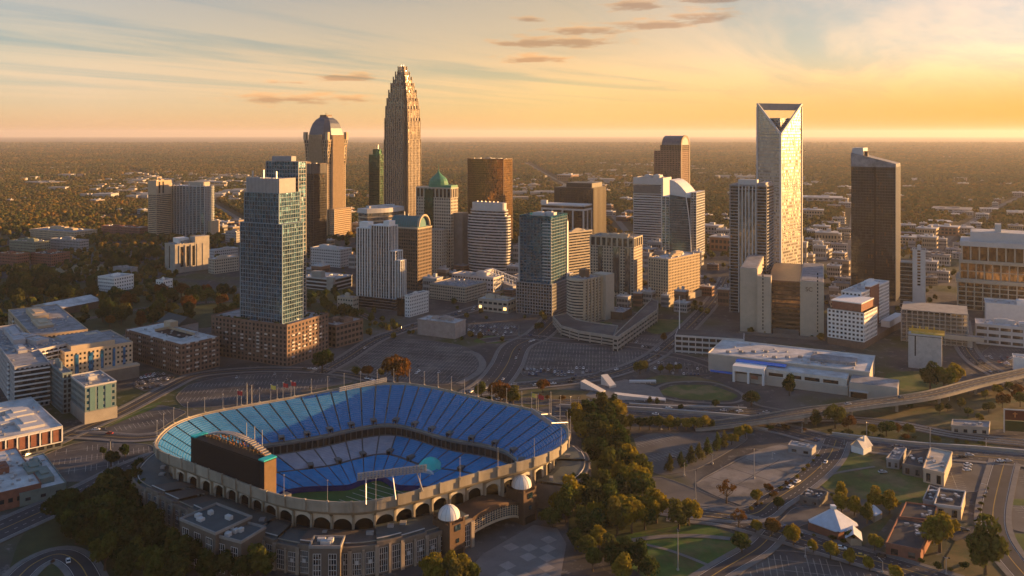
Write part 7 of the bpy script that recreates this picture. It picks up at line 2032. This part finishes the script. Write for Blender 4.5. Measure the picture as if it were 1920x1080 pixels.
shrub_row([(1440, 806), (1560, 812), (1640, 820), (1760, 828), (1850, 836)], 14, 12, ["dark", "green", "rust"], "scrubby bush on the bank between railway and street", "bushes on the railway bank")
shrub_row([(900, 752), (980, 748), (1060, 752), (1120, 756)], 8, 12, ["dark", "green", "rust"], "bush on the bank behind the stadium's far right rim", "bushes behind the stadium")
# ------------------------------------------------------------------ cars
def carpaint(name, col): return matte(name, col, .35, .05, .5)
PAINTS = [("white", carpaint("white_car_paint", (.70, .70, .70))), ("silver", carpaint("silver_car_paint", (.38, .39, .41))), ("black", carpaint("black_car_paint", (.015, .015, .018))),
          ("dark blue", carpaint("blue_car_paint", (.03, .06, .15))), ("red", carpaint("red_car_paint", (.32, .03, .025))), ("grey", carpaint("grey_car_paint", (.14, .14, .15))), ("yellow", carpaint("yellow_car_paint", (.62, .36, .03)))]
M_CARGLASS = matte("car_glass", (.02, .024, .03), .15, .05, .5)
M_TYRE = matte("tyre_rubber", (.02, .02, .02), .9, .1, 1)
M_HEAD = matte("lamp_lens", (.75, .75, .7), .2, .05, 1)
def car_body(mi=0):
    mb = MB()
    sec = [(-2.25, .45, .75, .72), (-2.1, .35, .9, .80), (-1.3, .32, .98, .86), (0, .30, 1.0, .88), (1.1, .32, .95, .87), (2.0, .38, .80, .80), (2.25, .48, .68, .66)]
    mb.loft([[(x, -w, z0), (x, w, z0), (x, w + .02, (z0 + z1) / 2), (x, w - .06, z1), (x, -w + .06, z1), (x, -w - .02, (z0 + z1) / 2)] for x, z0, z1, w in sec], True, True, True)
    mb.hexa([(-1.2, -.62, 1.4), (.35, -.62, 1.4), (.35, .62, 1.4), (-1.2, .62, 1.4), (-1.1, -.58, 1.46), (.25, -.58, 1.46), (.25, .58, 1.46), (-1.1, .58, 1.46)])
    return mb
def car_glass(mb=None):
    mb = mb or MB()
    mb.hexa([(-1.9, -.76, .93), (1.15, -.76, .93), (1.15, .76, .93), (-1.9, .76, .93), (-1.2, -.62, 1.4), (.35, -.62, 1.4), (.35, .62, 1.4), (-1.2, .62, 1.4)])
    return mb
WHEEL = MB().tube((0, -.11, 0), (0, .11, 0), .33, n=12).mesh("wheel", M_TYRE); RIMW = MB().tube((0, -.13, 0), (0, .13, 0), .2, n=8).mesh("rim", M_STEEL)
HEADL = MB().cbox(0, 0, -.08, .08, .32, .16).mesh("headlight", M_HEAD)
BODY = {n: car_body().mesh("body", m) for n, m in PAINTS}; CGL = car_glass().mesh("windows", M_CARGLASS)
def small_car(m):
    mb = car_body(); mb.mi = 1; car_glass(mb)
    for x in (-1.4, 1.4):
        for y in (-.85, .72): mb.box(x - .32, x + .32, y, y + .13, 0, .62)
    return mb.mesh("parked_car", [m, M_CARGLASS])
SMALL = {n: small_car(m) for n, m in PAINTS}
rc = random.Random(31)
def near_car(px, py, deg, colour, label, z=0.0):
    p = G(px, py, z) if z == 0 else G(px, py, z)
    root = empty("car", (p.x, p.y, z + LEVEL[0]), radians(deg), label, "car")
    root.scale = (1.08, 1.08, 1.08)
    for nm, me in (("body", BODY[colour]), ("windows", CGL)):
        o = bpy.data.objects.new(nm, me); COL.objects.link(o); o.parent = root
    for x in (-1.4, 1.4):
        for y in (-.8, .8):
            o = bpy.data.objects.new("wheel", WHEEL); COL.objects.link(o); o.parent = root; o.location = (x, y, .33)
            q = bpy.data.objects.new("rim", RIMW); COL.objects.link(q); q.parent = o
    for y in (-.5, .5):
        o = bpy.data.objects.new("headlight", HEADL); COL.objects.link(o); o.parent = root; o.location = (2.22, y, .62)
for a in [(1495, 906, 40, "white", "white car on the curved road, ahead of a second white car"), (1482, 916, 40, "white", "white car on the curved road, behind another white car"), (1548, 869, 60, "white", "white car alone on the upper part of the curved road"),
          (1454, 987, -18, "white", "white car on the diagonal street left of the pyramid pavilion"), (1577, 1031, -18, "white", "white car parked below the pyramid pavilion's porch"), (1615, 1046, -18, "yellow", "yellow car on the diagonal street between street trees"),
          (1652, 1046, 162, "black", "black car parked by the long dark flat roof"), (1818, 856, -5, "silver", "silver car on the dry verge above the corner car park"), (1815, 874, 10, "white", "white car, upper of three parked close together in the corner car park"),
          (1814, 879, 8, "silver", "silver car, middle of three parked close together in the corner car park"), (1813, 884, 12, "white", "white car, lowest of three parked close together in the corner car park"),
          (1797, 994, -10, "white", "white car parked right of the big yellow tree"), (1808, 997, -10, "black", "black car parked right of the big yellow tree"), (1876, 867, 10, "white", "white car waiting at the right street's top junction"), (1890, 867, 10, "silver", "silver car waiting at the right street's top junction"),
          (1355, 826, 170, "black", "dark car at the top of the upper pale lot"), (1176, 818, 60, "red", "dark red car beside the grove at the upper pale lot"), (1178, 812, 60, "black", "black car beside the red one at the upper pale lot"),
          (1655, 888, 5, "silver", "silver vehicle left standing on the rough grass"), (1470, 992, 165, "dark blue", "dark blue car behind the white one on the diagonal street"), (1262, 862, 30, "grey", "grey car parked at the pointed trees' lower end"),
          (205, 815, 170, "red", "dark red car on the street left of the stadium"), (180, 808, 10, "white", "white car at the junction below the teal wing"), (128, 1055, 120, "white", "white car on the small loop road at the lower left"),
          (1850, 1002, -70, "white", "white car on the right street near the drive")]: near_car(*a)
d = OVER[26]
near_car(1590, 760, 15, "silver", "silver car driving on the curved overpass", 8.0); near_car(1690, 748, 15, "grey", "grey car driving on the overpass right of the silver one", 8.0)
NC = [0]
def far_car(x, y, rz, label, group, z=None):
    n, _ = PAINTS[rc.choices(range(6), [5, 4, 4, 2, 1, 3])[0]]
    o = bpy.data.objects.new("parked_car" if "parked" in group else "car", SMALL[n]); COL.objects.link(o); o.location = (x, y, LEVEL[0] if z is None else z); o.rotation_euler = (0, 0, rz)
    tag(o, label, "car", group); NC[0] += 1
def fill_lot(key, frac, label, group, nmax=60, sel=None):
    P, ang, row, stall = LOTS[key]; a = radians(ang); u = Vector((cos(a), sin(a))); v = Vector((-u.y, u.x))
    us = [p.dot(u) for p in P]; vs = [p.dot(v) for p in P]; vv = min(vs) + 3; n = 0
    while vv < max(vs) - 3:
        uu = min(us)
        while uu < max(us):
            for s in (-1, 1):
                c = u * (uu + stall / 2) + v * (vv + s * 2.5)
                if n < nmax and inside(c + v * 3 * s, P) and inside(c, P) and (sel is None or sel(c)) and rc.random() < frac:
                    far_car(c.x, c.y, a + pi / 2 * s, label, group); n += 1
            uu += stall
        vv += row
fill_lot("behind_box", .5, "car parked in the small lot beside the plain windowless box", "parked cars behind the plain box", 40)
fill_lot("centre", .5, "car parked along the near edge of the central lot", "parked cars in the central lot", 34, lambda c: c.y < G(1000, 692).y)
fill_lot("deck_front", .45, "car parked in the small lot below the ramped deck", "parked cars below the ramped deck", 16)
fill_lot("museum_left", .3, "car parked in the lot left of the pale museum", "parked cars left of the museum", 18)
fill_lot("station", .5, "car parked in the lot below the station hall", "parked cars below the station hall", 26)
fill_lot("courtyard_cars", .85, "car parked in the crowded lot below the brown courtyard block", "parked cars below the courtyard block", 50)
fill_lot("striped", .03, "car parked alone on the near empty striped lot", "parked cars on the striped lot", 8)
fill_lot("oval", .02, "car parked alone on the dark oval lot", "parked cars on the oval lot", 5)
def traffic(k, n, label, group):
    line, w = ROADLINES[k]
    for i in range(n):
        j = rc.randrange(1, len(line) - 1); t = (line[j + 1] - line[j]); f = rc.random(); s = rc.choice((-1, 1))
        p = line[j].lerp(line[j + 1], f) + Vector((-t.y, t.x)).normalized() * s * (w - 4) * .45
        far_car(p.x, p.y, atan2(t.y, t.x) + (pi if s > 0 else 0), label, group)
traffic(4, 12, "car driving on the wide boulevard right of the striped lot", "cars on the boulevard")
traffic(5, 16, "car on the busy street running into the city past the striped lot", "cars on the street into the city")
traffic(7, 22, "car on the curving street behind the central lot", "cars on the curving street")
traffic(11, 8, "car on the highway behind the stadium's right end", "cars on the crossing highway")
traffic(12, 14, "car on the street above the pale lots", "cars on the street above the lots")
traffic(18, 8, "car on the bending road under the station walkway", "cars on the bending road")
traffic(1, 8, "car on the street left of the dark oval lot", "cars on the street left of the oval lot")
# ------------------------------------------------------------------ lamp posts and poles
def lamp_post(px, pyb, pyt, label, kind="mast", group=None):
    p = G(px, pyb); h = zat(pyt, p.y)
    root = empty("street_lamp", (p.x, p.y, 0), rt.random() * 6, label, "street lamp", group)
    MB().tube((0, 0, 0), (0, 0, h), .2 + h * .006, .1 + h * .003, 8).cbox(0, 0, 0, .9, .9, .8).build("pole", M_STEEL, root)
    if kind == "mast":
        MB().tube((-1.1, 0, h), (1.1, 0, h), .12, n=5).build("cross_arm", M_STEEL, root)
        for s in (-1, 1): MB().cbox(s * 1.1, 0, h - .15, .7, .6, .45).build("lamp_head", M_DARK, root)
    else:
        MB().tube((0, 0, h - .3), (2.0, 0, h + .2), .09, n=5).build("arm", M_STEEL, root); MB().cbox(2.2, 0, h + .05, .9, .35, .22).build("lamp_head", M_LGREY, root)
for a in [(1271, 1070, 994, "tall light mast standing on the park lawn"), (1414, 897, 842, "light mast in the middle of the sunlit lot"), (1304, 938, 880, "light mast beside the junction below the sunlit lot"), (1283, 893, 869, "light mast at the lower end of the pointed trees"),
          (1336, 870, 853, "light mast beside the pointed tree row"), (1774, 1078, 1046, "light mast under the big round tree at lower right"), (1744, 838, 803, "light mast at the street above the warehouse"), (1849, 842, 822, "light mast beside the railway at right"),
          (1625, 822, 792, "light mast at the street above the white gabled house"), (1504, 812, 792, "light mast beside the overpass's lower end"), (463, 768, 718, "left one of two light masts on the dark oval lot"), (472, 768, 722, "right one of two light masts on the dark oval lot"),
          (1385, 775, 760, "light mast at the oval lawn's right end"), (1033, 792, 735, "tall white pole behind the stadium's right end, leftmost of its group"), (1051, 795, 742, "tall white pole behind the stadium's right end, beside the leftmost"), (1070, 790, 744, "white pole behind the stadium, right of the tall pair"), (1085, 790, 745, "white pole behind the stadium near the wedges"), (1104, 790, 748, "white pole behind the stadium, rightmost of its group"),
          (150, 942, 925, "lamp post on the wide avenue at lower left"), (207, 845, 825, "lamp post on the lower left lot"), (973, 630, 610, "lamp post at the boulevard's left kerb"), (1115, 840, 825, "lamp post inside the grove right of the stadium"), (285, 1100, 1068, "lamp post at the bottom of the dark wood"), (1583, 835, 822, "lamp post beside the white gabled house")]: lamp_post(*a)
for i, (x, yb, yt) in enumerate([(1500, 1010, 995), (1510, 1045, 1025), (1655, 1075, 1052), (1448, 862, 848), (1540, 880, 866), (1836, 990, 974), (1850, 925, 908), (1700, 762, 748), (1780, 752, 738), (1240, 806, 792), (1430, 795, 780)]):
    lamp_post(x, yb, yt, "slim curved street lamp at the kerb of a street on the right side", "arm", "slim street lamps on the right")
p = G(1274, 622); root = empty("flagpole", (p.x, p.y, 0), 0, "very tall white pole rising behind the flat parking deck", "flagpole")
MB().tube((0, 0, 0), (0, 0, zat(556, p.y)), .6, .3, 8).build("pole", M_WHITE, root); MB().cbox(0, 0, 0, 3, 3, 1.5).build("base", M_CONC, root); MB().cbox(0, 0, zat(556, p.y), .9, .9, .6).build("finial", M_LGREY, root)
# ------------------------------------------------------------------ low buildings scattered over the far city, then the woods
rf = random.Random(77)
FARM = [matte("far_white_wall", (.36, .34, .32), .8), matte("far_brick_wall", (.22, .12, .08), .8), matte("far_tan_wall", (.36, .28, .2), .8), matte("far_grey_wall", (.26, .25, .25), .8)]
FARNAME = ["white", "brick", "tan", "grey"]
fw = MB().box(-.5, .5, -.5, .5, 0, 1).v
FWALL = [MB().box(-.5, .5, -.5, .5, 0, 1).mesh("wall", m) for m in FARM]
def froof(m):
    mb = MB().box(-.52, .52, -.52, .52, 1.0, 1.06); mb.cbox(.1, .15, 1.06, .2, .25, .22); mb.cbox(-.25, -.1, 1.06, .14, .14, .16); return mb.mesh("roof", m)
FROOF = [froof(M_ROOFW), froof(M_ROOF), froof(M_ROOFW)]
FWIN = MB()
for i in range(7):
    for k in range(2):
        FWIN.box(-.44 + .13 * i, -.36 + .13 * i, -.506, -.5, .2 + .4 * k, .42 + .4 * k); FWIN.box(.5, .506, -.44 + .13 * i, -.36 + .13 * i, .2 + .4 * k, .42 + .4 * k)
FWIN = FWIN.mesh("windows", G_WIN)
def far_building(px, py, wpx, h, mi, label, group, rz=None, d=None):
    p = G(px, py); w = wpx * p.y / F
    root = empty("distant_building", (p.x, p.y, 0), radians(-27 + rf.uniform(-8, 8)) if rz is None else rz, label, "building", group)
    root.scale = (w, d or w * rf.uniform(.5, 1.0), h)
    for nm, me in (("wall", FWALL[mi]), ("roof", FROOF[rf.randrange(3)]), ("windows", FWIN)):
        o = bpy.data.objects.new(nm, me); COL.objects.link(o); o.parent = root
    FOOT.append((p.x, p.y, w * .7))
zones = [
 ("low flat building among trees on the far right behind the dark slanted tower", "low buildings at far right", [(1690, 1915, 395, 500)], 34, (10, 42)),
 ("low flat building between the V-cut tower and the dark slanted tower", "low buildings between the right towers", [(1508, 1592, 345, 545)], 40, (10, 30)),
 ("low flat building in the blocks behind the white banded tower", "low buildings behind the central towers", [(1300, 1368, 390, 530), (1135, 1190, 360, 420), (1110, 1240, 330, 352)], 40, (8, 28)),
 ("small bright roofed building in the woods behind the bronze glass tower", "small buildings in the central woods", [(962, 1060, 320, 370), (1060, 1400, 280, 345), (640, 720, 300, 400)], 40, (4, 14)),
 ("low building in the blocks between the tall blue tower and the stone skyscraper", "low buildings in the left middle", [(560, 690, 455, 540), (400, 450, 420, 450), (640, 700, 395, 440)], 22, (10, 26)),
 ("tiny pale building in the woods far beyond the left towers", "tiny buildings in the left woods", [(0, 560, 285, 420)], 40, (4, 20)),
 ("low block between the domed tower and the beige apartment tower", "blocks between the central towers", [(560, 700, 470, 545), (960, 1110, 480, 530), (1200, 1240, 440, 500), (1455, 1600, 520, 600), (1700, 1800, 500, 560)], 26, (16, 34)),
 ("low building in the city blocks around the arena", "low buildings around the arena", [(800, 1000, 500, 560), (1110, 1360, 540, 600)], 16, (14, 30)),
 ("tiny pale building in the woods beyond the V-cut tower", "tiny buildings in the right woods", [(1505, 1915, 280, 390)], 52, (4, 22)),
]
for label, group, rects, n, (wa, wb) in zones:
    c = 0; tries = 0
    while c < n and tries < n * 30:
        tries += 1
        x0, x1, y0, y1 = rf.choice(rects); px, py = rf.uniform(x0, x1), rf.uniform(y0, y1)
        w = rf.uniform(wa, wb); p = G(px, py)
        wm = w * p.y / F
        if wm > 95: w = 95 * F / p.y; wm = 95
        if not clear(p.x, p.y, wm * .45) or onroad(p.x, p.y, wm * .2): continue
        far_building(px, py, w, rf.uniform(6, 13) if py < 430 else rf.uniform(7, 20), rf.choice((0, 0, 1, 2, 3)), label, group); c += 1
for px, py, w, h, mi, lab in [(85, 348, 58, 14, 2, "long low sunlit building in the left woods"), (1398, 368, 60, 12, 0, "wide white roofed mall behind the grey apartment tower"), (1540, 380, 72, 16, 3, "wide white roofed block right of the V-cut tower's middle"), (1525, 408, 36, 18, 2, "arcaded tan block right of the V-cut tower"),
                              (1785, 398, 64, 10, 0, "wide white roofed shed right of the dark slanted tower"), (1365, 470, 60, 22, 1, "pinkish brick block left of the grey apartment tower"), (1330, 440, 45, 18, 3, "grey parking block behind the curved glass tower"), (1065, 338, 30, 22, 1, "brick hospital in the woods behind the black box tower"),
                              (1500, 500, 26, 34, 0, "white mid rise right of the V-cut tower's base"), (1550, 460, 40, 22, 2, "tan mid rise left of the dark slanted tower"), (1770, 440, 50, 16, 1, "brown brick block behind the glass fronted block")]:
    far_building(px, py, w, h, mi, lab, None)
# ---- the woods: one mass that reads as canopy, thinned over the city blocks
# long straight avenues running out through the woods
FARROADS = []
for pts in ([(1602, 540), (1597, 450), (1604, 380), (1612, 335), (1618, 305)], [(1180, 440), (1120, 380), (1040, 335), (985, 305)], [(520, 470), (430, 400), (330, 350), (240, 318)], [(1720, 520), (1800, 430), (1900, 375), (1990, 345)]):
    road(pts, 13, "road", matte("pale_avenue", (.11, .105, .10), .85, .3, .02), False, False)
    ln = ROADLINES.pop()[0]; FARROADS.append([(p.y, p.x) for p in ln])
def onfar(x, y):
    for ln in FARROADS:
        for i in range(len(ln) - 1):
            if ln[i][0] <= y <= ln[i + 1][0]:
                f = (y - ln[i][0]) / max(1e-6, ln[i + 1][0] - ln[i][0])
                if abs(ln[i][1] + (ln[i + 1][1] - ln[i][1]) * f - x) < 17 + y * .004: return True
                break
    return False
# past the few hundred nearest, the far suburbs' roofs read as one scatter
mbT = MB(); nT = 0
for _ in range(9000):
    Yd = rf.uniform(2300, 9000); px = rf.uniform(-20, 1940); X = (px - 960) * Yd / F
    q = mnoise.noise(Vector((X * .0012, Yd * .0006, 1.7))) + .35 * mnoise.noise(Vector((X * .005, Yd * .003, 5.1)))
    if q < (.42 if px < 900 else .12): continue
    w = rf.choice((14, 18, 22, 30, 55)); d_ = w * rf.uniform(.4, .9); h_ = rf.uniform(11, 17)
    mbT.mi = 1 if rf.random() < .35 else 0
    if not clear(X, Yd, 12): continue
    mbT.cbox(X, Yd, 0, w, d_, h_); nT += 1
    FOOT.append((X, Yd, w * .75)) if Yd < 2600 else None
    if nT > 1300: break
tag(mbT.build("suburban_roofs", [FARM[0], FARM[2]]), kind="stuff")
def blob(seed):
    r = random.Random(seed); bm = bmesh.new(); bmesh.ops.create_icosphere(bm, subdivisions=2, radius=1.0)
    for v in bm.verts:
        n = v.co.normalized(); k = 1 + .38 * mnoise.noise(n * 1.7 + Vector((seed * 3.1, 0, 0))) + .30 * mnoise.noise(n * 4.2 + Vector((0, seed * 2.3, 0))) + r.uniform(-.07, .07)
        v.co = Vector((n.x * k * 4.6, n.y * k * 4.6, 5.0 + n.z * k * (4.4 if n.z > 0 else 4.0)))
    me = bpy.data.meshes.new("woodland_tree"); bm.to_mesh(me); bm.free(); return me
WOODM = leafmat("woodland_leaves", [(.032, .052, .015), (.07, .085, .02), (.05, .068, .018), (.14, .10, .025), (.085, .092, .022), (.19, .14, .03), (.055, .075, .02), (.13, .08, .025)], val=.55, patch=.0016)
PROTO = []
for i in range(4):
    me = blob(i + 1); me.materials.append(WOODM)
    PROTO.append(bpy.data.objects.new("woodland_tree", me))     # source shapes only, not placed in the scene
pts, scs = [], []
def dens(x, y):
    n = mnoise.noise(Vector((x * .0011, y * .0011, 3.3))) + .5 * mnoise.noise(Vector((x * .004, y * .004, 7.7)))
    return n
GRID = {}
for fx, fy, fr in FOOT:
    for gx in range(int((fx - fr) // 60), int((fx + fr) // 60) + 1):
        for gy in range(int((fy - fr) // 60), int((fy + fr) // 60) + 1): GRID.setdefault((gx, gy), []).append((fx, fy, fr))
def free(x, y):
    for fx, fy, fr in GRID.get((int(x // 60), int(y // 60)), ()):
        if (x - fx) ** 2 + (y - fy) ** 2 < (fr * .85 + 3) ** 2: return False
    return True
rw = random.Random(5)
LOTP = [v[0] for v in LOTS.values()]
NEARROADS = [(l, w) for l, w in ROADLINES]
y = 900.0
while y < 14000:
    step = 9.5 if y < 2200 else 9.5 * (1 + (y - 2200) / 3600)
    half = y * .66
    x = -half
    while x < half:
        X, Y = x + rw.uniform(-.5, .5) * step, y + rw.uniform(-.5, .5) * step
        x += step
        px = 960 + F * X / Y
        d = dens(X, Y)
        city = (Y < 1750 and px > 420) or (Y < 1500) or (px > 1280 and Y < 2400)
        if city:
            if Y < 1280 and px > 330 : continue
            pr = .20 if px > 420 else .42
            if px > 1280: pr = .32
            if d > .12: pr += .3
            if rw.random() > pr: continue
        else:
            if d < -.30 and rw.random() < .8: continue
            if rw.random() < .10: continue
        if onfar(X, Y): continue
        if Y < 2600 and not free(X, Y): continue
        if Y < 1500 and onroad(X, Y, 1): continue
        pts.append((X, Y, 0)); scs.append(rw.uniform(.65, 1.25) * step / 9.5 * (1.05 if Y > 1500 else .85))
    y += step
# a few street trees between the nearer blocks
for _ in range(420):
    px, py = rw.uniform(560, 1800), rw.uniform(500, 640); p = G(px, py)
    if free(p.x, p.y) and clear(p.x, p.y, 1) and not any(inside(p.to_2d(), P) for P in LOTP):
        if onroad(p.x, p.y, -3): continue
        pts.append(tuple(p)); scs.append(rw.uniform(.35, .75))
print("woodland trees:", len(pts), "individual trees:", NTREE[0], "far cars:", NC[0])
me = bpy.data.meshes.new("woods"); me.from_pydata(pts, [], [])
at = me.attributes.new("tree_scale", "FLOAT", "POINT"); at.data.foreach_set("value", scs)
woods = bpy.data.objects.new("woods", me); COL.objects.link(woods)
tag(woods, kind="stuff")
ng = bpy.data.node_groups.new("scatter_woods", "GeometryNodeTree")
ng.interface.new_socket("Geometry", in_out="INPUT", socket_type="NodeSocketGeometry"); ng.interface.new_socket("Geometry", in_out="OUTPUT", socket_type="NodeSocketGeometry")
gn, gl = ng.nodes, ng.links
gi, go_ = gn.new("NodeGroupInput"), gn.new("NodeGroupOutput")
iop = gn.new("GeometryNodeInstanceOnPoints"); gl.new(gi.outputs[0], iop.inputs["Points"])
join = gn.new("GeometryNodeGeometryToInstance")
for p in PROTO:
    oi = gn.new("GeometryNodeObjectInfo"); oi.inputs["Object"].default_value = p; oi.inputs["As Instance"].default_value = False
    gl.new(oi.outputs["Geometry"], join.inputs[0])
gl.new(join.outputs[0], iop.inputs["Instance"]); iop.inputs["Pick Instance"].default_value = True
rv = gn.new("FunctionNodeRandomValue"); rv.data_type = "INT"; rv.inputs["Min"].default_value = 0
for s in rv.inputs:
    if s.name == "Max" and s.type == "INT": s.default_value = 3
    if s.name == "Min" and s.type == "INT": s.default_value = 0
gl.new([o for o in rv.outputs if o.type == "INT"][0], iop.inputs["Instance Index"])
rr_ = gn.new("FunctionNodeRandomValue"); rr_.data_type = "FLOAT_VECTOR"; rr_.inputs[0].default_value = (0, 0, 0); rr_.inputs[1].default_value = (0, 0, 6.28)
gl.new(rr_.outputs[0], iop.inputs["Rotation"])
na = gn.new("GeometryNodeInputNamedAttribute"); na.data_type = "FLOAT"; na.inputs["Name"].default_value = "tree_scale"
gl.new([o for o in na.outputs if o.type == "VALUE" and o.enabled][0], iop.inputs["Scale"])
gl.new(iop.outputs[0], go_.inputs[0])
md = woods.modifiers.new("scatter", "NODES"); md.node_group = ng
# ------------------------------------------------------------------ evening haze: one closed box of even, pale air
def make_haze():
    mb = MB().box(-49000, 49000, -49000, 49000, -14, 335)
    m = bpy.data.materials.new("haze_air"); m.use_nodes = True
    n, l = m.node_tree.nodes, m.node_tree.links
    n.clear()
    v = n.new("ShaderNodeVolumePrincipled")
    v.inputs["Color"].default_value = (0.90, 0.88, 0.90, 1)
    v.inputs["Density"].default_value = 0.000034
    v.inputs["Anisotropy"].default_value = 0.22
    o = n.new("ShaderNodeOutputMaterial"); l.new(v.outputs[0], o.inputs["Volume"])
    h = mb.build("haze", m)
    tag(h, kind="stuff")
make_haze()
